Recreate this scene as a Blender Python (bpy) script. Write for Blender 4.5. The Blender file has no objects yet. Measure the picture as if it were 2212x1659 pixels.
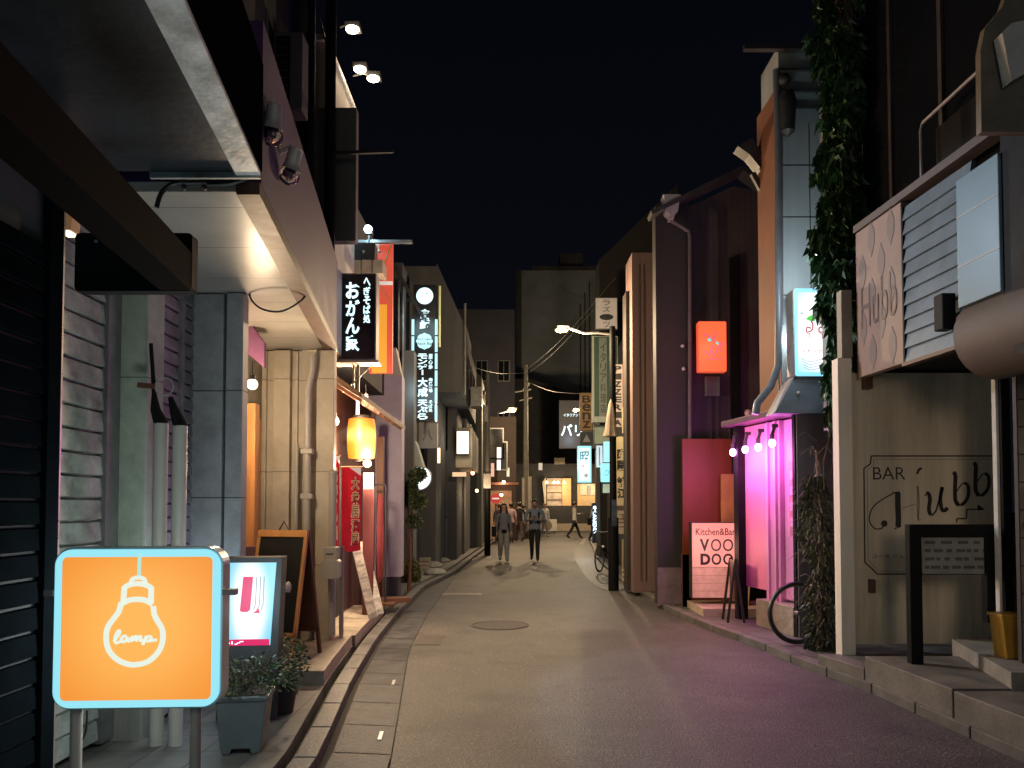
import bpy, bmesh, math, random
from mathutils import Vector, Matrix, noise
random.seed(7)
PI = math.pi; R = math.radians
sc = bpy.context.scene
col = sc.collection

# ------------------------------------------------------------------ camera
CAMZ = 1.5; FPX = 1650.0; CX = 1106.0; HOR = 1094.0; TH = R(2.0)
CY = HOR - FPX*math.tan(TH)
cam = bpy.data.objects.new("camera", bpy.data.cameras.new("camera")); col.objects.link(cam)
cam.location = (0, 0, CAMZ); cam.rotation_euler = (PI/2+TH, 0, 0)
cam.data.sensor_width = 36; cam.data.lens = 36*FPX/2212
cam.data.shift_y = (CY-829.5)/2212
cam.data.clip_start = .05; cam.data.clip_end = 500
sc.camera = cam

# ------------------------------------------------------------------ night sky
w = bpy.data.worlds.new("World"); sc.world = w; w.use_nodes = True
nt = w.node_tree; nt.nodes.clear()
wo = nt.nodes.new('ShaderNodeOutputWorld'); bg = nt.nodes.new('ShaderNodeBackground')
tc = nt.nodes.new('ShaderNodeTexCoord'); sx = nt.nodes.new('ShaderNodeSeparateXYZ'); cr = nt.nodes.new('ShaderNodeValToRGB')
cr.color_ramp.elements[0].color = (.0035, .0042, .0068, 1); cr.color_ramp.elements[1].color = (.0013, .0016, .0032, 1)
cr.color_ramp.elements[1].position = .6
nt.links.new(tc.outputs['Generated'], sx.inputs[0]); nt.links.new(sx.outputs[2], cr.inputs[0])
nt.links.new(cr.outputs[0], bg.inputs[0]); bg.inputs[1].default_value = 1.0
nt.links.new(bg.outputs[0], wo.inputs[0])
sc.view_settings.view_transform = 'Standard'; sc.view_settings.look = 'None'
sc.view_settings.exposure = 0.0; sc.view_settings.gamma = 1.0
sc.cycles.use_denoising = True
sc.cycles.max_bounces = 6; sc.cycles.diffuse_bounces = 3; sc.cycles.glossy_bounces = 3
sc.cycles.sample_clamp_indirect = 3.0
sc.cycles.caustics_reflective = False; sc.cycles.caustics_refractive = False

# ------------------------------------------------------------------ pixel -> place
def ray(px, py):
    a = (px-CX)/FPX; b = (CY-py)/FPX
    return Vector((a, math.cos(TH)-b*math.sin(TH), math.sin(TH)+b*math.cos(TH)))
def P(px, py, Y):
    d = ray(px, py); t = Y/d.y
    return Vector((d.x*t, Y, CAMZ+d.z*t))
def G(px, py, z=0.0):
    d = ray(px, py); t = (z-CAMZ)/d.z
    return Vector((d.x*t, d.y*t, z))
def rc(px0, px1, py0, py1, Y):
    a = P(px0, py1, Y); b = P(px1, py0, Y); c = P(px1, py1, Y)
    return a.x, c.x, a.z, b.z
class Fr:
    def __init__(s, p0, p1):
        s.o = Vector((p0[0], p0[1])); d = Vector((p1[0]-p0[0], p1[1]-p0[1])); s.L = d.length
        s.a = math.atan2(d.y, d.x); s.u = d.normalized(); s.n = Vector((-s.u.y, s.u.x))
    def W(s, px, py, d=0.0):
        r = ray(px, py); o = s.o+s.n*d
        t = s.n.dot(o)/s.n.dot(Vector((r.x, r.y)))
        p = Vector((r.x*t, r.y*t))
        return (p-s.o).dot(s.u), CAMZ+r.z*t

# ------------------------------------------------------------------ materials
_m = {}
def mat(name, c, rough=.7, metal=0., var=.25, ns=6., bump=.0, bs=60., emit=None, es=0., streak=False, spec=.5, speck=0., c2=None):
    if name in _m: return _m[name]
    m = bpy.data.materials.new(name); m.use_nodes = True; n = m.node_tree.nodes; L = m.node_tree.links
    b = n['Principled BSDF']; b.inputs['Roughness'].default_value = rough; b.inputs['Metallic'].default_value = metal
    b.inputs['Specular IOR Level'].default_value = spec
    if emit:
        b.inputs['Emission Color'].default_value = (*emit, 1); b.inputs['Emission Strength'].default_value = es
    t = n.new('ShaderNodeTexCoord'); mp = n.new('ShaderNodeMapping'); L.new(t.outputs['Object'], mp.inputs[0])
    if streak: mp.inputs['Scale'].default_value = (1, 1, .12)
    if var > 0:
        nz = n.new('ShaderNodeTexNoise'); nz.inputs['Scale'].default_value = ns; nz.inputs['Detail'].default_value = 6
        nz.inputs['Roughness'].default_value = .65; L.new(mp.outputs[0], nz.inputs['Vector'])
        r = n.new('ShaderNodeValToRGB'); r.color_ramp.elements[0].position = .32; r.color_ramp.elements[1].position = .68
        lo = c2 if c2 else tuple(x*(1-var) for x in c)
        r.color_ramp.elements[0].color = (*lo, 1)
        r.color_ramp.elements[1].color = (*[min(1, x*(1+var*.6)) for x in c], 1)
        L.new(nz.outputs['Fac'], r.inputs[0]); out = r.outputs[0]
        if speck > 0:
            v = n.new('ShaderNodeTexVoronoi'); v.inputs['Scale'].default_value = 55; L.new(t.outputs['Object'], v.inputs['Vector'])
            r2 = n.new('ShaderNodeValToRGB'); r2.color_ramp.elements[0].color = (1+speck, 1+speck, 1+speck, 1); r2.color_ramp.elements[1].color = (1-speck*.35,)*3+(1,)
            r2.color_ramp.elements[1].position = .35; L.new(v.outputs['Distance'], r2.inputs[0])
            mx = n.new('ShaderNodeMixRGB'); mx.blend_type = 'MULTIPLY'; mx.inputs[0].default_value = 1
            L.new(out, mx.inputs[1]); L.new(r2.outputs[0], mx.inputs[2]); out = mx.outputs[0]
        L.new(out, b.inputs['Base Color'])
        rr = n.new('ShaderNodeMapRange'); rr.inputs['To Min'].default_value = max(.05, rough-.12); rr.inputs['To Max'].default_value = min(1, rough+.12)
        L.new(nz.outputs['Fac'], rr.inputs[0]); L.new(rr.outputs[0], b.inputs['Roughness'])
    else: b.inputs['Base Color'].default_value = (*c, 1)
    if bump > 0:
        nb = n.new('ShaderNodeTexNoise'); nb.inputs['Scale'].default_value = bs; nb.inputs['Detail'].default_value = 4
        L.new(mp.outputs[0], nb.inputs['Vector']); bp = n.new('ShaderNodeBump'); bp.inputs['Strength'].default_value = bump
        bp.inputs['Distance'].default_value = .01; L.new(nb.outputs['Fac'], bp.inputs['Height']); L.new(bp.outputs[0], b.inputs['Normal'])
    _m[name] = m; return m
def islands(m, lo=.45, hi=1.7):
    n = m.node_tree.nodes; L = m.node_tree.links; b = n['Principled BSDF']; g = n.new('ShaderNodeNewGeometry'); mr = n.new('ShaderNodeMapRange')
    mr.inputs['To Min'].default_value = lo; mr.inputs['To Max'].default_value = hi; L.new(g.outputs['Random Per Island'], mr.inputs[0])
    x = n.new('ShaderNodeMixRGB'); x.blend_type = 'MULTIPLY'; x.inputs[0].default_value = 1; old = b.inputs['Base Color'].links[0].from_socket
    L.new(old, x.inputs[1]); L.new(mr.outputs[0], x.inputs[2]); L.new(x.outputs[0], b.inputs['Base Color']); return m
def glow(name, c, s=1.0, var=0., ns=3.0):
    """surface of something lit from inside"""
    if name in _m: return _m[name]
    m = bpy.data.materials.new(name); m.use_nodes = True; n = m.node_tree.nodes; L = m.node_tree.links
    b = n['Principled BSDF']; b.inputs['Base Color'].default_value = (*[x*.12 for x in c], 1); b.inputs['Roughness'].default_value = .35
    b.inputs['Emission Strength'].default_value = s
    b.inputs['Emission Color'].default_value = (*c, 1)
    if var:
        t = n.new('ShaderNodeTexCoord'); nz = n.new('ShaderNodeTexNoise'); nz.inputs['Scale'].default_value = ns
        r = n.new('ShaderNodeValToRGB'); r.color_ramp.elements[0].position = .3; r.color_ramp.elements[1].position = .7
        r.color_ramp.elements[0].color = (*[x*(1-var) for x in c], 1); r.color_ramp.elements[1].color = (*c, 1)
        L.new(t.outputs['Object'], nz.inputs['Vector']); L.new(nz.outputs['Fac'], r.inputs[0]); L.new(r.outputs[0], b.inputs['Emission Color'])
    _m[name] = m; return m
def backlit(name, ctr, edge, s=1.0, sx=1.0, sz=1.0, power=1.6):
    """lit sign face whose tubes sit in its middle: brighter centre (object coords centred on the panel)"""
    m = bpy.data.materials.new(name); m.use_nodes = True; n = m.node_tree.nodes; L = m.node_tree.links
    b = n['Principled BSDF']; b.inputs['Base Color'].default_value = (*[x*.08 for x in ctr], 1); b.inputs['Roughness'].default_value = .3
    t = n.new('ShaderNodeTexCoord'); mp = n.new('ShaderNodeMapping'); mp.inputs['Scale'].default_value = (1/sx, 0, 1/sz)
    g = n.new('ShaderNodeTexGradient'); g.gradient_type = 'SPHERICAL'
    r = n.new('ShaderNodeValToRGB'); r.color_ramp.elements[0].color = (*edge, 1); r.color_ramp.elements[1].color = (*ctr, 1)
    r.color_ramp.elements[1].position = 1/power; r.color_ramp.interpolation = 'EASE'
    L.new(t.outputs['Object'], mp.inputs[0]); L.new(mp.outputs[0], g.inputs[0]); L.new(g.outputs[0], r.inputs[0])
    L.new(r.outputs[0], b.inputs['Emission Color']); b.inputs['Emission Strength'].default_value = s
    return m
def glass(name, c=(1, 1, 1), rough=.05):
    if name in _m: return _m[name]
    m = bpy.data.materials.new(name); m.use_nodes = True; b = m.node_tree.nodes['Principled BSDF']
    b.inputs['Base Color'].default_value = (*c, 1); b.inputs['Transmission Weight'].default_value = 1; b.inputs['Roughness'].default_value = rough
    b.inputs['IOR'].default_value = 1.35
    _m[name] = m; return m
def plankmat(name, c, line, axis=2, step=.1, gap=.06, rough=.6, var=.3, bump=.6, off=0., alt=None, astep=None, ns=5.0):
    """boards, tiles or corrugation: lines every step metres along axis (and a second axis if alt)"""
    if name in _m: return _m[name]
    m = mat(name, c, rough, var=var, ns=ns); n = m.node_tree.nodes; L = m.node_tree.links; b = n['Principled BSDF']
    t = n.new('ShaderNodeTexCoord'); s = n.new('ShaderNodeSeparateXYZ'); L.new(t.outputs['Object'], s.inputs[0])
    def lines(ax, st):
        a = n.new('ShaderNodeMath'); a.operation = 'DIVIDE'; a.inputs[1].default_value = st; L.new(s.outputs[ax], a.inputs[0])
        f = n.new('ShaderNodeMath'); f.operation = 'FRACT'; L.new(a.outputs[0], f.inputs[0])
        l = n.new('ShaderNodeMath'); l.operation = 'LESS_THAN'; l.inputs[1].default_value = gap*step/st if ax != axis else gap; L.new(f.outputs[0], l.inputs[0])
        return l.outputs[0]
    o = lines(axis, step)
    if alt is not None:
        o2 = lines(alt, astep); mx = n.new('ShaderNodeMath'); mx.operation = 'MAXIMUM'; L.new(o, mx.inputs[0]); L.new(o2, mx.inputs[1]); o = mx.outputs[0]
    old = b.inputs['Base Color'].links[0].from_socket if b.inputs['Base Color'].links else None
    mr = n.new('ShaderNodeMixRGB'); L.new(o, mr.inputs[0])
    if old: L.new(old, mr.inputs[1])
    else: mr.inputs[1].default_value = (*c, 1)
    mr.inputs[2].default_value = (*line, 1); L.new(mr.outputs[0], b.inputs['Base Color'])
    inv = n.new('ShaderNodeMath'); inv.operation = 'SUBTRACT'; inv.inputs[0].default_value = 1; L.new(o, inv.inputs[1])
    bp = n.new('ShaderNodeBump'); bp.inputs['Strength'].default_value = bump; bp.inputs['Distance'].default_value = .008
    L.new(inv.outputs[0], bp.inputs['Height']); L.new(bp.outputs[0], b.inputs['Normal'])
    return m

# ------------------------------------------------------------------ mesh helpers
class MB:
    def __init__(s): s.v = []; s.f = []
    def add(s, vs, fs):
        k = len(s.v); s.v += [tuple(v) for v in vs]; s.f += [tuple(k+i for i in f) for f in fs]; return s
    def box(s, x0, x1, y0, y1, z0, z1, rz=0, c=None):
        x0, x1 = min(x0, x1), max(x0, x1); y0, y1 = min(y0, y1), max(y0, y1); z0, z1 = min(z0, z1), max(z0, z1)
        vs = [(x, y, z) for z in (z0, z1) for y in (y0, y1) for x in (x0, x1)]
        if rz:
            c = c or ((x0+x1)/2, (y0+y1)/2)
            vs = [(c[0]+(x-c[0])*math.cos(rz)-(y-c[1])*math.sin(rz), c[1]+(x-c[0])*math.sin(rz)+(y-c[1])*math.cos(rz), z) for x, y, z in vs]
        return s.add(vs, [(0, 2, 3, 1), (4, 5, 7, 6), (0, 1, 5, 4), (1, 3, 7, 5), (3, 2, 6, 7), (2, 0, 4, 6)])
    def bar(s, a, b, w, h, up=(0, 0, 1)):
        a = Vector(a); b = Vector(b); d = (b-a).normalized(); u = Vector(up)
        if abs(d.dot(u)) > .98: u = Vector((0, 1, 0))
        x = d.cross(u).normalized()*w/2; y = x.cross(d).normalized()*h/2
        vs = [p+i*x+j*y for p in (a, b) for i, j in ((-1, -1), (1, -1), (1, 1), (-1, 1))]
        return s.add(vs, [(3, 2, 1, 0), (4, 5, 6, 7)]+[(i, (i+1) % 4, (i+1) % 4+4, i+4) for i in range(4)])
    def tube(s, pts, r, n=8, cap=True):
        pts = [Vector(p) for p in pts]; rs = r if isinstance(r, (list, tuple)) else [r]*len(pts)
        k0 = len(s.v); px = None
        for i, p in enumerate(pts):
            d = (pts[min(i+1, len(pts)-1)]-pts[max(i-1, 0)]).normalized()
            if px is None:
                u = Vector((0, 0, 1)) if abs(d.z) < .9 else Vector((0, 1, 0)); px = d.cross(u).normalized()
            else: px = (px-d*px.dot(d)).normalized()
            q = d.cross(px)
            for j in range(n):
                a = 2*PI*j/n; s.v.append(tuple(p+(px*math.cos(a)+q*math.sin(a))*rs[i]))
        for i in range(len(pts)-1):
            for j in range(n):
                a = k0+i*n+j; b = k0+i*n+(j+1) % n; s.f.append((a, a+n, b+n, b))
        if cap:
            s.f.append(tuple(k0+j for j in range(n))); k = k0+(len(pts)-1)*n; s.f.append(tuple(k+n-1-j for j in range(n)))
        return s
    def lathe(s, prof, c=(0, 0, 0), n=16, ax='z', sq=1.0, fn=None):
        k0 = len(s.v)
        for i, (r, h) in enumerate(prof):
            for j in range(n):
                a = 2*PI*j/n; rr = r*(fn(a, h) if fn else 1); x, y = rr*math.cos(a), rr*math.sin(a)*sq
                v = (x, y, h) if ax == 'z' else ((x, -h, y) if ax == 'y' else (h, x, y))
                s.v.append((v[0]+c[0], v[1]+c[1], v[2]+c[2]))
        for i in range(len(prof)-1):
            for j in range(n):
                a = k0+i*n+j; b = k0+i*n+(j+1) % n; s.f.append((a, b, b+n, a+n))
        s.f.append(tuple(k0+n-1-j for j in range(n))); k = k0+(len(prof)-1)*n; s.f.append(tuple(k+j for j in range(n)))
        return s
    def ball(s, c, r, n=14, m=9, sc_=(1, 1, 1)):
        pr = [(max(1e-4, math.sin(PI*i/m))*r, -math.cos(PI*i/m)*r) for i in range(m+1)]
        k = len(s.v); s.lathe(pr, (0, 0, 0), n)
        for i in range(k, len(s.v)):
            x, y, z = s.v[i]; s.v[i] = (x*sc_[0]+c[0], y*sc_[1]+c[1], z*sc_[2]+c[2])
        return s
    def prism(s, poly, y0, y1):
        """outline in x,z pushed from y0 (front) to y1"""
        n = len(poly); vs = [(x, y0, z) for x, z in poly]+[(x, y1, z) for x, z in poly]
        return s.add(vs, [tuple(range(n)), tuple(range(2*n-1, n-1, -1))]+[(i, i+n, (i+1) % n+n, (i+1) % n) for i in range(n)])
    def slab(s, poly, z0, z1):
        n = len(poly); vs = [(x, y, z0) for x, y in poly]+[(x, y, z1) for x, y in poly]
        return s.add(vs, [tuple(range(n-1, -1, -1)), tuple(range(n, 2*n))]+[(i, (i+1) % n, (i+1) % n+n, i+n) for i in range(n)])
    def ring(s, R_, r, c=(0, 0, 0), n=36, m=8, ax='y'):
        pts = []
        k0 = len(s.v)
        for i in range(n):
            a = 2*PI*i/n
            for j in range(m):
                b = 2*PI*j/m; rr = R_+r*math.cos(b); h = r*math.sin(b)
                x, y = rr*math.cos(a), rr*math.sin(a)
                v = (x, h, y) if ax == 'y' else ((x, y, h) if ax == 'z' else (h, x, y))
                s.v.append((v[0]+c[0], v[1]+c[1], v[2]+c[2]))
        for i in range(n):
            for j in range(m):
                a = k0+i*m+j; b = k0+i*m+(j+1) % m; a2 = k0+((i+1) % n)*m+j; b2 = k0+((i+1) % n)*m+(j+1) % m
                s.f.append((a, b, b2, a2))
        return s
    def build(s, name, m=None, parent=None, loc=None, smooth=False, bevel=0., rot=None):
        me = bpy.data.meshes.new(name); me.from_pydata(s.v, [], s.f); me.validate()
        bm = bmesh.new(); bm.from_mesh(me); bmesh.ops.recalc_face_normals(bm, faces=bm.faces)
        if bevel > 0:
            bmesh.ops.bevel(bm, geom=[e for e in bm.edges if len(e.link_faces) == 2 and e.calc_face_angle(0) > .6], offset=bevel, segments=2, affect='EDGES', profile=.6, clamp_overlap=True)
        bm.to_mesh(me); bm.free()
        if m: me.materials.append(m)
        if smooth:
            me.polygons.foreach_set('use_smooth', [True]*len(me.polygons))
            try: me.set_sharp_from_angle(angle=R(35))
            except Exception: pass
        o = bpy.data.objects.new(name, me); col.objects.link(o)
        if parent: o.parent = parent
        if loc: o.location = loc
        if rot: o.rotation_euler = rot
        return o
def tag(o, label=None, cat=None, group=None, kind=None):
    if label: o['label'] = label
    if cat: o['category'] = cat
    if group: o['group'] = group
    if kind: o['kind'] = kind
    return o
def thing(name, label, cat, loc=(0, 0, 0), rz=0, group=None):
    o = bpy.data.objects.new(name, None); col.objects.link(o); o.empty_display_size = .1
    o.location = loc; o.rotation_euler = (0, 0, rz); return tag(o, label, cat, group)
def frthing(name, label, cat, fr, z=0, group=None):
    return thing(name, label, cat, (fr.o.x, fr.o.y, z), fr.a, group)
def struct(o): o['kind'] = 'structure'; return o
def copy_tree(o, parent=None):
    c = o.copy(); col.objects.link(c); c.parent = parent
    for ch in list(o.children): copy_tree(ch, c)
    return c
def lamp(parent, loc, power, c, r=.05, spot=None, rot=None, blend=.5):
    l = bpy.data.lights.new('light', 'SPOT' if spot else 'POINT'); l.energy = power; l.color = c; l.shadow_soft_size = r
    if spot: l.spot_size = R(spot); l.spot_blend = blend
    o = bpy.data.objects.new('light', l); col.objects.link(o); o.parent = parent; o.location = loc
    if rot: o.rotation_euler = rot
    return o

# ------------------------------------------------------------------ lettering
def _glyphs(s, bold, depth, shear):
    cu = bpy.data.curves.new('t', 'FONT'); cu.body = s; cu.size = 1; cu.extrude = 0; cu.offset = bold; cu.shear = shear
    cu.resolution_u = 3
    o = bpy.data.objects.new('t', cu); col.objects.link(o); bpy.context.view_layer.update()
    dg = bpy.context.evaluated_depsgraph_get(); me = bpy.data.meshes.new_from_object(o.evaluated_get(dg))
    vs = [tuple(v.co) for v in me.vertices]; fs = [tuple(p.vertices) for p in me.polygons]
    bpy.data.objects.remove(o); bpy.data.curves.remove(cu); bpy.data.meshes.remove(me)
    return vs, fs
def text(s, box, m, parent, y=-.004, bold=.0, vertical=False, shear=0., name='lettering', rise=0., thick=.0015, gap=.08, keep=False):
    """writes s inside box (x0,x1,z0,z1), reading from the -y side; a thin slab of lettering"""
    x0, x1, z0, z1 = box; mb = MB(); runs = []
    if vertical:
        h = (z1-z0)/len(s)
        for i, ch in enumerate(s):
            if ch == ' ': continue
            if ch in 'ー': runs.append((ch, (x0+(x1-x0)*.42, x1-(x1-x0)*.42, z1-(i+1)*h+h*gap, z1-i*h-h*gap)))
            else: runs.append((ch, (x0, x1, z1-(i+1)*h+h*gap, z1-i*h-h*gap)))
    else: runs.append((s, box))
    for ch, (a, b, c, d) in runs:
        vs, fs = _glyphs('|' if ch == 'ー' else ch, bold, 0, shear)
        if not vs: continue
        mx0 = min(v[0] for v in vs); mx1 = max(v[0] for v in vs); my0 = min(v[1] for v in vs); my1 = max(v[1] for v in vs)
        sxx = (b-a)/max(1e-5, mx1-mx0); szz = (d-c)/max(1e-5, my1-my0)
        if keep: sxx = szz = min(sxx, szz)
        ca = (a+b)/2; cc = (c+d)/2
        n = len(vs); pts = []
        for v in vs:
            X = ca+(v[0]-(mx0+mx1)/2)*sxx; Z = cc+(v[1]-(my0+my1)/2)*szz
            Z += rise*(X-a); pts.append((X, Z))
        mb.add([(X, y, Z) for X, Z in pts], fs)
    me = bpy.data.meshes.new(name); me.from_pydata(mb.v, [], mb.f)
    bm = bmesh.new(); bm.from_mesh(me)
    r = bmesh.ops.extrude_face_region(bm, geom=bm.faces[:]); 
    for g in r['geom']:
        if isinstance(g, bmesh.types.BMVert): g.co.y -= thick
    bmesh.ops.recalc_face_normals(bm, faces=bm.faces); bm.to_mesh(me); bm.free()
    me.materials.append(m); o = bpy.data.objects.new(name, me); col.objects.link(o); o.parent = parent
    return o
def ribbon(mb, pts, wd, y=-.004, th=.002):
    """flat painted stroke through x,z points"""
    pts = [Vector((p[0], p[1])) for p in pts]; L_, R_ = [], []
    ws = wd if isinstance(wd, list) else [wd]*len(pts)
    for i, p in enumerate(pts):
        d = (pts[min(i+1, len(pts)-1)]-pts[max(i-1, 0)]); d = d.normalized() if d.length > 0 else Vector((1, 0))
        n = Vector((-d.y, d.x))*ws[i]/2; L_.append(p+n); R_.append(p-n)
    for i in range(len(pts)-1):
        q = [L_[i], L_[i+1], R_[i+1], R_[i]]
        mb.add([(a.x, y, a.y) for a in q]+[(a.x, y-th, a.y) for a in q], [(0, 1, 2, 3), (7, 6, 5, 4), (0, 4, 5, 1), (2, 6, 7, 3)])
    return mb
def smooth_pts(pts, n=6, closed=False):
    out = []; N = len(pts)
    for i in range(N if closed else N-1):
        g = lambda k: Vector(pts[k % N] if closed else pts[max(0, min(N-1, k))])
        p0, p1, p2, p3 = g(i-1), g(i), g(i+1), g(i+2)
        for k in range(n):
            t = k/n; out.append(.5*((2*p1)+(p2-p0)*t+(2*p0-5*p1+4*p2-p3)*t*t+(3*p1-p0-3*p2+p3)*t**3))
    out.append(Vector(pts[0] if closed else pts[-1])); return out
def rrect(x0, x1, z0, z1, r, n=5):
    o = []
    for cx, cz, a0 in ((x1-r, z0+r, -90), (x1-r, z1-r, 0), (x0+r, z1-r, 90), (x0+r, z0+r, 180)):
        for i in range(n+1):
            a = R(a0+90*i/n); o.append((cx+r*math.cos(a), cz+r*math.sin(a)))
    return o
def signbox(name, label, cat, px, Y, depth, case, face, border=.02, rz=0, group=None, rad=0, Z=None, sink=0):
    """box sign facing the lens side; origin at its bottom middle. px=(l,r,top,bottom)"""
    x0, x1, z0, z1 = rc(px[0], px[1], px[2], px[3], Y); cxm = (x0+x1)/2; hw = (x1-x0)/2; h = z1-z0
    t = thing(name, label, cat, (cxm, Y, z0), rz, group)
    b = MB()
    if rad: b.prism(rrect(-hw, hw, 0, h, rad), 0, depth)
    else: b.box(-hw, hw, 0, depth, 0, h)
    b.build('case', case, t, bevel=0 if rad else .004)
    f = MB(); w2 = hw-border; h2 = h/2-border
    r2 = max(.004, rad-border) if rad else 0
    if r2: f.prism(rrect(-w2, w2, -h2, h2, r2), -.006-sink*0, 0.001)
    else: f.box(-w2, w2, -.006, .001, -h2, h2)
    f.build('face_panel', face, t, loc=(0, 0, h/2))
    return t, hw, h
# ------------------------------------------------------------------ materials used often
M_asph = mat('asphalt', (.088, .08, .073), .6, var=.38, ns=1.3, bump=1.0, bs=75, speck=.9)
_n = M_asph.node_tree.nodes; _L = M_asph.node_tree.links; _b = _n['Principled BSDF']; _old = _b.inputs['Base Color'].links[0].from_socket
_tc = _n.new('ShaderNodeTexCoord'); _g = _n.new('ShaderNodeTexNoise'); _g.inputs['Scale'].default_value = 38; _g.inputs['Detail'].default_value = 8; _g.inputs['Roughness'].default_value = .8
_L.new(_tc.outputs['Object'], _g.inputs['Vector']); _r = _n.new('ShaderNodeValToRGB'); _r.color_ramp.elements[0].position = .38; _r.color_ramp.elements[0].color = (.3, .3, .3, 1); _r.color_ramp.elements[1].position = .66; _r.color_ramp.elements[1].color = (1.6, 1.6, 1.6, 1)
_L.new(_g.outputs['Fac'], _r.inputs[0]); _x = _n.new('ShaderNodeMixRGB'); _x.blend_type = 'MULTIPLY'; _x.inputs[0].default_value = 1; _L.new(_old, _x.inputs[1]); _L.new(_r.outputs[0], _x.inputs[2]); 
def _mul(prev, fac_out, stops):
    r = _n.new('ShaderNodeValToRGB'); r.color_ramp.elements[0].position = stops[0][0]; r.color_ramp.elements[0].color = (stops[0][1],)*3+(1,); r.color_ramp.elements[1].position = stops[1][0]; r.color_ramp.elements[1].color = (stops[1][1],)*3+(1,)
    _L.new(fac_out, r.inputs[0]); x = _n.new('ShaderNodeMixRGB'); x.blend_type = 'MULTIPLY'; x.inputs[0].default_value = 1; _L.new(prev, x.inputs[1]); _L.new(r.outputs[0], x.inputs[2]); return x.outputs[0]
_q = _n.new('ShaderNodeTexNoise'); _q.inputs['Scale'].default_value = .45; _q.inputs['Detail'].default_value = 5; _q.inputs['Distortion'].default_value = .8; _L.new(_tc.outputs['Object'], _q.inputs['Vector'])
_s = _n.new('ShaderNodeTexNoise'); _s.inputs['Scale'].default_value = 70; _s.inputs['Detail'].default_value = 3; _L.new(_tc.outputs['Object'], _s.inputs['Vector'])
_o = _mul(_x.outputs[0], _s.outputs['Fac'], ((.57, 1.0), (.72, 4.5)))
_o = _mul(_o, _q.outputs['Fac'], ((.38, .62), (.6, 1.15)))
_q2 = _n.new('ShaderNodeTexNoise'); _q2.inputs['Scale'].default_value = 3.2; _q2.inputs['Detail'].default_value = 7; _L.new(_tc.outputs['Object'], _q2.inputs['Vector'])
_o = _mul(_o, _q2.outputs['Fac'], ((.3, .6), (.48, 1.0)))
_vm = _n.new('ShaderNodeMixRGB'); _vm.inputs[0].default_value = .12; _L.new(_tc.outputs['Object'], _vm.inputs[1]); _L.new(_q2.outputs['Color'], _vm.inputs[2])
_v = _n.new('ShaderNodeTexVoronoi'); _v.feature = 'DISTANCE_TO_EDGE'; _v.inputs['Scale'].default_value = .42; _L.new(_vm.outputs[0], _v.inputs['Vector'])
_o = _mul(_o, _v.outputs['Distance'], ((.0, .7), (.004, 1.0)))
_L.new(_o, _b.inputs['Base Color'])
M_slab = mat('gutter_concrete', (.075, .077, .082), .5, var=.55, ns=5, bump=.6, bs=70, speck=.3, spec=.12)
M_kerb = mat('kerb_concrete', (.09, .088, .085), .55, var=.4, ns=4, bump=.5, bs=60)
M_pave = plankmat('pavement_tiles', (.14, .13, .12), (.04, .038, .035), axis=1, step=.3, gap=.03, alt=0, astep=.3, var=.45, rough=.6, ns=3)
M_step = plankmat('cream_step_tiles', (.42, .37, .3), (.1, .085, .07), axis=1, step=.2, gap=.04, alt=0, astep=.4, var=.4, rough=.5, ns=3)
M_conc = mat('old_concrete', (.26, .25, .23), .75, var=.4, ns=3, bump=.4, bs=40, streak=True)
M_cream = plankmat('cream_wall_tile', (.5, .44, .35), (.2, .17, .13), axis=2, step=.92, gap=.008, var=.22, rough=.55, ns=3)
M_blue = plankmat('grey_pillar_tile', (.36, .37, .38), (.05, .05, .05), axis=2, step=.78, gap=.01, var=.22, rough=.5, ns=8)
M_green = plankmat('pale_green_pillar', (.42, .48, .40), (.1, .12, .1), axis=2, step=1.15, gap=.005, var=.25, rough=.45, ns=7)
M_black = mat('black_paint', (.009, .009, .010), .6, var=.3, ns=8, spec=.12)
M_dark = mat('dark_metal', (.035, .035, .038), .5, var=.35, ns=7)
M_iron = mat('grey_metal', (.22, .22, .22), .45, metal=.5, var=.3, ns=6)
M_wht = mat('white_paint', (.62, .6, .56), .5, var=.2, ns=6)
M_pipe = mat('pale_pipe', (.42, .4, .36), .45, var=.2, ns=4, streak=True)
M_cable = mat('black_cable', (.01, .01, .01), .5, var=0)
M_darkwall = mat('dark_render', (.045, .045, .05), .8, var=.4, ns=2, bump=.3, bs=30)
M_greywall = mat('grey_render', (.13, .13, .13), .8, var=.35, ns=1.6, bump=.3, bs=30, streak=True)
M_wood = mat('warm_wood', (.7, .34, .12), .5, var=.45, ns=5, streak=True, bump=.2, bs=40)
M_brown = mat('brown_wood', (.13, .055, .03), .55, var=.4, ns=5, streak=True, bump=.2, bs=40)
M_glassd = mat('dark_window_glass', (.01, .011, .014), .12, var=0, spec=.8)
M_warmbulb = glow('warm_bulb_glass', (1.0, .72, .42), 5)
M_whtglow = glow('cool_sign_letters', (.66, .93, 1.0), 1.6)
M_cyan = glow('cyan_tube_glow', (.5, .93, 1.0), 1.1)
M_socket = mat('bulb_socket', (.03, .03, .03), .4, var=0)

# ------------------------------------------------------------------ ground
bs = MB().box(-120, 120, -60, 220, -.6, -.03); struct(bs.build('ground', mat('ground_dark', (.05, .05, .048), .85, var=.3, ns=.5)))
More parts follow.
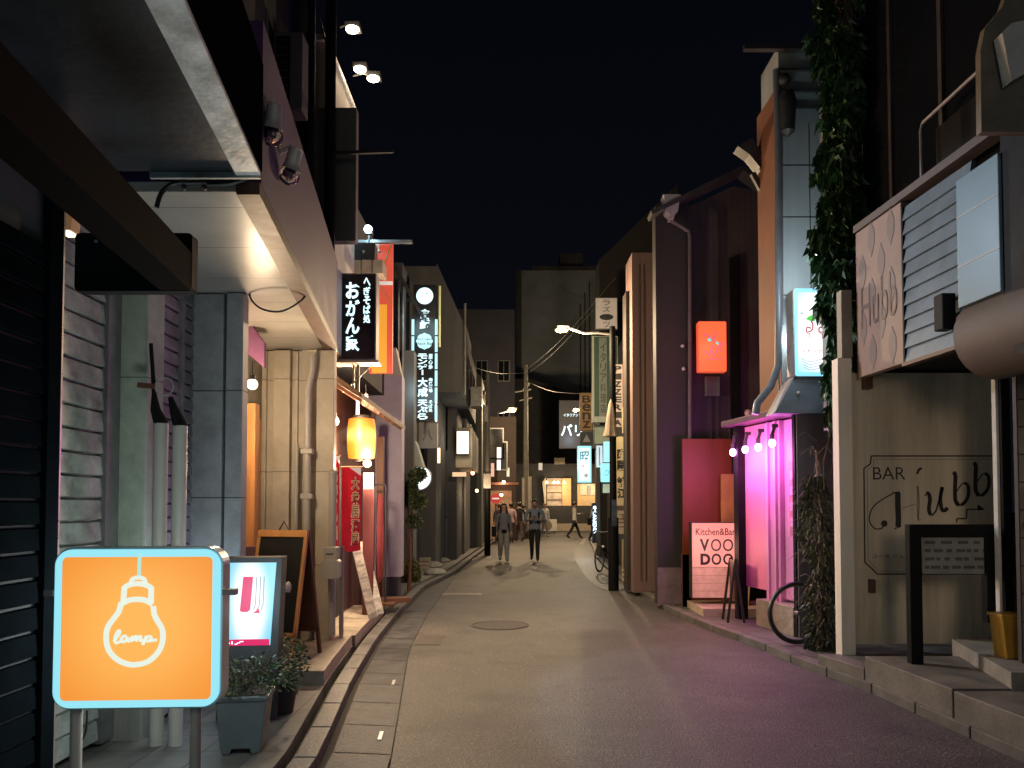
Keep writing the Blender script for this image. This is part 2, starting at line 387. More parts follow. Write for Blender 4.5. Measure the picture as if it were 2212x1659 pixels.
# left edge of the asphalt and of the kerb (x at Y), right edge of the carriageway
LA = [(-6, -.45), (0, -.5), (4.43, -.70), (5.7, -.83), (7.8, -1.05), (8.5, -1.09), (10.6, -1.17), (13.2, -1.19), (17.3, -1.24), (25, -.98), (33, -.65), (40, -1.4)]
LK = [(-6, -.9), (0, -.97), (4.52, -1.12), (6.4, -1.33), (8.3, -1.47), (10.3, -1.55), (13.8, -1.6), (17.1, -1.28), (25, -1.0), (33, -.68), (40, -1.45)]
RK = [(-6, 3.5), (0, 3.3), (4.5, 3.0), (5.5, 2.93), (6.4, 2.88), (7.1, 2.7), (8.06, 2.63), (9.4, 2.37), (10.7, 2.23), (14.7, 2.13), (18.2, 2.25), (22.3, 2.42), (27, 2.85), (33, 3.3), (40, 4.2)]
def edge(E, y):
    for (a, xa), (b, xb) in zip(E, E[1:]):
        if a <= y <= b: return xa+(xb-xa)*(y-a)/(b-a)
    return E[0][1] if y < E[0][0] else E[-1][1]
mb = MB(); ys = [-6+i*.5 for i in range(93)]
for a, b in zip(ys, ys[1:]):
    mb.add([(edge(LA, a), a, 0), (edge(RK, a), a, 0), (edge(RK, b), b, 0), (edge(LA, b), b, 0)], [(0, 1, 2, 3)])
mb.add([(-30, 40, 0), (40, 40, 0), (40, 56, 0), (-30, 56, 0)], [(0, 1, 2, 3)])
struct(mb.build('road', M_asph))
# concrete gutter slabs between asphalt and kerb, left
mb = MB(); y = -2.0; k = 0
while y < 17:
    L = .6 if k % 5 else .42
    n = .008
    mb.add([(edge(LK, y+n)+.045, y+n+.05, .004), (edge(LA, y+n)-.006, y+n, .004), (edge(LA, y+L-n)-.006, y+L-n, .004), (edge(LK, y+L-n)+.045, y+L-n+.05, .004)], [(0, 1, 2, 3)])
    y += L; k += 1
struct(mb.build('gutter', M_slab))
mb = MB(); y = -2.0
struct(MB().add([(edge(LK, a)-.02, a, -.012) for a in ys if a <= 17.5]+[(edge(LA, a)+.004, a, -.012) for a in reversed([q for q in ys if q <= 17.5])], [tuple(range(2*len([q for q in ys if q <= 17.5])))]).build('gutter_joint', mat('dirt', (.02, .018, .015), .9, var=.3)))
# right gutter slabs further off
mb = MB(); y = 13.8
while y < 30:
    mb.add([(edge(RK, y)-.62+.02*max(0, 16-y)*5*.5, y, .005), (edge(RK, y), y, .005), (edge(RK, y+.58), y+.58, .005), (edge(RK, y+.58)-.62+.02*max(0, 16-y-.58)*5*.5, y+.58, .005)], [(0, 1, 2, 3)]); y += .6
struct(mb.build('gutter', M_slab))
# kerbs
def kerb(E, side, w_, h, y0, y1, step=.6, gap=.008, off=0.):
    mb = MB(); y = y0
    while y < y1:
        a, b = y+gap, y+step-gap
        xa, xb = edge(E, a)+off*side, edge(E, b)+off*side
        mb.slab([(xa, a), (xb, b), (xb+side*w_, b), (xa+side*w_, a)] if side < 0 else [(xa, a), (xa+w_, a), (xb+w_, b), (xb, b)], -.02, h); y += step
    return mb
struct(kerb(LK, -1, .13, .075, -4, 36).build('kerb', M_kerb, bevel=.008))
struct(kerb(RK, 1, .13, .075, -4, 36).build('kerb', mat('kerb_dark', (.13, .12, .11), .6, var=.4, ns=4, bump=.5, bs=60), bevel=.008))
# pavements
def strip(E, side, off, X, z, y0, y1, name, m, th=.12):
    q = [a for a in ys if y0 < a < y1]; q = [y0]+q+[y1]
    inner = [(edge(E, a)+side*off, a) for a in q]; outer = [(X, a) for a in q]
    poly = inner+outer[::-1] if side < 0 else outer+inner[::-1]
    return struct(MB().slab(poly, z-th, z).build(name, m))
strip(LK, -1, .195, -4.5, .075, -6, 40, 'pavement', M_pave)
strip(RK, 1, .15, 7, .07, -6, 40, 'pavement', mat('pavement_dark_concrete', (.12, .11, .10), .65, var=.45, ns=2.5, bump=.5, bs=50))
# raised cream step at the left shops
q = [6.15, 6.6, 7.0, 7.5, 7.9]
struct(MB().slab([(edge(LK, a)-.20, a) for a in q]+[(-2.6, 7.9), (-2.6, 6.05)], .05, .19).build('step', mat('pale_step_concrete', (.40, .34, .27), .55, var=.35, ns=2.5, bump=.3, bs=40), bevel=.008))
q = [7.91, 8.5, 9.2, 10.3]
struct(MB().slab([(edge(LK, a)-.17, a) for a in q]+[(-2.6, 10.3), (-2.6, 7.91)], .05, .175).build('step', M_step))
# right raised platform of blocks
mb = MB()
for a, b, zz in ((6.35, 6.95, .17), (5.2, 6.34, .27), (3.6, 5.19, .26), (1.5, 3.59, .26), (-1, 1.49, .26)):
    mb.slab([(edge(RK, a)+.02, a+.005), (6.5, a+.005), (6.5, b-.005), (edge(RK, b)+.02, b-.005)], .0, zz)
struct(mb.build('platform', mat('platform_concrete', (.17, .15, .13), .55, var=.4, ns=3, bump=.4, bs=50), bevel=.008))
# two steps at the side door on the right
a = G(2045, 1385, .27)
struct(MB().slab([(3.37, 5.2), (5.2, 5.2), (5.2, 6.5), (3.72, 6.5)], .2, .38).build('step', mat('door_step', (.3, .27, .23), .6, var=.3)))
# manhole and small covers
M_cover = mat('cast_iron', (.06, .054, .05), .7, metal=.2, var=.4, ns=20, bump=.8, bs=90)
c = G(1080, 1351)
t = thing('manhole_cover', 'round iron manhole cover in the middle of the lane', 'manhole cover', (c.x, c.y, 0))
MB().ring(.36, .012, (0, 0, -.004), 40, 6, 'z').build('frame', M_cover, t)
MB().lathe([(.335, 0), (.335, .006), (.31, .008), (.0001, .008)], (0, 0, 0), 40).build('cover', M_cover, t)
for k, (px, py, lab) in enumerate(((850, 1475, 'narrow slot plate at the end of the gutter slab nearer the step'), (822, 1590, 'narrow slot plate on the gutter slab nearest the camera'))):
    g = G(px, py, .005); o = MB().box(-.012, .012, -.09, .09, 0, .004).build('drain_plate', mat('bright_steel', (.7, .7, .68), .35, var=.1), None, loc=(g.x, g.y, .006), rot=(0, 0, R(5)))
    tag(o, lab, 'drain plate', 'steel slot plates in the left gutter')
g = G(903, 1383, 0); struct(MB().box(-.14, .14, -.3, .3, 0, .003).build('road_patch', mat('asphalt_patch', (.06, .054, .05), .8, var=.3, bump=.5), None, loc=(g.x+.13, g.y, .0006)))
# painted lines
M_line = mat('worn_road_paint', (.15, .145, .13), .6, var=.5, ns=12)
mb = MB()
for pts in ([(1240, 1195), (1250, 1195), (1268, 1163), (1260, 1163)], [(950, 1285), (1040, 1285), (1040, 1281), (955, 1281)], [(1160, 1232.5), (1232, 1232.5), (1232, 1230.5), (1160, 1230.5)],
            [(1000, 1212), (1062, 1206), (1062, 1202), (1010, 1206)]):
    mb.add([G(x, y, .004) for x, y in pts], [(0, 1, 2, 3)])
struct(mb.build('road_marking', M_line))

# ================================================================== LEFT SIDE
def shutter(fr, u0, u1, z0, z1, d, m, parent, pitch=.095, amp=.012, name='shutter'):
    """roller shutter slats on a frame's plane (local coords)"""
    mb = MB(); z = z0; prof = []
    while z < z1-.001:
        prof += [(z+.001, .018), (z+.007, -amp), (z+pitch*.5, -amp*.75), (z+pitch-.014, -amp*.5), (z+pitch-.006, .018)]; z += pitch
    vs = []
    for u in (u0, u1): vs += [(u, d+y, zz) for zz, y in prof]
    n = len(prof); mb.add(vs, [(i, i+1, i+1+n, i+n) for i in range(n-1)])
    return mb.build(name, m, parent)
M_shut = mat('dirty_shutter', (.42, .45, .41), .5, metal=.15, var=.6, ns=5, bump=.3, bs=14)
M_shutp = mat('lilac_shutter', (.3, .26, .3), .5, metal=.1, var=.4, ns=5, bump=.3, bs=14)
M_shutd = mat('near_black_shutter', (.005, .007, .009), .8, var=.3, ns=4, spec=0.)
# nearest dark shop (street face at x=-2.02)
frA = Fr((-2.0, -5), (-2.0, 3.34))
t = frthing('dark_shop', 'near black shuttered shop front at the left edge of the photo', 'shop front', frA)
MB().box(0, frA.L, .01, 1.2, 0, 3.15).build('wall', M_darkwall, t)
shutter(frA, 3, frA.L-.12, .1, 2.55, .0, M_shutd, t, .11, .014)
MB().box(frA.L-.018, frA.L, -.025, .0, 0, 3.1).build('edge_strip', mat('steel_strip', (.5, .5, .48), .3, metal=.8, var=.2), t)
MB().box(frA.L-.11, frA.L-.02, -.03, .008, 0, 3.1).build('guide_rail', M_shutd, t)
# left shop building: shutters, pillars, soffit
frB = Fr((-2.46, 3.34), (-2.46, 4.85))
bld = thing('shop_building', 'low shop building with grey and lilac roller shutters under a long lilac fascia', 'building', (-2.46, 3.34, 0))
def wbox(name, m, x0, x1, y0, y1, z0, z1, bevel=0, parent=bld):
    o = parent.location; return MB().box(x0-o.x, x1-o.x, y0-o.y, y1-o.y, z0-o.z, z1-o.z).build(name, m, parent, bevel=bevel)
wbox('wall', M_darkwall, -4.2, -2.62, 3.35, 8.2, 0, 3.1)
sg = MB()
s1 = shutter(frB, 0, 1.3, .12, 3.05, 0, M_shut, None, .13, .022); s1.parent = bld; s1.rotation_euler = (0, 0, PI/2)
MB().box(-.06, -.01, -.09, .06, .1, 3.0).build('guide_rail', M_iron, bld, loc=(.05, 1.3, 0))
x0, x1, _, _ = rc(225, 305, 700, 1600, 4.72)
wbox('pillar', M_green, x0, x1, 4.72, 4.95, .08, 3.06, .01)
wbox('pillar_foot', M_conc, x0-.01, x1+.01, 4.69, 4.96, .05, .28, .008)
s2 = shutter(frB, 0, 1.15, .1, 3.0, 0, M_shutp, None, .095, .016); s2.parent = bld; s2.location = (.12, 1.45, 0); s2.rotation_euler = (0, 0, PI/2)
MB().box(-.02, .02, .35, .4, .1, 3.0).build('guide_rail', M_shutp, bld, loc=(.13, 1.62, 0))
x0, x1, _, _ = rc(433, 471, 700, 1600, 5.55); wbox('pillar', M_blue, x0-.25, x1, 5.55, 5.9, .06, 3.06, .008)
x0b, x1b, _, _ = rc(477, 514, 700, 1600, 5.53); wbox('pillar', M_blue, x0b, x1b, 5.53, 5.65, .06, 3.06, .008)
wbox('pillar_joint', M_black, x1, x0b, 5.6, 5.85, .06, 3.06)
# recess with wooden door and lilac beam
wbox('recess_wall', mat('recess_wall', (.3, .26, .2), .7, var=.3), -2.62, -2.5, 5.5, 7.6, 0, 3.06)
wbox('door', M_wood, -2.5, -2.44, 6.72, 7.42, .19, 2.35, .006)
wbox('door_post', M_wood, -2.44, -2.36, 7.0, 7.12, .19, 2.45, .004)
_bp = [P(x, y, 6.6) for x, y in ((520, 702), (545, 705), (570, 740), (570, 794), (557, 782), (520, 752))]
MB().prism([(v.x+2.46, v.z) for v in _bp], 6.6-3.34, 6.66-3.34).build('beam', mat('lilac_beam', (.3, .12, .25), .6, var=.2), bld)
# cream wing wall with pilasters
wbox('wing_wall', M_cream, -2.6, -1.80, 7.62, 7.8, .1, 3.06)
for a, b, dd in ((562, 572, .05), (590, 626, .09), (632, 640, .04), (684, 722, .1)):
    p0, p1, _, _ = rc(a, b, 700, 1300, 7.6); wbox('pilaster', M_cream, p0, p1, 7.62-dd, 7.62, .15, 3.05, .006)
# canopy: soffit panels, brick coloured lip, lilac fascia
frC = Fr(( -1.39, 3.83), (-1.80, 7.64))
M_soff = plankmat('soffit_panels', (.42, .40, .36), (.08, .07, .06), axis=1, step=.62, gap=.012, var=.2, rough=.32, ns=2, bump=.3)
mb = MB(); mb.slab([(-2.6, 3.76), (-1.38, 3.76), (-1.89, 7.63), (-2.6, 7.63)], 3.07, 3.12); mb.v = [(x+2.46, y-3.34, z) for x, y, z in mb.v]; mb.build('soffit', M_soff, bld)
M_lip = plankmat('brick_lip', (.11, .055, .04), (.06, .04, .03), axis=1, step=.11, gap=.12, var=.5, rough=.45, ns=14)
mb = MB(); mb.slab([(-1.375, 3.76), (-1.26, 3.76), (-1.755, 7.63), (-1.885, 7.63)], 3.055, 3.12); mb.v = [(x+2.46, y-3.34, z) for x, y, z in mb.v]; mb.build('lip', M_lip, bld)
M_fasc = mat('lilac_fascia', (.075, .025, .105), .6, var=.25, ns=2.5, bump=.15, bs=30)
mb = MB(); mb.slab([(-4.0, 3.80), (-1.265, 3.80), (-1.76, 7.62), (-4.0, 7.62)], 3.125, 3.97); mb.v = [(x+2.46, y-3.34, z) for x, y, z in mb.v]; mb.build('fascia', M_fasc, bld)
mb = MB(); mb.slab([(-4.0, 3.9), (-1.85, 3.9), (-2.1, 7.0), (-4.0, 7.0)], 3.98, 7.5); mb.v = [(x+2.46, y-3.34, z) for x, y, z in mb.v]; mb.build('upper_wall', mat('upper_black', (.015, .015, .018), .8, var=.3), bld)
# nearer flat canopy slab with a lit edge trim, its own thing
cn = thing('entrance_canopy', 'flat dark entrance canopy overhead with weathered pale edge trim', 'canopy', (-1.19, 3.55, 3.08))
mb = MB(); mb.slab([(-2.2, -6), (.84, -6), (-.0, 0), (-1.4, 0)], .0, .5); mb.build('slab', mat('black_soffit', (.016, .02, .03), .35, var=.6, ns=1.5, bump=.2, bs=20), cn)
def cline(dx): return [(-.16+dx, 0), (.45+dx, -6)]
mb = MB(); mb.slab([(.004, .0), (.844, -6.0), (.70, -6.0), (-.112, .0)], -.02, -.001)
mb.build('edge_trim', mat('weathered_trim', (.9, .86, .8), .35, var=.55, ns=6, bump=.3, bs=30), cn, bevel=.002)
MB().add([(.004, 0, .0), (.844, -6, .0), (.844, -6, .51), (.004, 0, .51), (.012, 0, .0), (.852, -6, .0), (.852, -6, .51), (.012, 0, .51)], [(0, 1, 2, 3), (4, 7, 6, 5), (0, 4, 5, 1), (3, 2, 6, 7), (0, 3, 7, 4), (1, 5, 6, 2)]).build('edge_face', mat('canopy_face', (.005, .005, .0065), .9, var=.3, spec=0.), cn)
MB().box(-.52, .0, .002, .02, -.03, -.001).build('end_trim', mat('pale_trim', (.4, .4, .38), .4, var=.3), cn)
# awning cassette: long dark beam with a hanging black panel
an = thing('awning_case', 'long dark brown awning case running overhead at upper left with a black end panel', 'awning', tuple(P(415, 540, 3.3)))
o_ = an.location
a = P(415, 545, 3.3)-o_; 
far_t = P(415, 545, 3.3); far_b = P(408, 625, 3.3)
dirv = Vector((far_t.x-(-1.18), 3.3-(-.5), 0))
mb = MB(); zt, zb = far_t.z, far_t.z-.17
nx = far_t.x+ (3.3-.2)*.119
mb.slab([(far_t.x-.0, 3.3), (far_t.x-.14, 3.3), (nx-.14, .2), (nx, .2)], zb, zt); mb.v = [(x-o_.x, y-o_.y, z-o_.z) for x, y, z in mb.v]
mb.build('case', mat('dark_brown_metal', (.009, .0065, .006), .8, var=.35, ns=3, spec=.02), an, bevel=.01)
p0, p1, z0, z1 = rc(163, 416, 505, 630, 3.31)
MB().prism(rrect(p0-o_.x, p1-o_.x, z0-o_.z, z1-o_.z, .02), .0, .06).build('end_panel', M_black, an)
mb = MB()
for px in (208, 262, 314):
    q = P(px, 575 if 0 else 512, 3.3)-o_; mb.ball((q.x, -.012+.01, q.z-.02), .009, 8, 6)
mb.build('bolts', M_iron, an)
# wooden wall lamp at the edge strip (small warm box)
p = P(152, 440, 3.6); t = thing('wall_lamp', 'small warm wooden box lamp on the wall below the awning case', 'lamp', (p.x, 3.6, p.z))
x0, x1, z0, z1 = rc(136, 166, 388, 500, 3.6)
MB().prism([(x0-p.x, z0-p.z), (x0-p.x+.05, z0-p.z), (x1-p.x, z1-p.z), (x0-p.x+.018, z1-p.z)], -.02, .05).build('shade', mat('lamp_wood', (.5, .3, .16), .5, var=.3, emit=(1, .5, .22), es=.12), t)
MB().box(x0-p.x+.002, x0-p.x+.04, -.02, .04, z0-p.z-.015, z0-p.z).build('bulb', glow('tiny_glow', (1, .85, .6), 2), t)

# conduits by the lilac shutter
def capped_pipe(px, pytop, kink, label):
    g = G(px, 1622, .075); Y = 4.62; b = P(px, 1600, Y); top = P(px, pytop, Y); r = .042
    t = thing('conduit', label, 'pipe', (b.x, Y, .075), 0, 'white conduits by the lilac shutter')
    zt = top.z-.075
    MB().tube([(0, 0, 0), (0, 0, zt)], r, 14).build('pipe', M_pipe, t, smooth=True)
    k = [P(x, y, Y) for x, y in kink]
    MB().tube([(0, 0, zt)]+[(q.x-b.x, 0, q.z-.075) for q in k], [r*1.02]+[w_ for w_ in ([.03, .014, .012, .012, .018][:len(k)])], 10).build('tape_wrap', M_black, t, smooth=True)
    return t
capped_pipe(337, 915, [(336, 885), (333, 850), (330, 800), (326, 742)], 'left white conduit with taped black top beside the lilac shutter')
capped_pipe(379, 920, [(378, 890), (368, 858)], 'right white conduit with taped black top beside the lilac shutter')
t = thing('round_mirror', 'small round wire ring clamped above the white conduits', 'wire ring', tuple(P(355, 835, 4.6)))
MB().ring(.055, .005, (0, 0, 0), 24, 6, 'y').build('ring', mat('ring_metal', (.6, .6, .58), .3, metal=.7, var=.1), t)
t['category'] = 'ring'; t.name = 'wire_ring'
MB().bar((-.055, 0, 0), (-.16, .0, .01), .02, .03).build('clamp', M_brown, t)

# cable loop and clamp under the canopy
def cable(name, label, pts, r, group=None, n=6, m=None, sm=6):
    ps = smooth_pts(pts, sm); o0 = ps[0]
    o = MB().tube([p-o0 for p in ps], r, n).build(name, m or M_cable, None, loc=tuple(o0), smooth=True)
    return tag(o, label, 'cable', group)
lp = [P(*q, 5.6) for q in ((662, 500), (600, 560-30), (565, 560), (545, 600), (540, 640), (565, 667), (610, 672), (655, 645), (668, 610))]
cable('cable', 'looped black cable hanging under the lit canopy soffit', lp, .008)
lp = [P(*q, 3.72) for q in ((338, 448), (350, 415), (380, 395), (420, 398), (455, 398), (500, 395), (535, 383), (548, 372))]
cable('cable', 'thick black cable bending along the canopy end', lp, .013)
t = thing('cable_clamp', 'square junction clamp on the thick cable at the canopy end', 'clamp', tuple(P(420, 388, 3.72)))
MB().box(-.07, .07, -.03, .03, -.03, .03).build('body', M_dark, t, bevel=.005)
MB().ball((-.05, 0, -.04), .014).ball((.05, 0, -.04), .014).build('bolts', M_dark, t)

# spotlights (unlit) hanging off the canopy edge
def spot(px, py, Y, wall, tilt, label, s=1.):
    p = P(px, py, Y); t = thing('spotlight', label, 'spotlight', tuple(p), 0, 'unlit spotlights on the fascia')
    w0 = P(*wall, Y)-p
    MB().tube([w0, w0+Vector((.06, 0, .015)), (0, 0, .10*s), (0, 0, .06)], .012, 8).build('arm', M_wht, t, smooth=True)
    rot = (R(10), R(tilt), 0)
    MB().lathe([(.03, .08), (.04, .075), (.042, .0), (.05, -.03), (.058, -.04)], n=18).build('housing', mat('spot_housing', (.5, .48, .45), .35, var=.3), t, smooth=True, rot=rot)
    MB().ball((0, 0, -.075), .058, 16, 10, (1, 1, .9)).build('bulb', glass('clear_bulb', (.9, .9, .9)), t, smooth=True, rot=rot)
    MB().lathe([(.02, -.035), (.035, -.06), (.03, -.085), (.006, -.1)], n=10).build('reflector', mat('chrome', (.8, .8, .8), .12, metal=1, var=0), t, smooth=True, rot=rot)
spot(590, 262, 3.9, (520, 215), 8, 'upper unlit spotlight with clear bulb on a bracket off the canopy edge')
spot(632, 352, 4.3, (570, 340), 18, 'lower unlit spotlight with round clear bulb below the other one')

# AC unit & pipes above the canopy
x0, x1, z0, z1 = rc(590, 652, 68, 236, 6.4)
t = thing('air_conditioner', 'grey outdoor air conditioner high on the lilac wall by the poles', 'air conditioner', ((x0+x1)/2, 6.4, z0))
hw = (x1-x0)/2; h = z1-z0
MB().box(-hw, hw, 0, .2, 0, h).build('body', mat('ac_paint', (.13, .125, .13), .5, var=.25), t, bevel=.01)
mb = MB()
for k in range(9): mb.box(-hw+.02, 0.01, -.012, -.001, .06+k*h*.098, .075+k*h*.098)
mb.build('grille', M_dark, t)
MB().box(-hw+.015, .02, -.004, -.0015, .04, h-.04).build('grille_recess', M_black, t)
for px, ya, yb, w_, m, lab in ((573, 20, 300, .025, M_iron, 'thin pale downpipe on the upper left wall'),):
    a = P(px, ya, 6.2); b = P(px, yb, 6.2)
    o = MB().tube([(0, 0, 0), (0, 0, a.z-b.z)], w_/2, 8).build('downpipe', m, None, loc=tuple(b)); tag(o, lab, 'pipe')

# lit white side wall and grey block above the izakaya
t = thing('block_building', 'pale building with a floodlit white upper wall behind the black poles', 'building', (-1.95, 7.75, 0))
def lb(name, m, x0, x1, y0, y1, z0, z1, p=t, bevel=0):
    o = p.location; return MB().box(x0-o.x, x1-o.x, y0-o.y, y1-o.y, z0-o.z, z1-o.z).build(name, m, p, bevel=bevel)
lb('upper_wall', mat('floodlit_wall', (.62, .6, .52), .7, var=.12, ns=2), -3.2, -1.93, 7.75, 9.25, 3.2, 6.3)
lb('roof_edge', M_wht, -3.25, -1.9, 7.7, 9.3, 6.301, 6.36)
lb('lower_wall', M_darkwall, -4.2, -2.45, 8.12, 12.1, 0, 3.9)
lb('gable_wall', M_darkwall, -4.2, -2.02, 9.3, 12.0, 3.25, 5.4)
x0, x1, z0, z1 = rc(723, 768, 232, 520, 7.6)
t = thing('blank_sign_box', 'blank grey box sign standing out from the upper wall beside the black pole', 'sign', ((x0+x1)/2, 7.6, z0))
MB().box(-(x1-x0)/2-.2, (x1-x0)/2, 0, .12, 0, z1-z0).build('case', mat('grey_sign_board', (.2, .195, .19), .7, var=.35, ns=3, streak=True), t, bevel=.008)
mb = MB()
for k in range(2): mb.box(-(x1-x0)/2-.25-.06-k*.09, -(x1-x0)/2-.25-.02-k*.09, .0, .15, -.1, z1-z0)
mb.build('side_channels', M_iron, t)
# poles
def pole(px, Y, ztop, r, label, m=M_black, name='utility_pole', taper=.85, py=1000):
    p = P(px, py, Y); t = thing(name, label, 'pole', (p.x, Y, 0))
    MB().tube([(0, 0, 0), (0, 0, ztop)], [r, r*taper], 16).build('shaft', m, t, smooth=True); return t
tp = pole(713, 7.35, 9.5, .055, 'black utility pole rising past the floodlit white wall', py=300)
MB().bar((0, 0, 4.95), (.62, 0, 4.97), .03, .03).build('crossbar', M_dark, tp)
MB().bar((-.5, 0, 7.35), (.6, 0, 7.4), .03, .03).build('crossbar', M_dark, tp)
MB().bar((-.0, 0, 5.9), (-.12, 0, 6.3), .02, .02).build('hook', M_dark, tp)
tp2 = pole(668, 7.15, 9.5, .056, 'thick black pole left of the other one against the white wall', py=200)
for v in [c for c in tp.children if c.name.startswith('shaft')][0].data.vertices: v.co.z = max(v.co.z, 3.98)
for v in [c for c in tp2.children if c.name.startswith('shaft')][0].data.vertices: v.co.z = max(v.co.z, 3.98)
MB().lathe([(.02, 0), (.08, .03), (.1, .25), (.08, .5), (.03, .56)], (-.08, 0, 5.9), 14).build('transformer', M_dark, tp2, smooth=True)
# floodlights
for i, (px, py, Y, lab) in enumerate(((762, 66, 8.3, 'topmost warm floodlight above the white wall'), (778, 152, 9.0, 'middle warm floodlight over the white wall, beside a second one'), (807, 172, 9.0, 'rightmost warm floodlight over the white wall'))):
    p = P(px, py, Y); t = thing('floodlight', lab, 'floodlight', tuple(p), 0, 'lit warm floodlights high on the left')
    MB().box(-.085, .085, -.04, .1, 0.02, .09).build('housing', M_dark, t, bevel=.012)
    MB().ball((0, -.02, .0), .075, 14, 8, (1.0, .9, .42)).build('lens', glow('flood_lens', (1, .83, .58), 20), t, smooth=True)
    q = Vector((-1.93, Y+.1, p.z+.12))-p if Y < 9.2 else Vector((-.5, 0, .1))
    MB().tube([(0, .05, .06), (q.x*.5, .05, .1), (q.x, .1, .1)], .009, 6).build('arm', M_iron, t)
    lamp(t, (0, -.12, -.12), 5, (1, .78, .5), .07)
# blue-white LED on rail
p = P(795, 495, 9.6); t = thing('led_floodlight', 'cold blue white LED light glaring above the black izakaya sign', 'LED light', tuple(p))
MB().ball((0, 0, 0), .05, 14, 10).build('lens', glow('led_lens', (.62, .9, 1), 26), t, smooth=True)
MB().box(-.05, .05, .03, .1, -.05, .05).build('housing', M_dark, t, bevel=.008)
MB().bar((0, .06, -.05), (0, .06, -.17), .02, .02).build('bracket', M_dark, t)
lamp(t, (0, -.08, 0), 10, (.45, .8, 1), .05)
_o = lamp(t, (.03, -.1, 0), 620, (.66, .8, 1), .08, spot=52, blend=.14); _o.rotation_euler = (Vector((3.1, 5.8, 1.0))-t.location).to_track_quat('-Z', 'Y').to_euler()
x0, x1, z0, z1 = rc(735, 890, 519, 525, 9.7)
o = MB().box(x0, x1, 9.68, 9.74, z0, z1).build('rail', M_iron); tag(o, 'thin pale rail running out above the striped banner sign', 'rail')
t = thing('service_box', 'row of dark service boxes with small white insulators above the black izakaya sign', 'electrical box', tuple(P(775, 545, 9.4)))
MB().box(-.22, .2, 0, .2, -.1, .12).build('body', M_dark, t, bevel=.01)
mb = MB()
for px in (757, 762, 785, 819):
    for py in (543, 563):
        q = P(px, py, 9.38)-t.location; mb.ball((q.x, 0, q.z), .02, 8, 6)
mb.build('insulators', M_wht, t)

# izakaya black box sign with white letters
M_signblk = mat('black_acrylic', (.01, .01, .012), .25, var=0)
t, hw, h = signbox('izakaya_sign', 'black box sign with glowing white Japanese letters jutting over the pavement', 'sign', (728, 812, 590, 778), 8.6, .2, mat('lilac_metal', (.3, .27, .3), .5, var=.2), M_signblk, .015)
text('おがん家', (-.125, .035, .09, h-.1), M_whtglow, t, y=-.008, bold=.035, vertical=True, gap=.03)
text('へぎそば処', (.075, .155, h*.42, h-.05), M_whtglow, t, y=-.008, bold=.03, vertical=True, gap=.03)
MB().box(-hw-.02, hw+.03, -.02, .22, -.03, -.001).build('base_rail', mat('cream_rail', (.6, .52, .42), .5, var=.15), t)
MB().bar((-hw+.05, .1, -.35), (hw-.06, .1, -.04), .012, .012).bar((0, .1, -.03), (0, .1, -.6), .03, .03).bar((-.05, .1, -.03), (-.05, .1, -.3), .02, .03).build('bracket', mat('cream_rail2', (.55, .48, .38), .5, var=.15), t)
# little eave of boards above it
x0, x1, z0, z1 = rc(733, 828, 558, 590, 9.3); t = thing('small_eave', 'short cream board eave above the black izakaya sign', 'eave', ((x0+x1)/2, 9.3, z0))
mb = MB()
for k in range(4):
    a = -(x1-x0)/2+k*(x1-x0)/4; mb.box(a+.004, a+(x1-x0)/4-.01, 0, .3, 0, (z1-z0)*(.9 if k else .7))
mb.build('boards', mat('cream_board', (.5, .45, .36), .6, var=.25), t, bevel=.004)
# striped orange / red banner board
x0, x1, z0, z1 = rc(797, 847, 527, 806, 9.8); cxm = (x0+x1)/2; hw = (x1-x0)/2; h = z1-z0
t = thing('striped_board', 'tall orange, red, white and green striped board rising behind the black sign', 'sign', (cxm, 9.8, z0))
def flat(c, n, es=.0): return mat(n, c, .5, var=.08, emit=c if es else None, es=es)
MR = glow('board_red', (.8, .10, .055), .75); MO = glow('board_orange', (.98, .40, .04), .8); MG = flat((.02, .25, .04), 'board_green', .25); MW = flat((.75, .7, .65), 'board_white', .35)
MB().box(-hw, hw, 0, .06, 0, h).build('board', MR, t)
MB().box(-hw+.035, hw-.07, -.004, -.0005, 0, h*.53).build('orange_field', MO, t)
MB().box(-hw+.075, -hw+.12, -.004, -.0005, h*.535, h*.86).box(-hw+.12, hw, -.004, -.0005, h*.68+.0, h*.71).box(-hw+.07, -hw+.12, -.004, -.0005, h*.93, h).build('white_stripes', MW, t)
MB().bar((-hw+.13, -.003, h*.68), (hw-.01, -.003, h*.53), .006, .03, (0, 1, 0)).bar((-hw+.13, -.003, h*.74), (hw-.02, -.003, h*.99), .006, .04, (0, 1, 0)).build('green_stripes', MG, t)
# wall with pale lower corner behind izakaya + lilac end wall
x0, x1, z0, z1 = rc(806, 866, 812, 1283, 12.0)
t = thing('end_wall', 'lilac grey end wall standing out past the izakaya entrance', 'wall', (x1, 12.0, .07))
MB().box(x0-x1-.3, 0, 0, .3, .33, z1-.07).build('render', mat('lilac_wall', (.4, .38, .5), .7, var=.15, ns=3), t)
MB().box(x0-x1+.1, -.04, -.012, .28, 0, .33).build('plinth', mat('dark_plinth', (.04, .035, .06), .6, var=.3), t)
MB().prism([(-.34, z1-.07), (0, z1-.07), (-.03, z1+.02), (-.1, z1+.38), (-.34, z1+.38)], .0, .25).build('corner_panel', mat('pale_corner', (.45, .42, .4), .6, var=.2), t)
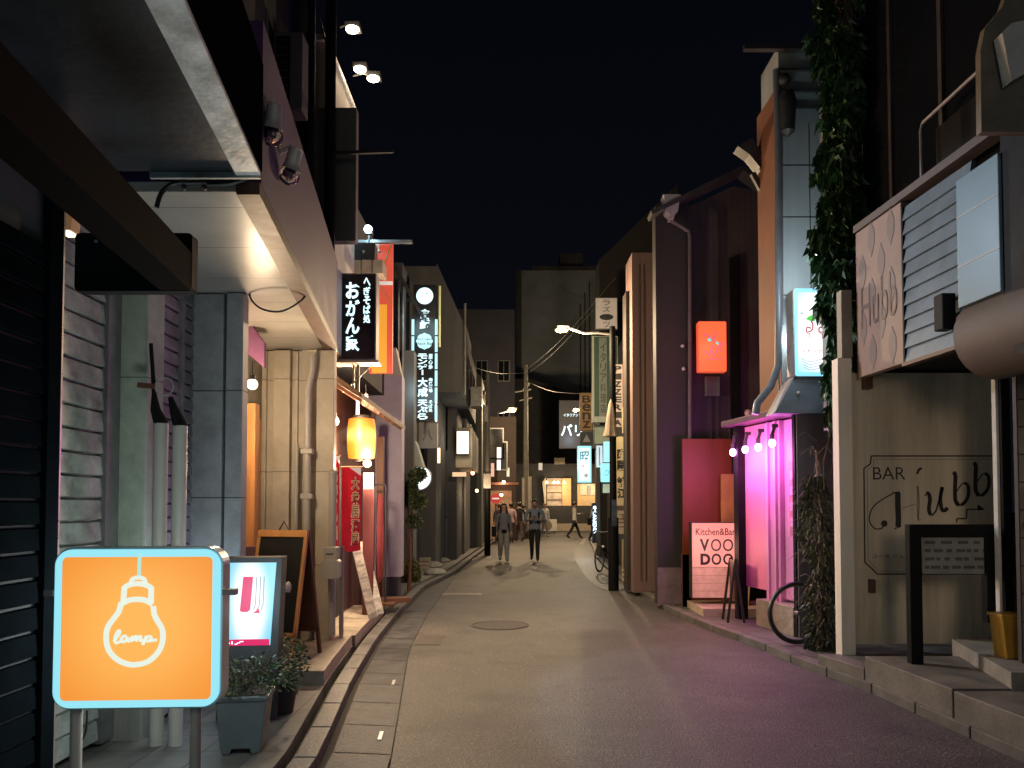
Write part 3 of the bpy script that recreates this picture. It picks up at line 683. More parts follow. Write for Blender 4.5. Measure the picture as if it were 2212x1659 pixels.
# izakaya facade parts
t = thing('izakaya', 'izakaya entrance hung with red banners, bulbs and a lantern', 'restaurant front', (-2.15, 7.95, .1))
iz = t
lb('front_wall', mat('izakaya_wood', (.09, .035, .025), .6, var=.4, streak=True), -2.5, -2.12, 8.0, 11.8, .1, 3.0, iz)
lb('post', M_brown, -1.93, -1.84, 10.9, 11.0, .1, 2.5, iz, .005)
mb = MB(); mb.prism([(-2.5+2.15, 3.25), (-1.62+2.15, 2.62), (-1.62+2.15, 2.56), (-2.5+2.15, 3.12)], .25, 3.6)
mb.build('eave', mat('eave_board', (.2, .12, .08), .6, var=.3, streak=True), iz)
mb = MB()
for k in range(9): mb.bar((-.35, .4+k*.38, 3.1), (.5, .4+k*.38, 2.56), .045, .05)
mb.build('rafters', M_brown, iz)
lb('door_opening', mat('dark_doorway', (.012, .008, .008), .8, var=.2), -2.13, -2.10, 8.5, 9.6, .1, 2.0, iz)
# drainpipes on the cream wall
def dpipe(px, Y, pyt, pyb, r, label, elbows=None, m=M_pipe, cl=()):
    a = P(px, pyb, Y); b = P(px, pyt, Y); t = thing('drainpipe', label, 'pipe', (a.x, Y, a.z))
    pts = [(0, 0, 0), (0, 0, b.z-a.z)]
    if elbows: pts += [tuple(P(ex, ey, Y)-a) for ex, ey in elbows]
    MB().tube(pts, r, 14).build('pipe', m, t, smooth=True)
    for py in cl:
        q = P(px, py, Y)-a; MB().box(-r*1.7, r*1.7, -r*1.1, r*1.6, q.z-.025, q.z+.025).build('bracket', m, t, bevel=.006)
    return t
dpipe(660, 7.42, 860, 1360, .034, 'pale drainpipe on the cream wall with two brackets', [(664, 845), (674, 800), (675, 765)], cl=(975, 1072))
dpipe(637, 7.48, 960, 1360, .02, 'thin capped pale pipe left of the drainpipe')
t = dpipe(716, 7.5, 1025, 1372, .038, 'stout cream pipe with round cap beside the meter box')
MB().lathe([(.045, 0), (.045, .03), (.02, .045)], (0, 0, P(716, 1025, 7.5).z-t.location.z), 14).build('cap', M_pipe, t, smooth=True)
dpipe(737, 7.7, 1180, 1375, .024, 'slim cream pipe right of the stout one')
x0, x1, z0, z1 = rc(694, 733, 1182, 1250, 7.32); t = thing('meter_box', 'small cream meter box with rounded lower flap on the pipes', 'meter box', ((x0+x1)/2, 7.32, z0))
hw = (x1-x0)/2; h = z1-z0
MB().box(-hw*.8, hw*.8, 0, .1, h*.5, h).build('upper_case', M_pipe, t, bevel=.012)
MB().prism(rrect(-hw, hw, 0, h*.6, .03), -.03, .1).build('flap', M_pipe, t)
MB().box(-hw*.5, hw*.3, -.003, .0, h*.76, h*.8).build('slot', M_dark, t)
# ------------------------------------------------------------------ bulbs
def bulb(px, py, Y, r, power, label, c=(1, .68, .38), m=None, cord=.12, group='bare warm bulbs on the left shops', e=None, spr=None):
    p = P(px, py, Y); t = thing('light_bulb', label, 'light bulb', tuple(p), 0, group)
    MB().ball((0, 0, 0), r, 16, 10).build('bulb', m or M_warmbulb, t, smooth=True)
    MB().lathe([(r*.55, r*.8), (r*.5, r*1.7), (.004, r*1.8)], n=12).build('socket', M_socket, t, smooth=True)
    if cord: MB().tube([(0, 0, r*1.7), (0, 0, r*1.7+cord)], .004, 6).build('cord', M_cable, t)
    if power: lamp(t, (0, 0, -r*.2), power, c, r*1.0); 
    return t
def openbulb(t):
    for ch in t.children:
        if ch.type == 'MESH' and ch.name.startswith('bulb'): ch.visible_shadow = True
bulb(545, 830, 6.3, .045, 0, 'bare warm bulb hanging before the wooden door')
bulb(790, 868, 9.2, .055, 0, 'bare warm bulb above the orange lantern')
bulb(722, 910, 8.6, .055, 0, 'bare warm bulb left of the orange lantern')
bulb(793, 1001, 9.2, .05, 0, 'bare warm bulb below the orange lantern')
# their light leaves each bulb from just outside its glass
for px, py, Y, pw, off in ((545, 830, 6.3, 10, (0, -.09, -.18)), (545, 830, 6.3, 24, (.06, .1, -.18)), (790, 868, 9.2, 105, (.08, -.1, 0)), (722, 910, 8.6, 80, (.06, -.1, 0)), (793, 1001, 9.2, 100, (.1, -.1, 0))):
    b = [o for o in col.objects if o.name.startswith('light_bulb') and (o.location-P(px, py, Y)).length < .01][0]
    lamp(b, off, pw*(2.2 if Y > 8 else 1.3), (1, .72, .45), .06)
# lantern
p = P(781, 948, 9.3); t = thing('paper_lantern', 'glowing orange paper lantern hanging at the izakaya front', 'lantern', tuple(p))
def backgrad():
    m = bpy.data.materials.new('lantern_paper'); m.use_nodes = True; n = m.node_tree.nodes; L = m.node_tree.links; b = n['Principled BSDF']
    b.inputs['Base Color'].default_value = (.25, .06, .01, 1); tcx = n.new('ShaderNodeTexCoord'); s = n.new('ShaderNodeSeparateXYZ'); L.new(tcx.outputs['Object'], s.inputs[0])
    mr = n.new('ShaderNodeMapRange'); mr.inputs['From Min'].default_value = -.26; mr.inputs['From Max'].default_value = .26; L.new(s.outputs[2], mr.inputs[0])
    r = n.new('ShaderNodeValToRGB'); L.new(mr.outputs[0], r.inputs[0]); e = r.color_ramp.elements
    e[0].color = (.95, .26, .01, 1); e[1].color = (.85, .16, .015, 1); x = e.new(.58); x.color = (1.5, .85, .2, 1); x = e.new(.36); x.color = (1.0, .33, .015, 1); x = e.new(.78); x.color = (1.0, .3, .02, 1)
    L.new(r.outputs[0], b.inputs['Emission Color']); b.inputs['Emission Strength'].default_value = 1.15; return m
pr = [(.1, -.25)]+[(.172*math.sin(PI*(.24+.52*i/24))**.32+(.004 if i % 2 else 0), -.24+.48*i/24) for i in range(25)]+[(.1, .25)]
MB().lathe(pr, n=24).build('paper', backgrad(), t, smooth=True)
MB().lathe([(.1, .0), (.105, .02), (.1, .04)], (0, 0, .245), 20).build('top_rim', M_socket, t); MB().lathe([(.1, .0), (.105, .02), (.1, .04)], (0, 0, -.285), 20).build('bottom_rim', M_socket, t)
lamp(t, (.1, -.28, -.05), 10, (1, .5, .15), .12)

# hanging red banners with outlined letters
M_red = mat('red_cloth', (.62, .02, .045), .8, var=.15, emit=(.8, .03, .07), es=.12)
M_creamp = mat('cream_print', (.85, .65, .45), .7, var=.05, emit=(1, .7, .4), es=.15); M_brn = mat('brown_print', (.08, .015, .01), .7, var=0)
def banner(px, Y, label, s, col_w=.5, rz=0, side='r'):
    x0, x1, z0, z1 = rc(px[0], px[1], px[2], px[3], Y); hw = (x1-x0)/2; h = z1-z0
    t = thing('cloth_banner', label, 'banner', ((x0+x1)/2, Y, z0), rz, 'red cloth banners at the izakaya')
    mb = MB(); nx, nz = 8, 16
    g = [[(-hw+2*hw*i/nx, .012*math.sin(i*1.3+j*.4), h*j/nz+(-.02*math.sin(i/nx*PI) if j == 0 else 0)) for i in range(nx+1)] for j in range(nz+1)]
    vs = [v for r in g for v in r]; mb.add(vs, [(j*(nx+1)+i, j*(nx+1)+i+1, (j+1)*(nx+1)+i+1, (j+1)*(nx+1)+i) for j in range(nz) for i in range(nx)])
    mb.build('cloth', M_red, t, smooth=True)
    b = (hw-2*hw*col_w, hw-.01, .04, h-.1)
    text(s, b, M_creamp, t, y=-.02, bold=.06, vertical=True, gap=.02); text(s, (b[0]+.012, b[1]-.012, b[2], b[3]), M_brn, t, y=-.0235, bold=-.005, vertical=True, gap=.1)
    MB().tube([(-hw-.01, 0, h+.008), (hw+.01, 0, h+.008)], .008, 6).build('rod', M_wood, t)
    MB().prism([(-hw*.2, h), (hw, h), (hw, h-.09)], -.018, -.014).build('white_corner', MW, t)
banner((737, 779, 1010, 1188), 8.35, 'large red cloth banner with outlined Japanese letters beside the cream pipe', '大衆居酒屋')
banner((716, 732, 985, 1180), 8.2, 'narrow red banner half hidden behind the cream pipe', 'おでん串', .7)
x0, x1, z0, z1 = rc(785, 806, 1022, 1056, 9.2); t = thing('paper_notice', 'small pink lit notice under the lower bulb', 'notice', ((x0+x1)/2, 9.2, z0))
MB().box(-(x1-x0)/2, (x1-x0)/2, 0, .02, 0, z1-z0).build('sheet', mat('pink_paper', (.7, .3, .22), .7, var=.1, emit=(1, .4, .3), es=.25), t)
# brown gate frames / bunched curtain
for px, Y, lab in (((782, 806, 1056, 1335), 9.4, 'dark maroon wooden screen by the leaning menu boards'), ):
    x0, x1, z0, z1 = rc(*px, Y); t = thing('wooden_screen', lab, 'screen', ((x0+x1)/2, Y, .17))
    MB().box(-(x1-x0)/2, (x1-x0)/2, 0, .05, 0, z1-.17).build('panel', mat('maroon', (.11, .025, .03), .6, var=.3, streak=True), t, bevel=.005)
x0, x1, z0, z1 = rc(806, 832, 1050, 1310, 10.4); t = thing('banner_stand', 'dark metal banner stand holding a furled red banner', 'banner stand', ((x0+x1)/2, 10.4, .17))
hw = (x1-x0)/2; h = z1-.17
MB().tube([(-hw, 0, 0), (-hw, 0, h), (-hw+.02, 0, h+.02), (hw-.02, 0, h+.02), (hw, 0, h-.02), (hw, 0, 0)], .012, 8).build('frame', M_dark, t)
MB().lathe([(.02, 0), (.045, .1), (.05, .5), (.045, .9), (.035, 1.15), (.01, 1.2)], (0, 0, h-1.3), 9, fn=lambda a, z: 1+.25*math.sin(a*3+z*2)).build('furled_cloth', mat('dull_red_cloth', (.16, .02, .025), .8, var=.3), t, smooth=True)
MB().box(-.2, .22, -.15, .15, 0, .03).build('foot', M_brown, t, bevel=.005)
# leaning menu boards
for i, (px, lab) in enumerate((((770, 778), 'left of the two long menu boards leaning at the izakaya door'), ((790, 800), 'right of the two long menu boards leaning at the izakaya door'))):
    Yb = 8.75+i*.12; b = G(806+i*14, 1335-i*8, .178); t = thing('menu_board', lab, 'menu board', (b.x, b.y, .178), R(12), 'menu boards leaning at the izakaya')
    hgt = .98-.1*i; mb = MB().box(-.055, .055, -.012, .012, 0, hgt)
    rot = (R(-3), R(-13.5), 0)
    mb.build('board', mat('plastic_menu', (.55, .55, .53), .35, var=.2, ns=12), t, rot=rot, bevel=.004)
    mb = MB()
    for k in range(6): mb.box(-.045, .045, -.0145, -.0125, .05+k*.15, .05+k*.15+.12)
    mb.build('menu_cards', mat('menu_cards', (.75, .73, .7), .4, var=.5, ns=25), t, rot=rot)
o = MB().box(-.22, .22, -.12, .12, 0, .06).build('low_stand', M_brown, None, loc=tuple(G(850, 1300, .175)), rot=(0, 0, .3)); tag(o, 'low brown wooden stand at the kerb past the leaning boards', 'stand')

# ------------------------------------------------------------------ lamp sign (big, orange)
Y = 3.0; x0, x1, z0, z1 = rc(117, 475, 1182, 1531, Y); hw = (x1-x0)/2; h = z1-z0; RZ = R(3)
t = thing('lamp_sign', 'square orange glowing sign with a drawn light bulb and cyan lit rim', 'sign', ((x0+x1)/2, Y, z0), RZ)
ls = t
MB().prism(rrect(-hw, hw, 0, h, .07, 8), 0, .085).build('case', mat('steel_case', (.5, .55, .58), .3, metal=.7, var=.1), t)
MB().prism(rrect(-hw+.008, hw-.008, .008, h-.008, .064, 8), -.012, -.001).build('glowing_rim', glow('cyan_rim', (.33, .84, .97), .95), t)
bw = .037
M_or = backlit('orange_face', (1.0, .47, .10), (.92, .31, .045), 1.0, .42, .42, 1.25)
MB().prism(rrect(-hw+bw, hw-bw, -h/2+bw, h/2-bw, .02, 4), -.0155, -.0125).build('face_panel', M_or, t, loc=(0, 0, h/2))
sc_ = (x1-x0)/355.
def S(px, py): return ((px-296)*sc_, (1531-py)*sc_)
M_ink = glow('pale_sign_line', (.82, .92, .80), .95); M_ink2 = glow('pale_blue_line', (.5, .86, .82), .9)
mb = MB(); yy = -.017
ribbon(mb, [S(300, 1199), S(299.5, 1249)], .0125, yy)
mb.build('cord_mark', M_ink2, t)
mb = MB()
def S2(px, py):  # crop coords (scale 2.698 offset 80,1280) -> sign
    X = (px/2.698+80)/1.1302; Yp = (py/2.698+1280)/1.1302; return S(X, Yp)
out = [(588, 520), (572, 580), (540, 625), (505, 680), (495, 750), (515, 830), (570, 890), (640, 920), (700, 922), (770, 900), (830, 840), (855, 770), (852, 700), (820, 640), (800, 600), (792, 545)]
ribbon(mb, smooth_pts([S2(*p) for p in out], 5), .0205, yy)
ribbon(mb, smooth_pts([S2(590, 528), S2(640, 505), S2(690, 500), S2(740, 507), S2(788, 532)], 5), .0205, yy)
ribbon(mb, [S2(600, 520), S2(606, 420)], .021, yy); ribbon(mb, [S2(777, 525), S2(777, 425)], .021, yy)
ribbon(mb, smooth_pts([S2(598, 432), S2(630, 408), S2(690, 398), S2(745, 408), S2(784, 432)], 5), .020, yy)
ribbon(mb, smooth_pts([S2(645, 398), S2(655, 370), S2(692, 358), S2(728, 368), S2(742, 398)], 5), .016, yy)
mb.build('bulb_drawing', M_ink, t)
mb = MB()
for st in ([(545, 770), (575, 730), (580, 703), (565, 712), (550, 755), (558, 782), (590, 770)],
           [(625, 738), (600, 742), (592, 765), (610, 775), (635, 748), (632, 770), (650, 768)],
           [(652, 768), (662, 742), (662, 768), (680, 742), (688, 745), (686, 768), (706, 742), (716, 746), (712, 768), (730, 764)],
           [(752, 738), (728, 795), (745, 760), (765, 742), (782, 748), (772, 768), (752, 772)], [(772, 770), (818, 764)]):
    ribbon(mb, smooth_pts([S2(*p) for p in st], 4), .011, yy)
mb.build('script_lettering', M_ink, t)
MB().box(-hw-.035, -hw, -.01, .03, h*.7, h*.735).build('side_bracket', M_iron, t); MB().box(hw, hw+.05, -.01, .03, h*.7, h*.735).build('side_bracket', M_iron, t)
for px in (162, 416):
    a = P(px, 1540, Y+.03)
    MB().tube([(a.x-t.location.x, .06, .0), (a.x-t.location.x, .06, -z0+.075)], .022, 14).build('leg', M_pipe, t, smooth=True)
cable('cable', 'thin black cable trailing beneath the orange sign', [P(188, 1535, 3.1), P(185, 1580, 3.1), P(165, 1625, 3.1), P(140, 1690, 3.1), P(120, 1750, 3.1)], .004)
lamp(ls, (0, -.35, h/2), 1.6, (1, .62, .35), .3)
lamp(ls, (-.12, .5, h/2), 14, (.85, 1, .95), .15); lamp(ls, (.2, .45, h/2), 13, (.85, 1, .95), .15)

# ------------------------------------------------------------------ J sign
x0, x1, z0, z1 = rc(474, 600, 1204, 1440, 5.1); hw = (x1-x0)/2; h = z1-z0
t = thing('pavement_sign', 'black box pavement sign with white lit face and a magenta letter J', 'sign', ((x0+x1)/2, 5.1, .09), R(6))
zb = z0-.09
poly = [(-hw-.015, 0), (hw-.02, 0), (hw+.02, zb+h), (-hw+.03, zb+h)]
MB().prism(poly, 0, .16).build('case', M_dark, t, bevel=.004)
k = .055
M_jf = backlit('white_face', (1, 1, 1), (.25, .7, .9), 1.0, .15, .42, 1.9)
zf0 = zb+.14; zf1 = zb+h-.035
f = MB().prism([(-hw+.012, zf0-(zf0+zf1)/2), (hw-.055, zf0-(zf0+zf1)/2), (hw-.02, (zf1-zf0)/2), (-hw+.055, (zf1-zf0)/2)], -.006, .001).build('face_panel', M_jf, t, loc=(0, 0, (zf0+zf1)/2))
M_mag = glow('magenta_print', (.78, .02, .14), .9)
H = zf1-zf0; zc = (zf0+zf1)/2
def J(a, b): return (-hw+.04+a*(2*hw-.1), zf0+b*H)
MB().prism([J(.33, .42), J(.38, .405), J(.5, .405), J(.56, .43), J(.62, .83), J(.40, .83)], -.010, -.007).prism([J(.62, .39), J(.78, .39), J(.74, .46), J(.70, .42)], -.010, -.007).build('letter', M_mag, t)
mb = MB()
for q in (0, .09, .17): ribbon(mb, [J(.70+q, .83), J(.68+q, .5), J(.64+q, .43)], .005, -.0075)
mb.build('fine_lines', mat('grey_print', (.25, .3, .35), .5, var=0), t)
MB().prism([J(-.02, -.0), J(1.0, -.0), J(1.0, .075), J(-.02, .075)], -.009, -.0065).build('magenta_strip', M_mag, t)
text('B1', (J(.02, 0)[0], J(.18, 0)[0], J(0, .02)[1], J(0, .055)[1]), M_whtglow, t, y=-.0095, bold=.03)
mb = MB(); ribbon(mb, [J(.22, .02), J(.28, .02), J(.28, .035), J(.34, .035), J(.34, .05), J(.42, .05)], .006, -.0095); mb.build('stair_mark', M_whtglow, t)
lamp(t, (0, -.3, zc), 6, (.7, .9, 1), .2); lamp(t, (-.25, .35, zc), 7, (.7, .88, 1), .15)

# ------------------------------------------------------------------ blackboard A-frame
t = thing('blackboard', 'wooden framed A-board with an empty blackboard on the cream step', 'A-board', (P(612, 1300, 6.75).x, 6.75, .19), R(-17))
hh = 1.12; hw = .25; sp = R(11)
def tilt(o, s): o.rotation_euler = (s, 0, 0)
M_or2 = mat('honey_wood', (.62, .3, .1), .45, var=.3, streak=True, ns=6)
for nm, mm, s, yb in (('front', M_or2, -sp, -.22), ('back', M_brown, sp, .22)):
    mb = MB(); mb.box(-hw, hw, -.015, .015, hh-.06, hh).box(-hw, hw, -.015, .015, .2, .24)
    mb.box(-hw, -hw+.03, -.015, .015, 0, hh-.061).box(hw-.03, hw, -.015, .015, 0, hh-.061)
    o = mb.build(nm+'_frame', mm, t, loc=(0, yb, 0), bevel=.003); tilt(o, s)
    o = MB().box(-hw+.03, hw-.03, -.004, .006, .24, hh-.06).build(nm+'_panel', mat('chalkboard', (.012, .014, .014), .4, var=.3) if nm == 'front' else M_brown, t, loc=(0, yb, 0)); tilt(o, s)
MB().tube([(-.05, 0, hh-.02), (0, 0, hh+.06), (.05, 0, hh-.02)], .007, 6).build('handle', M_socket, t)
# chair cap shaped pale spot = small lamp on the chalkboard frame
p = P(620, 1270, 6.45); o = MB().lathe([(.035, -.03), (.038, 0), (.03, .03), (.012, .05), (.005, .055)], n=12).build('clip_lamp', M_wht, None, loc=(p.x, p.y, p.z), rot=(0, R(15), 0)); tag(o, 'small white clip lamp shade on the blackboard', 'clip lamp')
o = MB().box(-.16, .16, -.05, .05, 0, .95).build('brown_box', mat('mauve_board', (.13, .07, .09), .6, var=.2), None, loc=(P(540, 1200, 6.6).x, 6.9, .19), bevel=.005); o.name = 'side_panel'; tag(o, 'plain mauve board standing behind the blackboard', 'board')

# ------------------------------------------------------------------ planters
def leaves(n, fn, size, mb=None, droop=.3, asp=.45):
    mb = mb or MB()
    for i in range(n):
        p, d = fn(i); s = size*random.uniform(.4, 1.5); d = (Vector(d)+Vector((random.gauss(0, .5), random.gauss(0, .5), random.gauss(0, .5)))).normalized()
        u = d.cross(Vector((random.gauss(0, 1), random.gauss(0, 1), random.gauss(0, 1)))).normalized(); p = Vector(p)
        tip = p+d*s+Vector((0, 0, -droop*s)); mid = p+d*s*.5
        nrm = d.cross(u)*s*.12
        mb.add([p, mid+u*s*asp/2+nrm, tip, mid-u*s*asp/2+nrm], [(0, 1, 2), (0, 2, 3)])
    return mb
M_leaf = mat('plant_leaf', (.06, .085, .035), .5, var=.5, ns=9, c2=(.02, .032, .014)); M_leafd = mat('dry_leaf', (.09, .06, .035), .7, var=.5, ns=9)
M_ivy = islands(mat('ivy_leaf', (.05, .11, .045), .42, var=.5, ns=7, c2=(.02, .045, .02)))
islands(M_leaf); islands(M_leafd)
b = G(505, 1630, .078); t = thing('planter', 'square grey plastic planter full of trailing plants beside the orange sign', 'planter', (b.x+.02, b.y+.12, .078), R(8))
MB().prism([(-.115, .04), (-.1, .0), (-.06, 0), (-.05, .03), (.05, .03), (.06, 0), (.1, 0), (.115, .04), (.14, .3), (-.14, .3)], -.12, .12).build('pot', mat('grey_plastic', (.07, .08, .088), .45, var=.15), t, bevel=.006)
MB().box(-.155, .155, -.135, .135, .3, .33).build('rim', mat('grey_plastic', (0, 0, 0)), t, bevel=.008)
MB().box(-.13, .13, -.11, .11, .29, .335).build('soil', mat('soil', (.03, .02, .015), .9, var=.3), t)
def pf(i):
    a = random.uniform(0, 2*PI); r = random.random()**.5*.24; z = .33+random.random()*.22*(1-r*1.6)
    return (r*math.cos(a)+.06, r*math.sin(a), z), (math.cos(a), math.sin(a), .8)
leaves(900, pf, .034).build('foliage', M_leaf, t)
mb = MB()
for i in range(36):
    a = random.uniform(0, 2*PI); r = random.uniform(.1, .28); mb.tube([(0, 0, .33), (r*.6*math.cos(a), r*.6*math.sin(a), .48), (r*math.cos(a), r*math.sin(a), .5+random.uniform(-.1, .12))], [.003, .002, .001], 4)
mb.build('stems', M_leafd, t)
b = G(590, 1560, .078); t = thing('planter', 'round dark planter with a leafy bush just behind the grey one', 'planter', (b.x-.04, b.y+.25, .078))
MB().lathe([(.1, 0), (.13, .22), (.14, .24), (.12, .24), (.11, .2)], n=18).build('pot', M_dark, t, smooth=True)
def pf(i):
    a = random.uniform(0, 2*PI); r = random.random()**.5*.19; return (r*math.cos(a), r*math.sin(a), .26+random.random()*.3*(1-r*2)), (math.cos(a), math.sin(a), .7)
leaves(800, pf, .034).build('foliage', M_leaf, t)
for px, py, lab in ((620, 1500, 'dark red brick block on the pavement behind the planters'), ):
    g = G(px, py, .078); o = MB().box(-.07, .07, -.05, .05, 0, .14).build('brick', mat('dark_brick', (.09, .03, .025), .7, var=.3), None, loc=tuple(g), bevel=.006); tag(o, lab, 'brick')
g = G(500, 1450, .078); o = MB().tube([(-.1, 0, .2), (.1, 0, .2)], .02, 12).build('roll', M_wht, None, loc=(G(497, 1600, .078).x-.05, 4.95, .1)); o.name = 'white_tube'; tag(o, 'short white tube lying against the base of the white lit sign', 'tube')
# ================================================================== LEFT, FURTHER ON
def windows(t, wid, z0, z1, cols, m=None, y=0, x0=None, lit=()):
    rows = max(1, int((z1-z0)/2.9)); x0 = -wid if x0 is None else x0
    for r in range(rows):
        for c in range(cols):
            cw = wid/cols; a = x0+cw*(c+.22); b = x0+cw*(c+.78); z = z0+(z1-z0)*r/rows+.7
            f = MB().box(a, b, y-.05, y-.002, z, z+1.3).build('window', M_iron, t)
            MB().box(a+.06, (a+b)/2-.02, y-.06, y-.051, z+.06, z+1.24).box((a+b)/2+.02, b-.06, y-.06, y-.051, z+.06, z+1.24).build('pane', glow('lit_room', (1, .75, .45), .35) if (r, c) in lit else M_glassd, f)
            if random.random() < .4: MB().box(a, b, y-.4, y-.06, z-.12, z-.04).box(a, b, y-.4, y-.37, z-.03, z+.45).build('balcony', M_greywall, t)
def building(name, label, px, Y, depth, m, parts=(), x_in=None, base=.0, cat='building'):
    """camera-side wall and street-side wall of a block; px=(l,r,top)"""
    x0, x1, z0, z1 = rc(px[0], px[1], px[2], 1200, Y); t = thing(name, label, cat, (x1, Y, base))
    MB().box(x0-x1, 0, 0, depth, 0, z1-base).build('wall', m, t); t['h'] = z1; return t
# dark tower building whose front carries the vertical sign
t = building('building', 'dark grey building with an overhanging corner behind the tall vertical light sign', (868, 941, 575), 18.0, 3.0, mat('slate_wall', (.075, .08, .085), .8, var=.35, ns=1.2, streak=True))
MB().prism([(0, 7.3), (0, 5.0), (.0, 4.2), (.6, 4.2), (.62, 5.9)], 0.0, 7).build('corner_bay', mat('slate_wall', (0, 0, 0)), t)
MB().box(-1.2, -.2, -.03, .01, 2.0, 3.1).build('window', M_glassd, t)
mb = MB()
for k in range(4): mb.box(.605, .63, .6+k*1.5, 1.6+k*1.5, 4.7, 5.5)
mb.build('window', M_glassd, t)
MB().tube([(.66, .3, 4.2), (.66, .3, 6.4)], .035, 8).build('downpipe', M_iron, t)
MB().box(.63, .95, 3.2, 3.9, 4.3, 4.85).build('air_conditioner', M_iron, t, bevel=.02)
# small grey sign under the vertical sign
t2, hw, h = signbox('grey_sign', 'unlit grey board sign with faint strokes below the vertical light sign', 'sign', (903, 945, 912, 968), 15.6, .1, M_iron, mat('grey_face', (.16, .17, .18), .6, var=.2), .012)
text('八', (-hw*.5, hw*.5, h*.3, h*.7), M_dark, t2, y=-.008)
# vertical light sign tower
x0, x1, z0, z1 = rc(892, 941, 615, 910, 15.0); hw = (x1-x0)/2; h = z1-z0
t = thing('vertical_sign', 'tall vertical stack of lit white Japanese shop panels on black', 'sign', ((x0+x1)/2, 15.0, z0))
MB().box(-hw, hw, 0, .25, 0, h).build('case', M_signblk, t)
mb = MB()
for k in range(6):
    a, b = h*k/6+.02, h*(k+1)/6-.02
    mb.box(-hw, -hw+.045, -.01, -.001, a, b).box(hw-.045, hw, -.01, -.001, a, b)
mb.build('side_tubes', M_cyan, t)
q = h/6
MB().lathe([(q*.36, 0), (q*.37, .01), (.001, .012)], (0, 0, 0), 24, 'y').build('round_emblem', M_whtglow, t, loc=(0, -.002, h-q*.5))
text('小 品', (-.06, .06, h-q*.44, h-q*.34), M_signblk, t, y=-.016, bold=.01)
text('倉庫野', (-hw*.45, hw*.45, h-q*1.95, h-q*1.08), M_whtglow, t, y=-.003, bold=.05, vertical=True, gap=.0)
MB().lathe([(q*.34, 0), (q*.35, .01), (.001, .012)], (0, 0, 0), 20, 'y', fn=lambda a, z: 1+.06*math.cos(8*a)).build('oval_emblem', M_cyan, t, loc=(0, -.012, h-q*2.5))
t.children[-1].scale = (1.15, 1, .75)
text('Nico again', (-hw*.75, hw*.75, h-q*2.47, h-q*2.36), M_signblk, t, y=-.028, bold=.01); text('Snack Bar', (-hw*.75, hw*.75, h-q*2.66, h-q*2.55), M_signblk, t, y=-.028, bold=.01)
text('モンデー', (-hw*.6, hw*.25, h-q*3.98, h-q*3.03), M_whtglow, t, y=-.003, bold=.035, vertical=True, gap=.02)
text('居心地', (hw*.35, hw*.72, h-q*3.75, h-q*3.05), M_whtglow, t, y=-.003, bold=.02, vertical=True, gap=.03)
text('大成', (-hw*.6, hw*.3, h-q*4.95, h-q*4.08), M_whtglow, t, y=-.003, bold=.035, vertical=True, gap=.02)
text('串焼酒場', (hw*.38, hw*.72, h-q*4.75, h-q*4.1), M_whtglow, t, y=-.003, bold=.02, vertical=True, gap=.03)
text('天ぷら', (-hw*.6, hw*.3, h-q*5.93, h-q*5.05), M_whtglow, t, y=-.003, bold=.035, vertical=True, gap=.02)
text('そば処', (hw*.38, hw*.72, h-q*5.6, h-q*5.08), M_whtglow, t, y=-.003, bold=.02, vertical=True, gap=.03)
for a_, b_ in (((-hw-.5, .12, h*.9), (-hw, .12, h*.9)), ((-hw-.5, .12, h*.3), (-hw, .12, h*.3)), ((0, .12, -.25), (0, .12, 0))): MB().bar(a_, b_, .045, .045).build('bracket', M_dark, t)
MB().tube([(hw+.06, .1, h*.55), (hw+.06, .1, h)], .025, 8).build('yellow_tube', mat('pale_yellow', (.5, .55, .3), .5, var=.1), t)
lamp(t, (-.05, -.5, h*.7), 14, (.62, .92, 1), .3); lamp(t, (-.05, -.5, h*.2), 14, (.62, .92, 1), .3)
# dark wall structure at its left carrying pipes
x0, x1, z0, z1 = rc(846, 893, 545, 1060, 14.6); o_ = thing('dark_building', 'narrow black building edge with pipes between the striped board and the vertical sign', 'building', (x0, 14.6, 0))
MB().box(-1.2, (x1-x0)*.45, 0, 3.0, 0, z1-.2).build('wall', M_darkwall, o_)
MB().box((x1-x0)*.35, x1-x0, -.0, .5, 0, rc(0, 1, 757, 1060, 14.6)[3]).build('lower_wall', M_greywall, o_)
mb = MB()
for u in (.12, .2): mb.tube([(u, -.05, 1), (u, -.05, z1-.4-u)], .022, 8)
mb.build('pipes', M_iron, o_)
MB().bar((.05, -.1, z1-.3), (.6, -.1, z1-1.3), .06, .06).build('brace', M_dark, o_)
# pendant tube light
p = P(948, 985, 15.2); t = thing('tube_lamp', 'slim warm tube lamp hanging right of the grey board sign', 'lamp', tuple(p))
MB().tube([(0, 0, -.14), (0, 0, .16)], .028, 10).build('tube', glow('tube_warm', (1, .72, .42), 2.2), t, smooth=True)
MB().tube([(0, 0, .16), (0, 0, .55)], .006, 6).build('cord', M_iron, t)
# pale hood awning
a = [P(x, y, 14.8) for x, y in ((884, 925), (900, 960), (915, 1010), (884, 1005))]; o0 = a[3]
t = thing('hood_awning', 'small pale grey hood awning above the round lit sign', 'awning', tuple(o0))
MB().prism([(v.x-o0.x, v.z-o0.z) for v in (a[0], a[3], a[2], a[1])], 0, .4).build('canvas', mat('pale_canvas', (.3, .33, .3), .8, var=.15), t, bevel=.006)
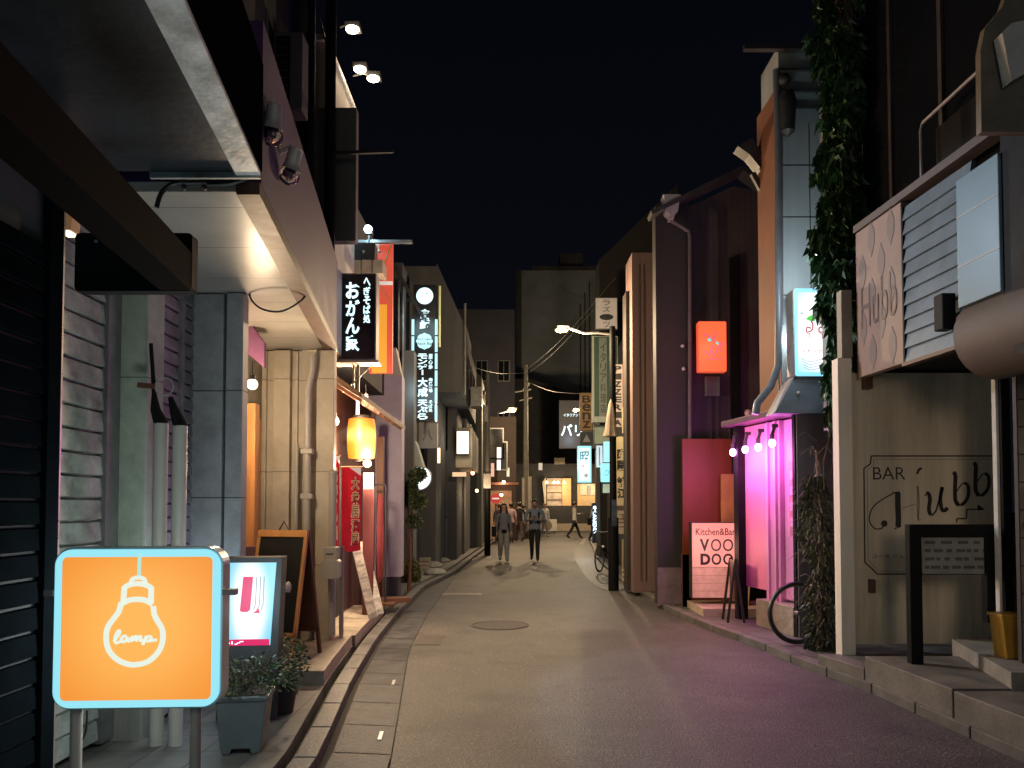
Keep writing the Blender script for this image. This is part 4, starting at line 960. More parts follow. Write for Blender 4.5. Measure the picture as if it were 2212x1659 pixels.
# round lit sign
p = P(905, 1032, 16.0); t = thing('round_sign', 'round white lit sign half hidden by a small tree', 'sign', tuple(p))
MB().lathe([(.26, .0), (.265, .06), (.26, .12), (.01, .13)], (0, .13, 0), 32, 'y').build('case', M_iron, t, smooth=True)
MB().lathe([(.245, 0), (.245, .01), (.001, .012)], (0, 0, 0), 32, 'y').build('face_panel', glow('white_disc', (.88, .97, 1), 1.6), t)
MB().box(-.16, -.06, -.02, -.013, .13, .18).build('yellow_mark', glow('yellow_mark', (.7, .75, .05), .9), t)
lamp(t, (.0, -.4, 0), 10, (.85, .95, 1), .2)
MB().bar((0, .1, .25), (0, .1, .6), .03, .03).build('bracket', M_dark, t)
# small tree by lilac wall
def tree(x, y, z, hgt, cr, n, label, m, trunk=.03, size=.07, cz=.72, name='small_tree', sy=1.0):
    t = thing(name, label, 'tree', (x, y, z)); 
    tb = MB().tube([(0, 0, 0), (.02, .01, hgt*.35), (-.01, 0, hgt*.7)], [trunk, trunk*.75, trunk*.4], 8)
    for k in range(7):
        a = random.uniform(0, 2*PI); tb.tube([(0, 0, hgt*(.35+.05*k)), (cr*.4*math.cos(a), cr*.4*math.sin(a), hgt*(.5+.05*k)), (cr*.8*math.cos(a), cr*.8*math.sin(a), hgt*(.58+.05*k))], [trunk*.4, trunk*.25, .003], 5)
    tb.build('trunk', M_brown, t, smooth=True)
    cl = [(random.uniform(-.75, .75)*cr, random.uniform(-.75, .75)*cr, hgt*cz+random.uniform(-.25, .25)*hgt*.9, random.uniform(.3, .6)*cr) for _ in range(11)]
    def f(i):
        c = random.choice(cl); v = Vector((random.gauss(0, 1), random.gauss(0, 1), random.gauss(0, 1))).normalized()*c[3]*random.uniform(.5, 1)
        return (c[0]+v.x, c[1]+v.y, c[2]+v.z), v.normalized()
    leaves(n, f, size).build('crown', m, t); return t
p = P(884, 1200, 13.0); tree(p.x, 13.0, .075, 2.1, .27, 5200, 'small leafy tree in front of the round lit sign', M_leaf, .035, .06)
def bush(x, y, z, r, h, n, label, m=M_leaf, size=.05, name='bush', grp=None):
    t = thing(name, label, 'bush', (x, y, z), 0, grp)
    def f(i):
        a = random.uniform(0, 2*PI); q = random.random()**.5*r; return (q*math.cos(a), q*math.sin(a), h*random.random()*(1-.5*(q/r)**2)), (math.cos(a), math.sin(a), .6)
    leaves(n, f, size).build('foliage', m, t)
    mb = MB()
    for k in range(8):
        a = random.uniform(0, 2*PI); mb.tube([(0, 0, 0), (r*.5*math.cos(a), r*.5*math.sin(a), h*.8)], [.008, .003], 5)
    mb.build('stems', M_brown, t)
M_yg = mat('yellow_green_leaf', (.14, .16, .03), .6, var=.5, ns=8)
g = G(880, 1256, .08); bush(g.x, g.y, .075, .24, .5, 1500, 'yellow green shrub on the pavement beyond the lilac wall', M_yg)
# corrugated fence
x0, x1, z0, z1 = rc(866, 966, 1068, 1212, 20.5); t = thing('metal_fence', 'grey blue corrugated metal fence across the yard', 'fence', (x0, 20.5, .05))
mb = MB(); n = 34; vs = []; W_ = x1-x0
prof = [(W_*i/(n*2), (-.03 if (i//2) % 2 else .0)) for i in range(n*2+1)]
mb.add([(x, y, 0) for x, y in prof]+[(x, y, z1) for x, y in prof], [(i, i+1, i+1+len(prof), i+len(prof)) for i in range(len(prof)-1)])
mb.build('panel', mat('fence_steel', (.12, .14, .17), .45, metal=.4, var=.35, ns=3), t)
MB().box(0, W_, -.06, -.035, z1*.62, z1*.66).build('rail', M_dark, t)
MB().box(-.03, .05, -.08, .04, 0, z1+.05).build('post', M_dark, t)
x0, x1, z0, z1 = rc(872, 928, 1181, 1205, 17.5); t = thing('timber_stack', 'low stack of pale timber boards before the corrugated fence', 'timber', (x0, 17.5, .075))
for k in range(3): MB().box(0, x1-x0, 0, .3, k*.085, k*.085+.075).build('board', mat('old_timber', (.3, .26, .2), .7, var=.3), t, bevel=.005)
for k, (px, py, r) in enumerate(((930, 1225, .3), (955, 1214, .22), (940, 1240, .25))):
    g = G(px, py, .075); o = MB().ball((0, 0, 0), r, 12, 8, (1, .8, .42)).build('stone', mat('pale_stone', (.25, .26, .24), .8, var=.35, bump=.4, bs=15), None, loc=(g.x, g.y, .1), smooth=True)
    tag(o, ('largest flat garden stone by the yard', 'smallest flat garden stone nearest the dark wall', 'middle flat garden stone nearest the kerb')[k], 'stone', 'garden stones beside the kerb')
# dark gate post wall and next building
t = building('building', 'two storey dark shop building with a lit box sign on its corner', (966, 986, 790), 20.6, 2.3, M_darkwall)
MB().box(-.32, .003, -.02, .0, 0, 3).build('corner_post', mat('dark_post_wall', (.04, .042, .05), .6, var=.3), t)
t = building('building', 'grey upper storey with long pale window bars beyond the dark corner building', (940, 1003, 690), 22.95, 3.6, M_greywall)
mb = MB()
for k in range(5): mb.box(.005, .06, .35+k*.6, .43+k*.6, 3.6, 5.0)
mb.build('window_bars', mat('pale_bars', (.4, .38, .36), .6, var=.2), t)
MB().box(-.02, .004, .3, 3.4, 3.6, 5.0).build('window', M_glassd, t)
t = building('building', 'pale narrow building with downpipes and a sloping gutter top beside the black pole', (985, 1040, 852), 27.0, 5.0, mat('pale_render', (.26, .26, .24), .8, var=.35, ns=1.5, streak=True))
h = t['h']; mb = MB()
for k in range(4): mb.tube([(.06, .4+k*1.1, .2), (.06, .4+k*1.1, h-.3-k*.05)], .035, 8)
mb.build('downpipe', M_pipe, t); MB().box(-.8, .12, -.05, 5.0, h, h+.14).build('roof', M_conc, t)
MB().prism([(-.75, 0), (0, 0), (.0, .5), (-.75, 1.1)], .0, 2.5).build('gable', mat('pale_render', (0, 0, 0)), t, loc=(0, .1, h+.14))
# box sign lit + fascia
t, hw, h = signbox('lit_box_sign', 'plain glowing warm white box sign standing out from the dark corner building', 'sign', (986, 1013, 931, 981), 20.4, .12, M_iron, glow('warm_panel', (1, .86, .68), 2.6), .012)
lamp(t, (.1, -.35, h/2), 16, (1, .8, .55), .12)
MB().box(-.2, .25, .15, 3.8, -.35, h+.1).build('shop_fascia', mat('beige_fascia', (.34, .31, .24), .7, var=.2), t)
for px, py, Y, r, pw, c, lab in ((1021, 1022, 21.3, .055, 8, (1, .35, .2), 'glowing reddish lantern bulb under the lit box sign'), (1004, 1007, 21.0, .045, 5, (1, .7, .4), 'small warm bulb just below the lit box sign')):
    m = glow('red_bulb', (1, .3, .16), 7) if c[1] < .5 else M_warmbulb; bulb(px, py, Y, r, 0, lab, m=m, group='bulbs at the far left shops'); 
p = P(1000, 1025, 20.2); o = MB().box(-.28, .08, 0, .1, -.05, .06).build('lit_shelf', glow('shelf_glow', (1, .62, .35), 1.0), None, loc=tuple(p)); o.name = 'lit_sign_strip'; tag(o, 'thin warm lit strip beneath the bulbs at the far left shop', 'sign')
lampo = thing('door_lamp', 'small warm lamp over the doorway of the far left shop', 'lamp', tuple(P(1030, 1060, 23)))
MB().ball((0, 0, 0), .05).build('bulb', M_warmbulb, lampo); lamp(lampo, (.15, -.1, -.1), 25, (1, .68, .4), .1)
mb = MB().box(-.1, .0, 0, .1, 0, .1)
# left black/grey pole at 25 m
t = pole(1053, 23.5, 5.6, .075, 'grey utility pole with a black wrapped base left of the walkers', m=mat('pole_grey', (.28, .27, .25), .7, var=.2), py=1100)
MB().tube([(0, 0, .0), (0, 0, 2.05)], .095, 16).build('black_sleeve', M_black, t, smooth=True)
MB().box(-.12, .1, -.12, .1, 2.06, 2.5).build('band', M_wht, t)
MB().box(-.1, .02, -.14, -.09, 4.1, 4.6).build('fixture', M_wht, t, bevel=.01)
# concrete pole + white covers
t = pole(1136, 36.0, 8.2, .15, 'concrete utility pole with white guard pipes behind the walkers', m=mat('pole_concrete', (.2, .19, .17), .7, var=.25, ns=4), py=1100, taper=.6)
MB().tube([(.17, -.12, 0), (.17, -.12, 2.9)], .09, 12).tube([(-.12, -.16, 0), (-.12, -.16, 2.85)], .075, 12).build('guard_pipes', mat('guard_pipe', (.55, .5, .42), .5, var=.15), t, smooth=True)
MB().bar((-.5, 0, 6.9), (.25, 0, 7.05), .05, .05).bar((-.3, 0, 6.5), (.3, 0, 6.65), .05, .05).bar((-.1, 0, 7.0), (.15, 0, 7.35), .1, .12).build('crossarm', mat('arm_grey', (.45, .44, .42), .5, var=.2), t)
# street lamps
def street_lamp(px, py, Y, parent, power, label, arm_to, r=.09, c=(1, .72, .42)):
    p = P(px, py, Y); t = thing('street_lamp', label, 'street lamp', tuple(p), 0, 'warm street lamps along the lane')
    MB().ball((0, 0, 0), r, 14, 8, (1.35, .9, .5)).build('lens', glow('street_lens', (1, .62, .26), 2.6), t, smooth=True)
    MB().box(-r*.9, r*1.6, -r*.6, r*.6, r*.35, r*.75).build('hood', M_iron, t, bevel=.01)
    q = P(*arm_to[0], Y)-p; pts = [(r*1.2, 0, r*.5)]+[tuple(P(a, b, Y)-p) for a, b in arm_to]
    MB().tube(pts, .022, 8).build('arm', mat('arm_grey', (.5, .5, .5)), t, smooth=True)
    lamp(t, (0, 0, -r*.5-.08), power, c, .1)
    lamp(t, (0, -.2, .12), power*.04, c, .1)
street_lamp(1213, 713, 13.7, None, 560, 'lit warm street lamp on the black pole at the right', [(1238, 712), (1262, 720), (1290, 719), (1318, 722)])
street_lamp(1105, 887, 30.6, None, 750, 'lit warm street lamp near the concrete pole in the middle', [(1092, 890), (1080, 893)], .14)
street_lamp(1243, 887, 38.0, None, 1600, 'farthest warm street lamp near the junction, left of the yellow brown sign', [(1258, 887), (1275, 887)], .12)
# far left signs and glow
for (l, r_, tp_, b_), Y, c, s, lab, nm in (((1073, 1083, 966, 990), 33, (1, .8, .65), 1.6, 'tiny warm lit sign far down the left side', 'lit_sign'), ((1073, 1082, 993, 1016), 33, (1, .93, .8), 1.8, 'tiny white lit sign below the tiny warm one, far left', 'lit_sign')):
    signbox(nm, lab, 'sign', (l, r_, tp_, b_), Y, .1, M_dark, glow('far_'+lab[:9], c, s), .01)
for (l, r_, tp_, b_), Y, c, s_, lab in (((1060, 1068, 1000, 1030), 29, (.95, .5, .35), 1.0, 'tiny reddish lit upright sign right of the grey pole'), ((1094, 1101, 1010, 1030), 34, (1, .85, .6), .9, 'tiny cream lit sign left of the concrete pole'), ((1163, 1172, 1000, 1016), 40, (.9, .8, .7), .5, 'tiny dim white sign left of the lit junction window'), ((1268, 1276, 1050, 1068), 36, (1, .8, .5), .7, 'tiny warm sign below the cyan edged picture sign')):
    signbox('lit_sign', lab, 'sign', (l, r_, tp_, b_), Y, .1, M_dark, glow('far2_'+lab[5:12], c, s_), .01)
p = P(1071, 1077, 31); t = thing('no_entry_sign', 'small round red and white traffic sign far down on the left', 'traffic sign', tuple(p))
MB().lathe([(.21, 0), (.21, .02), (.001, .021)], (0, 0, 0), 24, 'y').build('red_disc', mat('sign_red', (.55, .03, .03), .4, var=0, emit=(1, .1, .08), es=.35), t)
MB().box(-.14, .14, -.03, -.022, -.03, .03).build('white_bar', glow('sign_white', (1, .8, .7), .8), t); MB().tube([(0, .03, -2.0), (0, .03, .2)], .03, 8).build('post', M_iron, t)
for px, py, Y, lab in ((1088, 1041, 33, 'upper warm bulb beside the far round traffic sign'), (1083, 1069, 33, 'lower warm bulb beside the far round traffic sign')):
    bulb(px, py, Y, .075, 0, lab, group='bulbs at the far left shops')
t = building('building', 'dim brown shop building on the left near the junction', (1030, 1115, 900), 34, 5, mat('brown_dim_wall', (.05, .035, .03), .8, var=.35, ns=1))
windows(t, 1.7, 2.4, 5.2, 1, lit=())
MB().box(-1.75, .1, -.7, 0, 2.45, 2.55).build('awning', M_brown, t)
mb = MB().box(-1.5, -.2, -.05, -.001, 0, 2.2); mb.build('shop_opening', mat('shop_glow', (.2, .12, .07), .8, var=.6, ns=3, emit=(1, .55, .28), es=.12), t)
MB().box(-1.25, -.55, -.06, -.02, 3.6, 5.0).build('window_frame', M_iron, t); MB().box(-1.2, -.6, -.07, -.06, 3.65, 4.95).build('window', M_glassd, t)
lamp(t, (-.6, -.8, 2.4), 60, (1, .62, .36), .3)
# dark roofs behind on left
building('building', 'dark bluish building block rising behind the left roofs', (960, 1112, 668), 46, 8, mat('blue_dark_wall', (.055, .055, .075), .9, var=.3, ns=.6))
windows(col.objects[-1].parent, 4.0, 5.2, 11.5, 3)
# big grey wall at the end
t = building('building', 'tall plain grey building closing the view above the junction', (1115, 1300, 584), 66, 10, mat('tall_grey_wall', (.5, .58, .62), .9, var=.35, ns=.25))
MB().box(-(1300-1115)/1650*66-.02, -(1300-1115)/1650*66+.5, -.2, 0, 0, t['h']).build('corner_strip', M_greywall, t)
MB().box(-6, 2, -.3, 0, t['h'], t['h']+.3).build('parapet', M_greywall, t)
MB().box(-3.5, -1.5, .5, 3, t['h']+.3, t['h']+1.7).build('roof_tank', M_greywall, t)
mb = MB()
for k in range(3): mb.tube([(-1-k*.4, -.1, 3), (-1-k*.4, -.1, t['h']-1-k)], .06, 6)
mb.build('downpipe', M_greywall, t)
t = building('building', 'low dark building with a stepped roof in front of the tall grey one', (1105, 1300, 890), 54, 5, M_darkwall)
hh = t['h']; w_ = 195/1650*54
MB().prism([(-w_, hh), (0, hh), (0, hh+1.2), (-w_*.35, hh+1.5), (-w_*.8, hh+2.4), (-w_, hh+2.4)], .1, 4).build('roof', M_darkwall, t)
# shop at the junction
Y = 47; x0, x1, z0, z1 = rc(1150, 1262, 1015, 1150, Y)
t = thing('corner_shop', 'junction shop with a lit shelf window and dark panels', 'shop', (x0, Y, 0))
WW = x1-x0
MB().box(-1, WW+2, .3, 4, 0, z1+.4).build('wall', M_darkwall, t)
MB().box(-.5, WW+2.2, -.0, .31, 0, .45).build('base', mat('pale_base', (.45, .38, .29), .6, var=.2), t)
MB().box(-.5, WW+.5, .05, .29, .46, 1.55).build('dark_panel', M_dark, t)
a0, a1, c0, c1 = rc(1182, 1214, 1033, 1096, Y)
M_shop = mat('shop_interior', (.4, .3, .2), .7, var=.7, ns=2.2, emit=(1, .74, .48), es=.22)
MB().box(a0-x0, a1-x0, .2, .28, c0, c1).build('shop_window', M_shop, t)
mb = MB()
for k in range(4): mb.box(a0-x0, a1-x0, .1, .19, c0+(c1-c0)*k/4, c0+(c1-c0)*k/4+.05)
mb.build('shelves', M_brown, t)
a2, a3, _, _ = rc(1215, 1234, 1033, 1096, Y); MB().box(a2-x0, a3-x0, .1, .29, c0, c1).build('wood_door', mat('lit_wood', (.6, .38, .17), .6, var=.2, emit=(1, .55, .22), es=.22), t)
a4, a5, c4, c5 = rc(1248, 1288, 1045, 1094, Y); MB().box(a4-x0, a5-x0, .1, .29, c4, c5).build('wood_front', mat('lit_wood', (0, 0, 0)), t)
MB().box(a4-x0+.15, a5-x0, .02, .09, c4+.7, c5).build('lit_curtain', mat('curtain_glow', (.5, .42, .28), .7, var=.4, ns=4, emit=(1, .8, .5), es=.3), t)
text('やおや', (a4-x0+.3, a5-x0-.2, c4+.1, c4+.4), M_wht, t, y=.09)
MB().prism([(.62, 3.0), (.84, 3.3), (.86, 1.7), (.74, 1.7)], .0, .2).build('side_curtain', mat('awning_pale', (.6, .54, .42), .6, var=.4, ns=1.5), t)
MB().box(a0-x0+.45, a0-x0+1.1, .1, .8, z1+.35, z1+.75).build('roof_box', mat('beige_box', (.3, .25, .19), .7, var=.2), t)
mb = MB()
for px in (1181, 1197, 1205, 1219): q = P(px, 1042, Y); mb.ball((q.x-x0, 0, q.z), .09)
mb.build('bulbs', M_warmbulb, t)
lamp(t, (1.6, -.8, 2.6), 90, (1, .72, .42), .3); lamp(t, (3.6, -.8, 2.6), 55, (1, .72, .42), .3)
x0, x1, z0, z1 = rc(1171, 1203, 1122, 1153, 43); t = thing('air_conditioner', 'white outdoor air conditioner with a round fan on the ground at the junction', 'air conditioner', ((x0+x1)/2, 43, 0))
hw = (x1-x0)/2; h = z1
MB().box(-hw, hw, 0, .35, .12, h).build('body', M_wht, t, bevel=.015)
MB().ring(h*.3, .02, (-hw*.25, -.01, h*.55), 24, 6).ring(h*.15, .015, (-hw*.25, -.01, h*.55), 20, 6).build('fan_guard', M_iron, t)
MB().lathe([(h*.28, 0), (h*.28, .004), (.001, .005)], (-hw*.25, 0, h*.55), 20, 'y').build('fan', mat('fan_shadow', (.25, .2, .13), .7, var=0), t)
MB().box(-hw*.8, -hw*.6, .02, .3, 0, .12).box(hw*.6, hw*.8, .02, .3, 0, .12).build('feet', M_dark, t)
# lettered blue-lit sign at junction
x0, x1, z0, z1 = rc(1208, 1290, 865, 968, 44); t = thing('corner_sign', 'dark board with glowing white katakana letters near the junction', 'sign', (x0, 44, z0))
W_ = x1-x0; H_ = z1-z0
MB().box(0, W_, 0, .3, 0, H_).build('board', mat('slate_board', (.025, .03, .045), .6, var=.3), t)
text('バリ', (.1, 1.33, H_*.05+.55, H_*.05+1.25), M_whtglow, t, y=-.01, bold=.02); text('イタリアン', (.25, 1.1, H_*.66, H_*.66+.18), M_whtglow, t, y=-.01, bold=.02)
lamp(t, (.6, -.5, .5), 25, (.75, .9, 1), .3)

# ================================================================== RIGHT, FAR TO NEAR
t = building('building', 'tall dark building behind the tangle of signs on the right', (1297, 1470, 562), 21.5, 1, mat('brown_black_wall', (.035, .03, .028), .85, var=.3, ns=.8))
hh = t['h']; w_ = 173/1650*21.5; tallb = t
MB().prism([(-w_, hh), (0, hh), (0, hh+2.2)], .0, 1).build('roof', mat('brown_black_wall', (0, 0, 0)), t)
for Y, xx, lab in ((26, 3.6, 'dark right hand building past the black pole'),(33, 4.3, 'unlit brown building at the right corner of the junction')):
    t = thing('building', lab, 'building', (xx, Y, 0)); windows(t, 3.0, 2.6, 5.2, 2, x0=.2, lit=((0, 0),) if Y == 33 else ()); MB().box(0, 4, 0, 6.5, 0, 5.2 if Y == 26 else 4.4).build('wall', M_greywall if Y == 26 else M_darkwall, t)
    MB().box(-.02, 0, 1, 2.2, .2, 2.2).build('door', M_brown, t); MB().box(-.02, 0, 3, 5, 1, 2.2).build('window', mat('dim_window', (.1, .08, .05), .4, var=.3, emit=(1, .7, .4), es=.05), t)
def plainsign(name, label, px, Y, case, face, s=None, mm=None, depth=.08, vertical=True, bold=.02, bx=.15, bz=.04, rad=0, border=.015, gap=.06):
    t, hw, h = signbox(name, label, 'sign', px, Y, depth, case, face, border, rad=rad)
    if s: text(s, (-hw*(1-bx), hw*(1-bx), h*bz, h*(1-bz)), mm, t, y=-.008, bold=bold, vertical=vertical, gap=gap)
    return t, hw, h
M_ink3 = mat('dark_ink', (.02, .02, .025), .6, var=0)
plainsign('benz_sign'.replace('benz', 'brown'), 'small ochre upright sign with the letters Benz', (1253, 1281, 848, 931), 19.5, M_dark, mat('ochre', (.38, .2, .05), .6, var=.15), 'Benz', M_ink3, bx=.35, bz=.06)
t, hw, h = plainsign('triangle_sign', 'dark blue square sign with a grey triangle under the ochre sign', (1253, 1281, 933, 961), 19.5, M_dark, mat('navy', (.03, .05, .07), .6, var=.1))
MB().prism([(-hw*.6, h*.22), (hw*.6, h*.22), (0, h*.82)], -.012, -.0065).build('triangle', M_iron, t)
t, hw, h = plainsign('cyan_sign', 'upright cyan edged lit sign with small pictures and characters', (1247, 1278, 963, 1043), 19.0, M_iron, glow('cyan_border', (.3, .85, .98), 1.1), border=.006, rad=.02)
MB().box(-hw+.035, hw-.035, -.012, -.007, .04, h-.05).build('white_panel', glow('cyan_white', (.72, .97, 1), 1.15), t)
text('昭', (-hw*.62, hw*.62, h*.58, h*.85), mat('teal_print', (.03, .12, .16), .5, var=0), t, y=-.014, bold=.02)
MB().lathe([(.045, 0), (.001, .003)], (-.05, -.013, h*.45), 12, 'y').lathe([(.05, 0), (.001, .003)], (.04, -.013, h*.2), 12, 'y').build('pictures', mat('picture_print', (.3, .15, .12), .5, var=.4, emit=(.6, .4, .35), es=.4), t)
lamp(t, (-.1, -.35, h/2), 16, (.5, .9, 1), .15)
t, hw, h = plainsign('cyan_square_sign', 'square cyan lit sign with rounded corners touching the black pole', (1297, 1323, 1000, 1042), 17.0, M_iron, glow('cyan_face', (.33, .88, .98), 1.1), rad=.03, border=.008)
mb = MB(); ribbon(mb, smooth_pts([(-.06, h*.45), (0, h*.35), (.06, h*.55), (0, h*.62), (-.03, h*.5)], 4), .01, -.01); mb.build('squiggle', mat('teal_print', (0, 0, 0)), t)
lamp(t, (-.25, -.35, h/2), 10, (.45, .9, 1), .15)
plainsign('cyan_tall_sign', 'blank cyan lit upright sign behind the black pole, above the square one', (1303, 1326, 953, 999), 17.2, M_iron, glow('cyan_face2', (.4, .93, 1), 1.1), rad=.015, border=.008)
plainsign('white_lit_sign', 'white lit upright sign with faint marks left of the blank cyan one', (1288, 1302, 962, 1010), 18.5, M_iron, glow('white_dim', (.75, .9, .95), .9), 'ー', M_iron, border=.006)
plainsign('lit_square', 'small pale greenish lit square under the square cyan sign', (1301, 1322, 1044, 1066), 17.3, M_dark, mat('pale_green_face', (.5, .55, .42), .5, var=.1, emit=(.8, 1, .7), es=.35))
# tall green-white sign
t, hw, h = plainsign('green_sign', 'tall green upright sign with a pale edge and faded katakana', (1279, 1335, 726, 912), 17.6, mat('pale_green_edge', (.36, .4, .35), .5, var=.15), mat('green_board', (.02, .07, .045), .5, var=.2))
MB().box(-hw*.45, hw*.15, -.012, -.0065, .08, h-.04).box(hw*.5, hw*.8, -.012, -.0065, .02, h-.04).build('pale_stripe', mat('pale_green', (.15, .19, .17), .5, var=.15), t)
text('イタリア料理店', (-hw*.36, hw*.08, h*.1, h*.93), M_ink3, t, y=-.014, vertical=True)
MB().box(-hw, -hw+.05, -.015, -.0065, 0, h).box(-hw+.05, hw, -.015, -.0065, 0, .13).build('pale_edge', mat('pale_green_edge', (0, 0, 0)), t)
t, hw, h = plainsign('grey_board', 'pale green blank board below the tall green sign', (1283, 1320, 918, 960), 17.9, M_dark, mat('sage_board', (.3, .36, .28), .6, var=.15))
t, hw, h = plainsign('white_sign', 'small white sign with katakana and a dark oval at the top of the signs', (1286, 1334, 643, 711), 17.4, M_iron, mat('white_board', (.48, .48, .52), .6, var=.1))
text('ラズ', (-hw*.35, hw*.35, h*.52, h*.95), M_ink3, t, y=-.008, vertical=True); text('ツ', (-hw*.3, hw*.3, h*.05, h*.25), M_ink3, t, y=-.008)
MB().lathe([(.16, 0), (.001, .004)], (0, 0, 0), 20, 'y').build('oval', M_ink3, t, loc=(0, -.009, h*.38)); t.children[-1].scale = (1, 1, .45)
t, hw, h = plainsign('pizzeria_sign', 'upright white and red sign reading PIZZERIA', (1322, 1353, 786, 924), 15.6, M_dark, mat('pizza_white', (.42, .38, .35), .6, var=.15))
text('PIZZERIA', (-hw*.75, hw*.35, h*.02, h*.98), M_ink3, t, y=-.008, vertical=True, bold=.05, gap=.1)
MB().box(hw*.5, hw+.1, -.01, .05, h*.1, h).build('red_stripe', mat('pizza_red', (.2, .035, .03), .6, var=.2), t)
plainsign('cream_box_sign', 'cream blank box sign sticking out right of the PIZZERIA letters', (1345, 1369, 880, 936), 14.8, mat('cream_case', (.5, .42, .26), .6, var=.15), mat('cream_face', (.55, .46, .27), .6, var=.12, emit=(1, .8, .4), es=.05))
t, hw, h = plainsign('pottery_sign', 'long cream upright sign with bold black Japanese characters', (1324, 1365, 943, 1093), 14.6, mat('cream_case', (0, 0, 0)), mat('cream_face3', (.55, .48, .3), .6, var=.15, emit=(1, .85, .5), es=.03))
text('陶園', (-hw*.55, hw*.5, h*.50, h*.83), M_ink3, t, y=-.008, vertical=True, bold=.04, gap=.05); text('諸江', (-hw*.55, hw*.5, h*.10, h*.43), M_ink3, t, y=-.008, vertical=True, bold=.04, gap=.05)
t, hw, h = plainsign('notice_board', 'small cream notice board with faint lines below the long cream sign', (1333, 1360, 1102, 1155), 14.3, M_iron, mat('cream_face4', (.5, .45, .36), .6, var=.15))
mb = MB()
for k, q in enumerate((.3, .48, .62, .8)): mb.box(-hw*.7, hw*(.6 if k % 2 else .3), -.009, -.0065, h*q, h*q+.02)
mb.build('faded_writing', mat('faded_ink', (.15, .13, .12), .6, var=0), t)
text('営', (-hw*.3, hw*.3, h*.66, h*.78), mat('faded_red', (.35, .12, .1), .6, var=0), t, y=-.0085)
MB().box(-w_*.9, -w_*.6, -.05, -.002, hh-2.2, hh-1.2).box(-w_*.45, -w_*.2, -.05, -.002, hh-2.2, hh-1.2).build('window', M_glassd, tallb)
# black pole with cloth cover
g = G(1326, 1276, 0); tp = thing('lamp_pole', 'black painted street lamp pole on the right with stickers', 'pole', (g.x, 13.7, 0))
MB().tube([(0, 0, 0), (0, 0, 4.75)], [.07, .055], 16).build('shaft', M_black, tp, smooth=True)
MB().tube([(0, 0, 0), (0, 0, 1.3)], .095, 16).build('base', M_black, tp, smooth=True)
MB().box(-.04, .05, -.11, -.095, 1.15, 1.62).build('sticker', mat('blue_sticker', (.06, .09, .14), .5, var=.6, ns=14), tp)
p = P(1320, 862, 13.55); t = thing('furled_umbrella', 'pale furled cloth hanging point up on the black pole', 'cloth cover', tuple(p))
t.name = 'cloth_cover'
MB().lathe([(.008, 0), (.04, -.08), (.075, -.32), (.1, -.55), (.13, -.66), (.12, -.67)], (0, .02, 0), 16, fn=lambda a, z: 1+.22*math.sin(a*5)*min(1, -z*2)).build('cloth', mat('cream_cloth', (.42, .36, .28), .8, var=.2), t, smooth=True)
# white pipes, round lanterns at wall base
t = thing('pipe_cluster', 'cluster of cream pipes on the right wall behind the black pole', 'pipes', (P(1370, 1000, 14.2).x, 14.2, .07))
mb = MB()
for k, (px, a, b) in enumerate(((1347, 1165, 1262), (1355, 1165, 1230), (1362, 1160, 1230), (1371, 950, 1062), (1378, 1000, 1062))):
    u = P(px, b, 14.2); v = P(px, a, 14.2); mb.tube([(u.x-t.location.x, 0, u.z-.07), (v.x-t.location.x, 0, v.z-.07)], .03, 8)
mb.build('pipes', mat('cream_pipe', (.55, .47, .32), .5, var=.15), t, smooth=True)
t = thing('wall_vent', 'three short stacked cream pipe ends low beside the brown pillar', 'vent', tuple(P(1357, 1232, 13.6)))
mb = MB()
for k in range(3): mb.tube([(-.1, 0, -k*.085), (.1, 0, -k*.085)], .028, 10)
mb.build('pipe_ends', mat('cream_pipe', (0, 0, 0)), t, smooth=True)
# lit LED string sign
x0, x1, z0, z1 = rc(1280, 1291, 1092, 1152, 24); t = thing('led_string', 'bluish white LED letter column near the far right wall', 'LED sign', ((x0+x1)/2, 24, z0))
MB().box(-.08, .08, 0, .1, -.3, z1-z0+.05).build('board', M_dark, t)
text('やきとり処', (-.07, .07, 0, z1-z0), glow('led_letters', (.65, .85, 1), 3.2), t, y=-.005, bold=.06, vertical=True, gap=.02)
lamp(t, (-.3, -.2, .4), 14, (.7, .88, 1), .1)
# bicycle parked by far right wall handled with the other one
t = thing('sign_wall', 'plain brown shop wall behind the cluster of upright signs', 'wall', (2.62, 13.7, .05))
MB().box(0, 1.2, 0, 7.7, 0, 5.4).build('render', mat('sign_wall_brown', (.05, .04, .035), .8, var=.3, ns=1.5, streak=True), t)
MB().box(-.02, 0, 1.0, 2.0, 0, 2.1).build('door', M_brown, t); MB().box(-.02, 0, 3.2, 5.2, .9, 2.2).build('window', M_glassd, t)
# brown pillar and ledges
x0, x1, z0, z1 = rc(1369, 1418, 552, 1283, 12.9); t = thing('building', 'narrow brownish pink building front between the signs and the dark gabled house', 'building', (x0, 12.9, .05))
MB().box(0, x1-x0+.2, 0, .7, 0, z1).build('wall', mat('brown_pink_wall', (.26, .17, .15), .7, var=.3, ns=1.6, streak=True), t)
MB().box(-.06, -.001, .3, .7, 0, z1*.9).build('side_strip', mat('brown_side', (.05, .04, .035), .7, var=.3, streak=True), t)
mb = MB()
for u in (.11, .19): mb.box(u, u+.02, -.02, -.001, .2, z1-.2)
mb.build('wall_ribs', mat('brown_ribs', (.15, .11, .09), .6, var=.2), t)
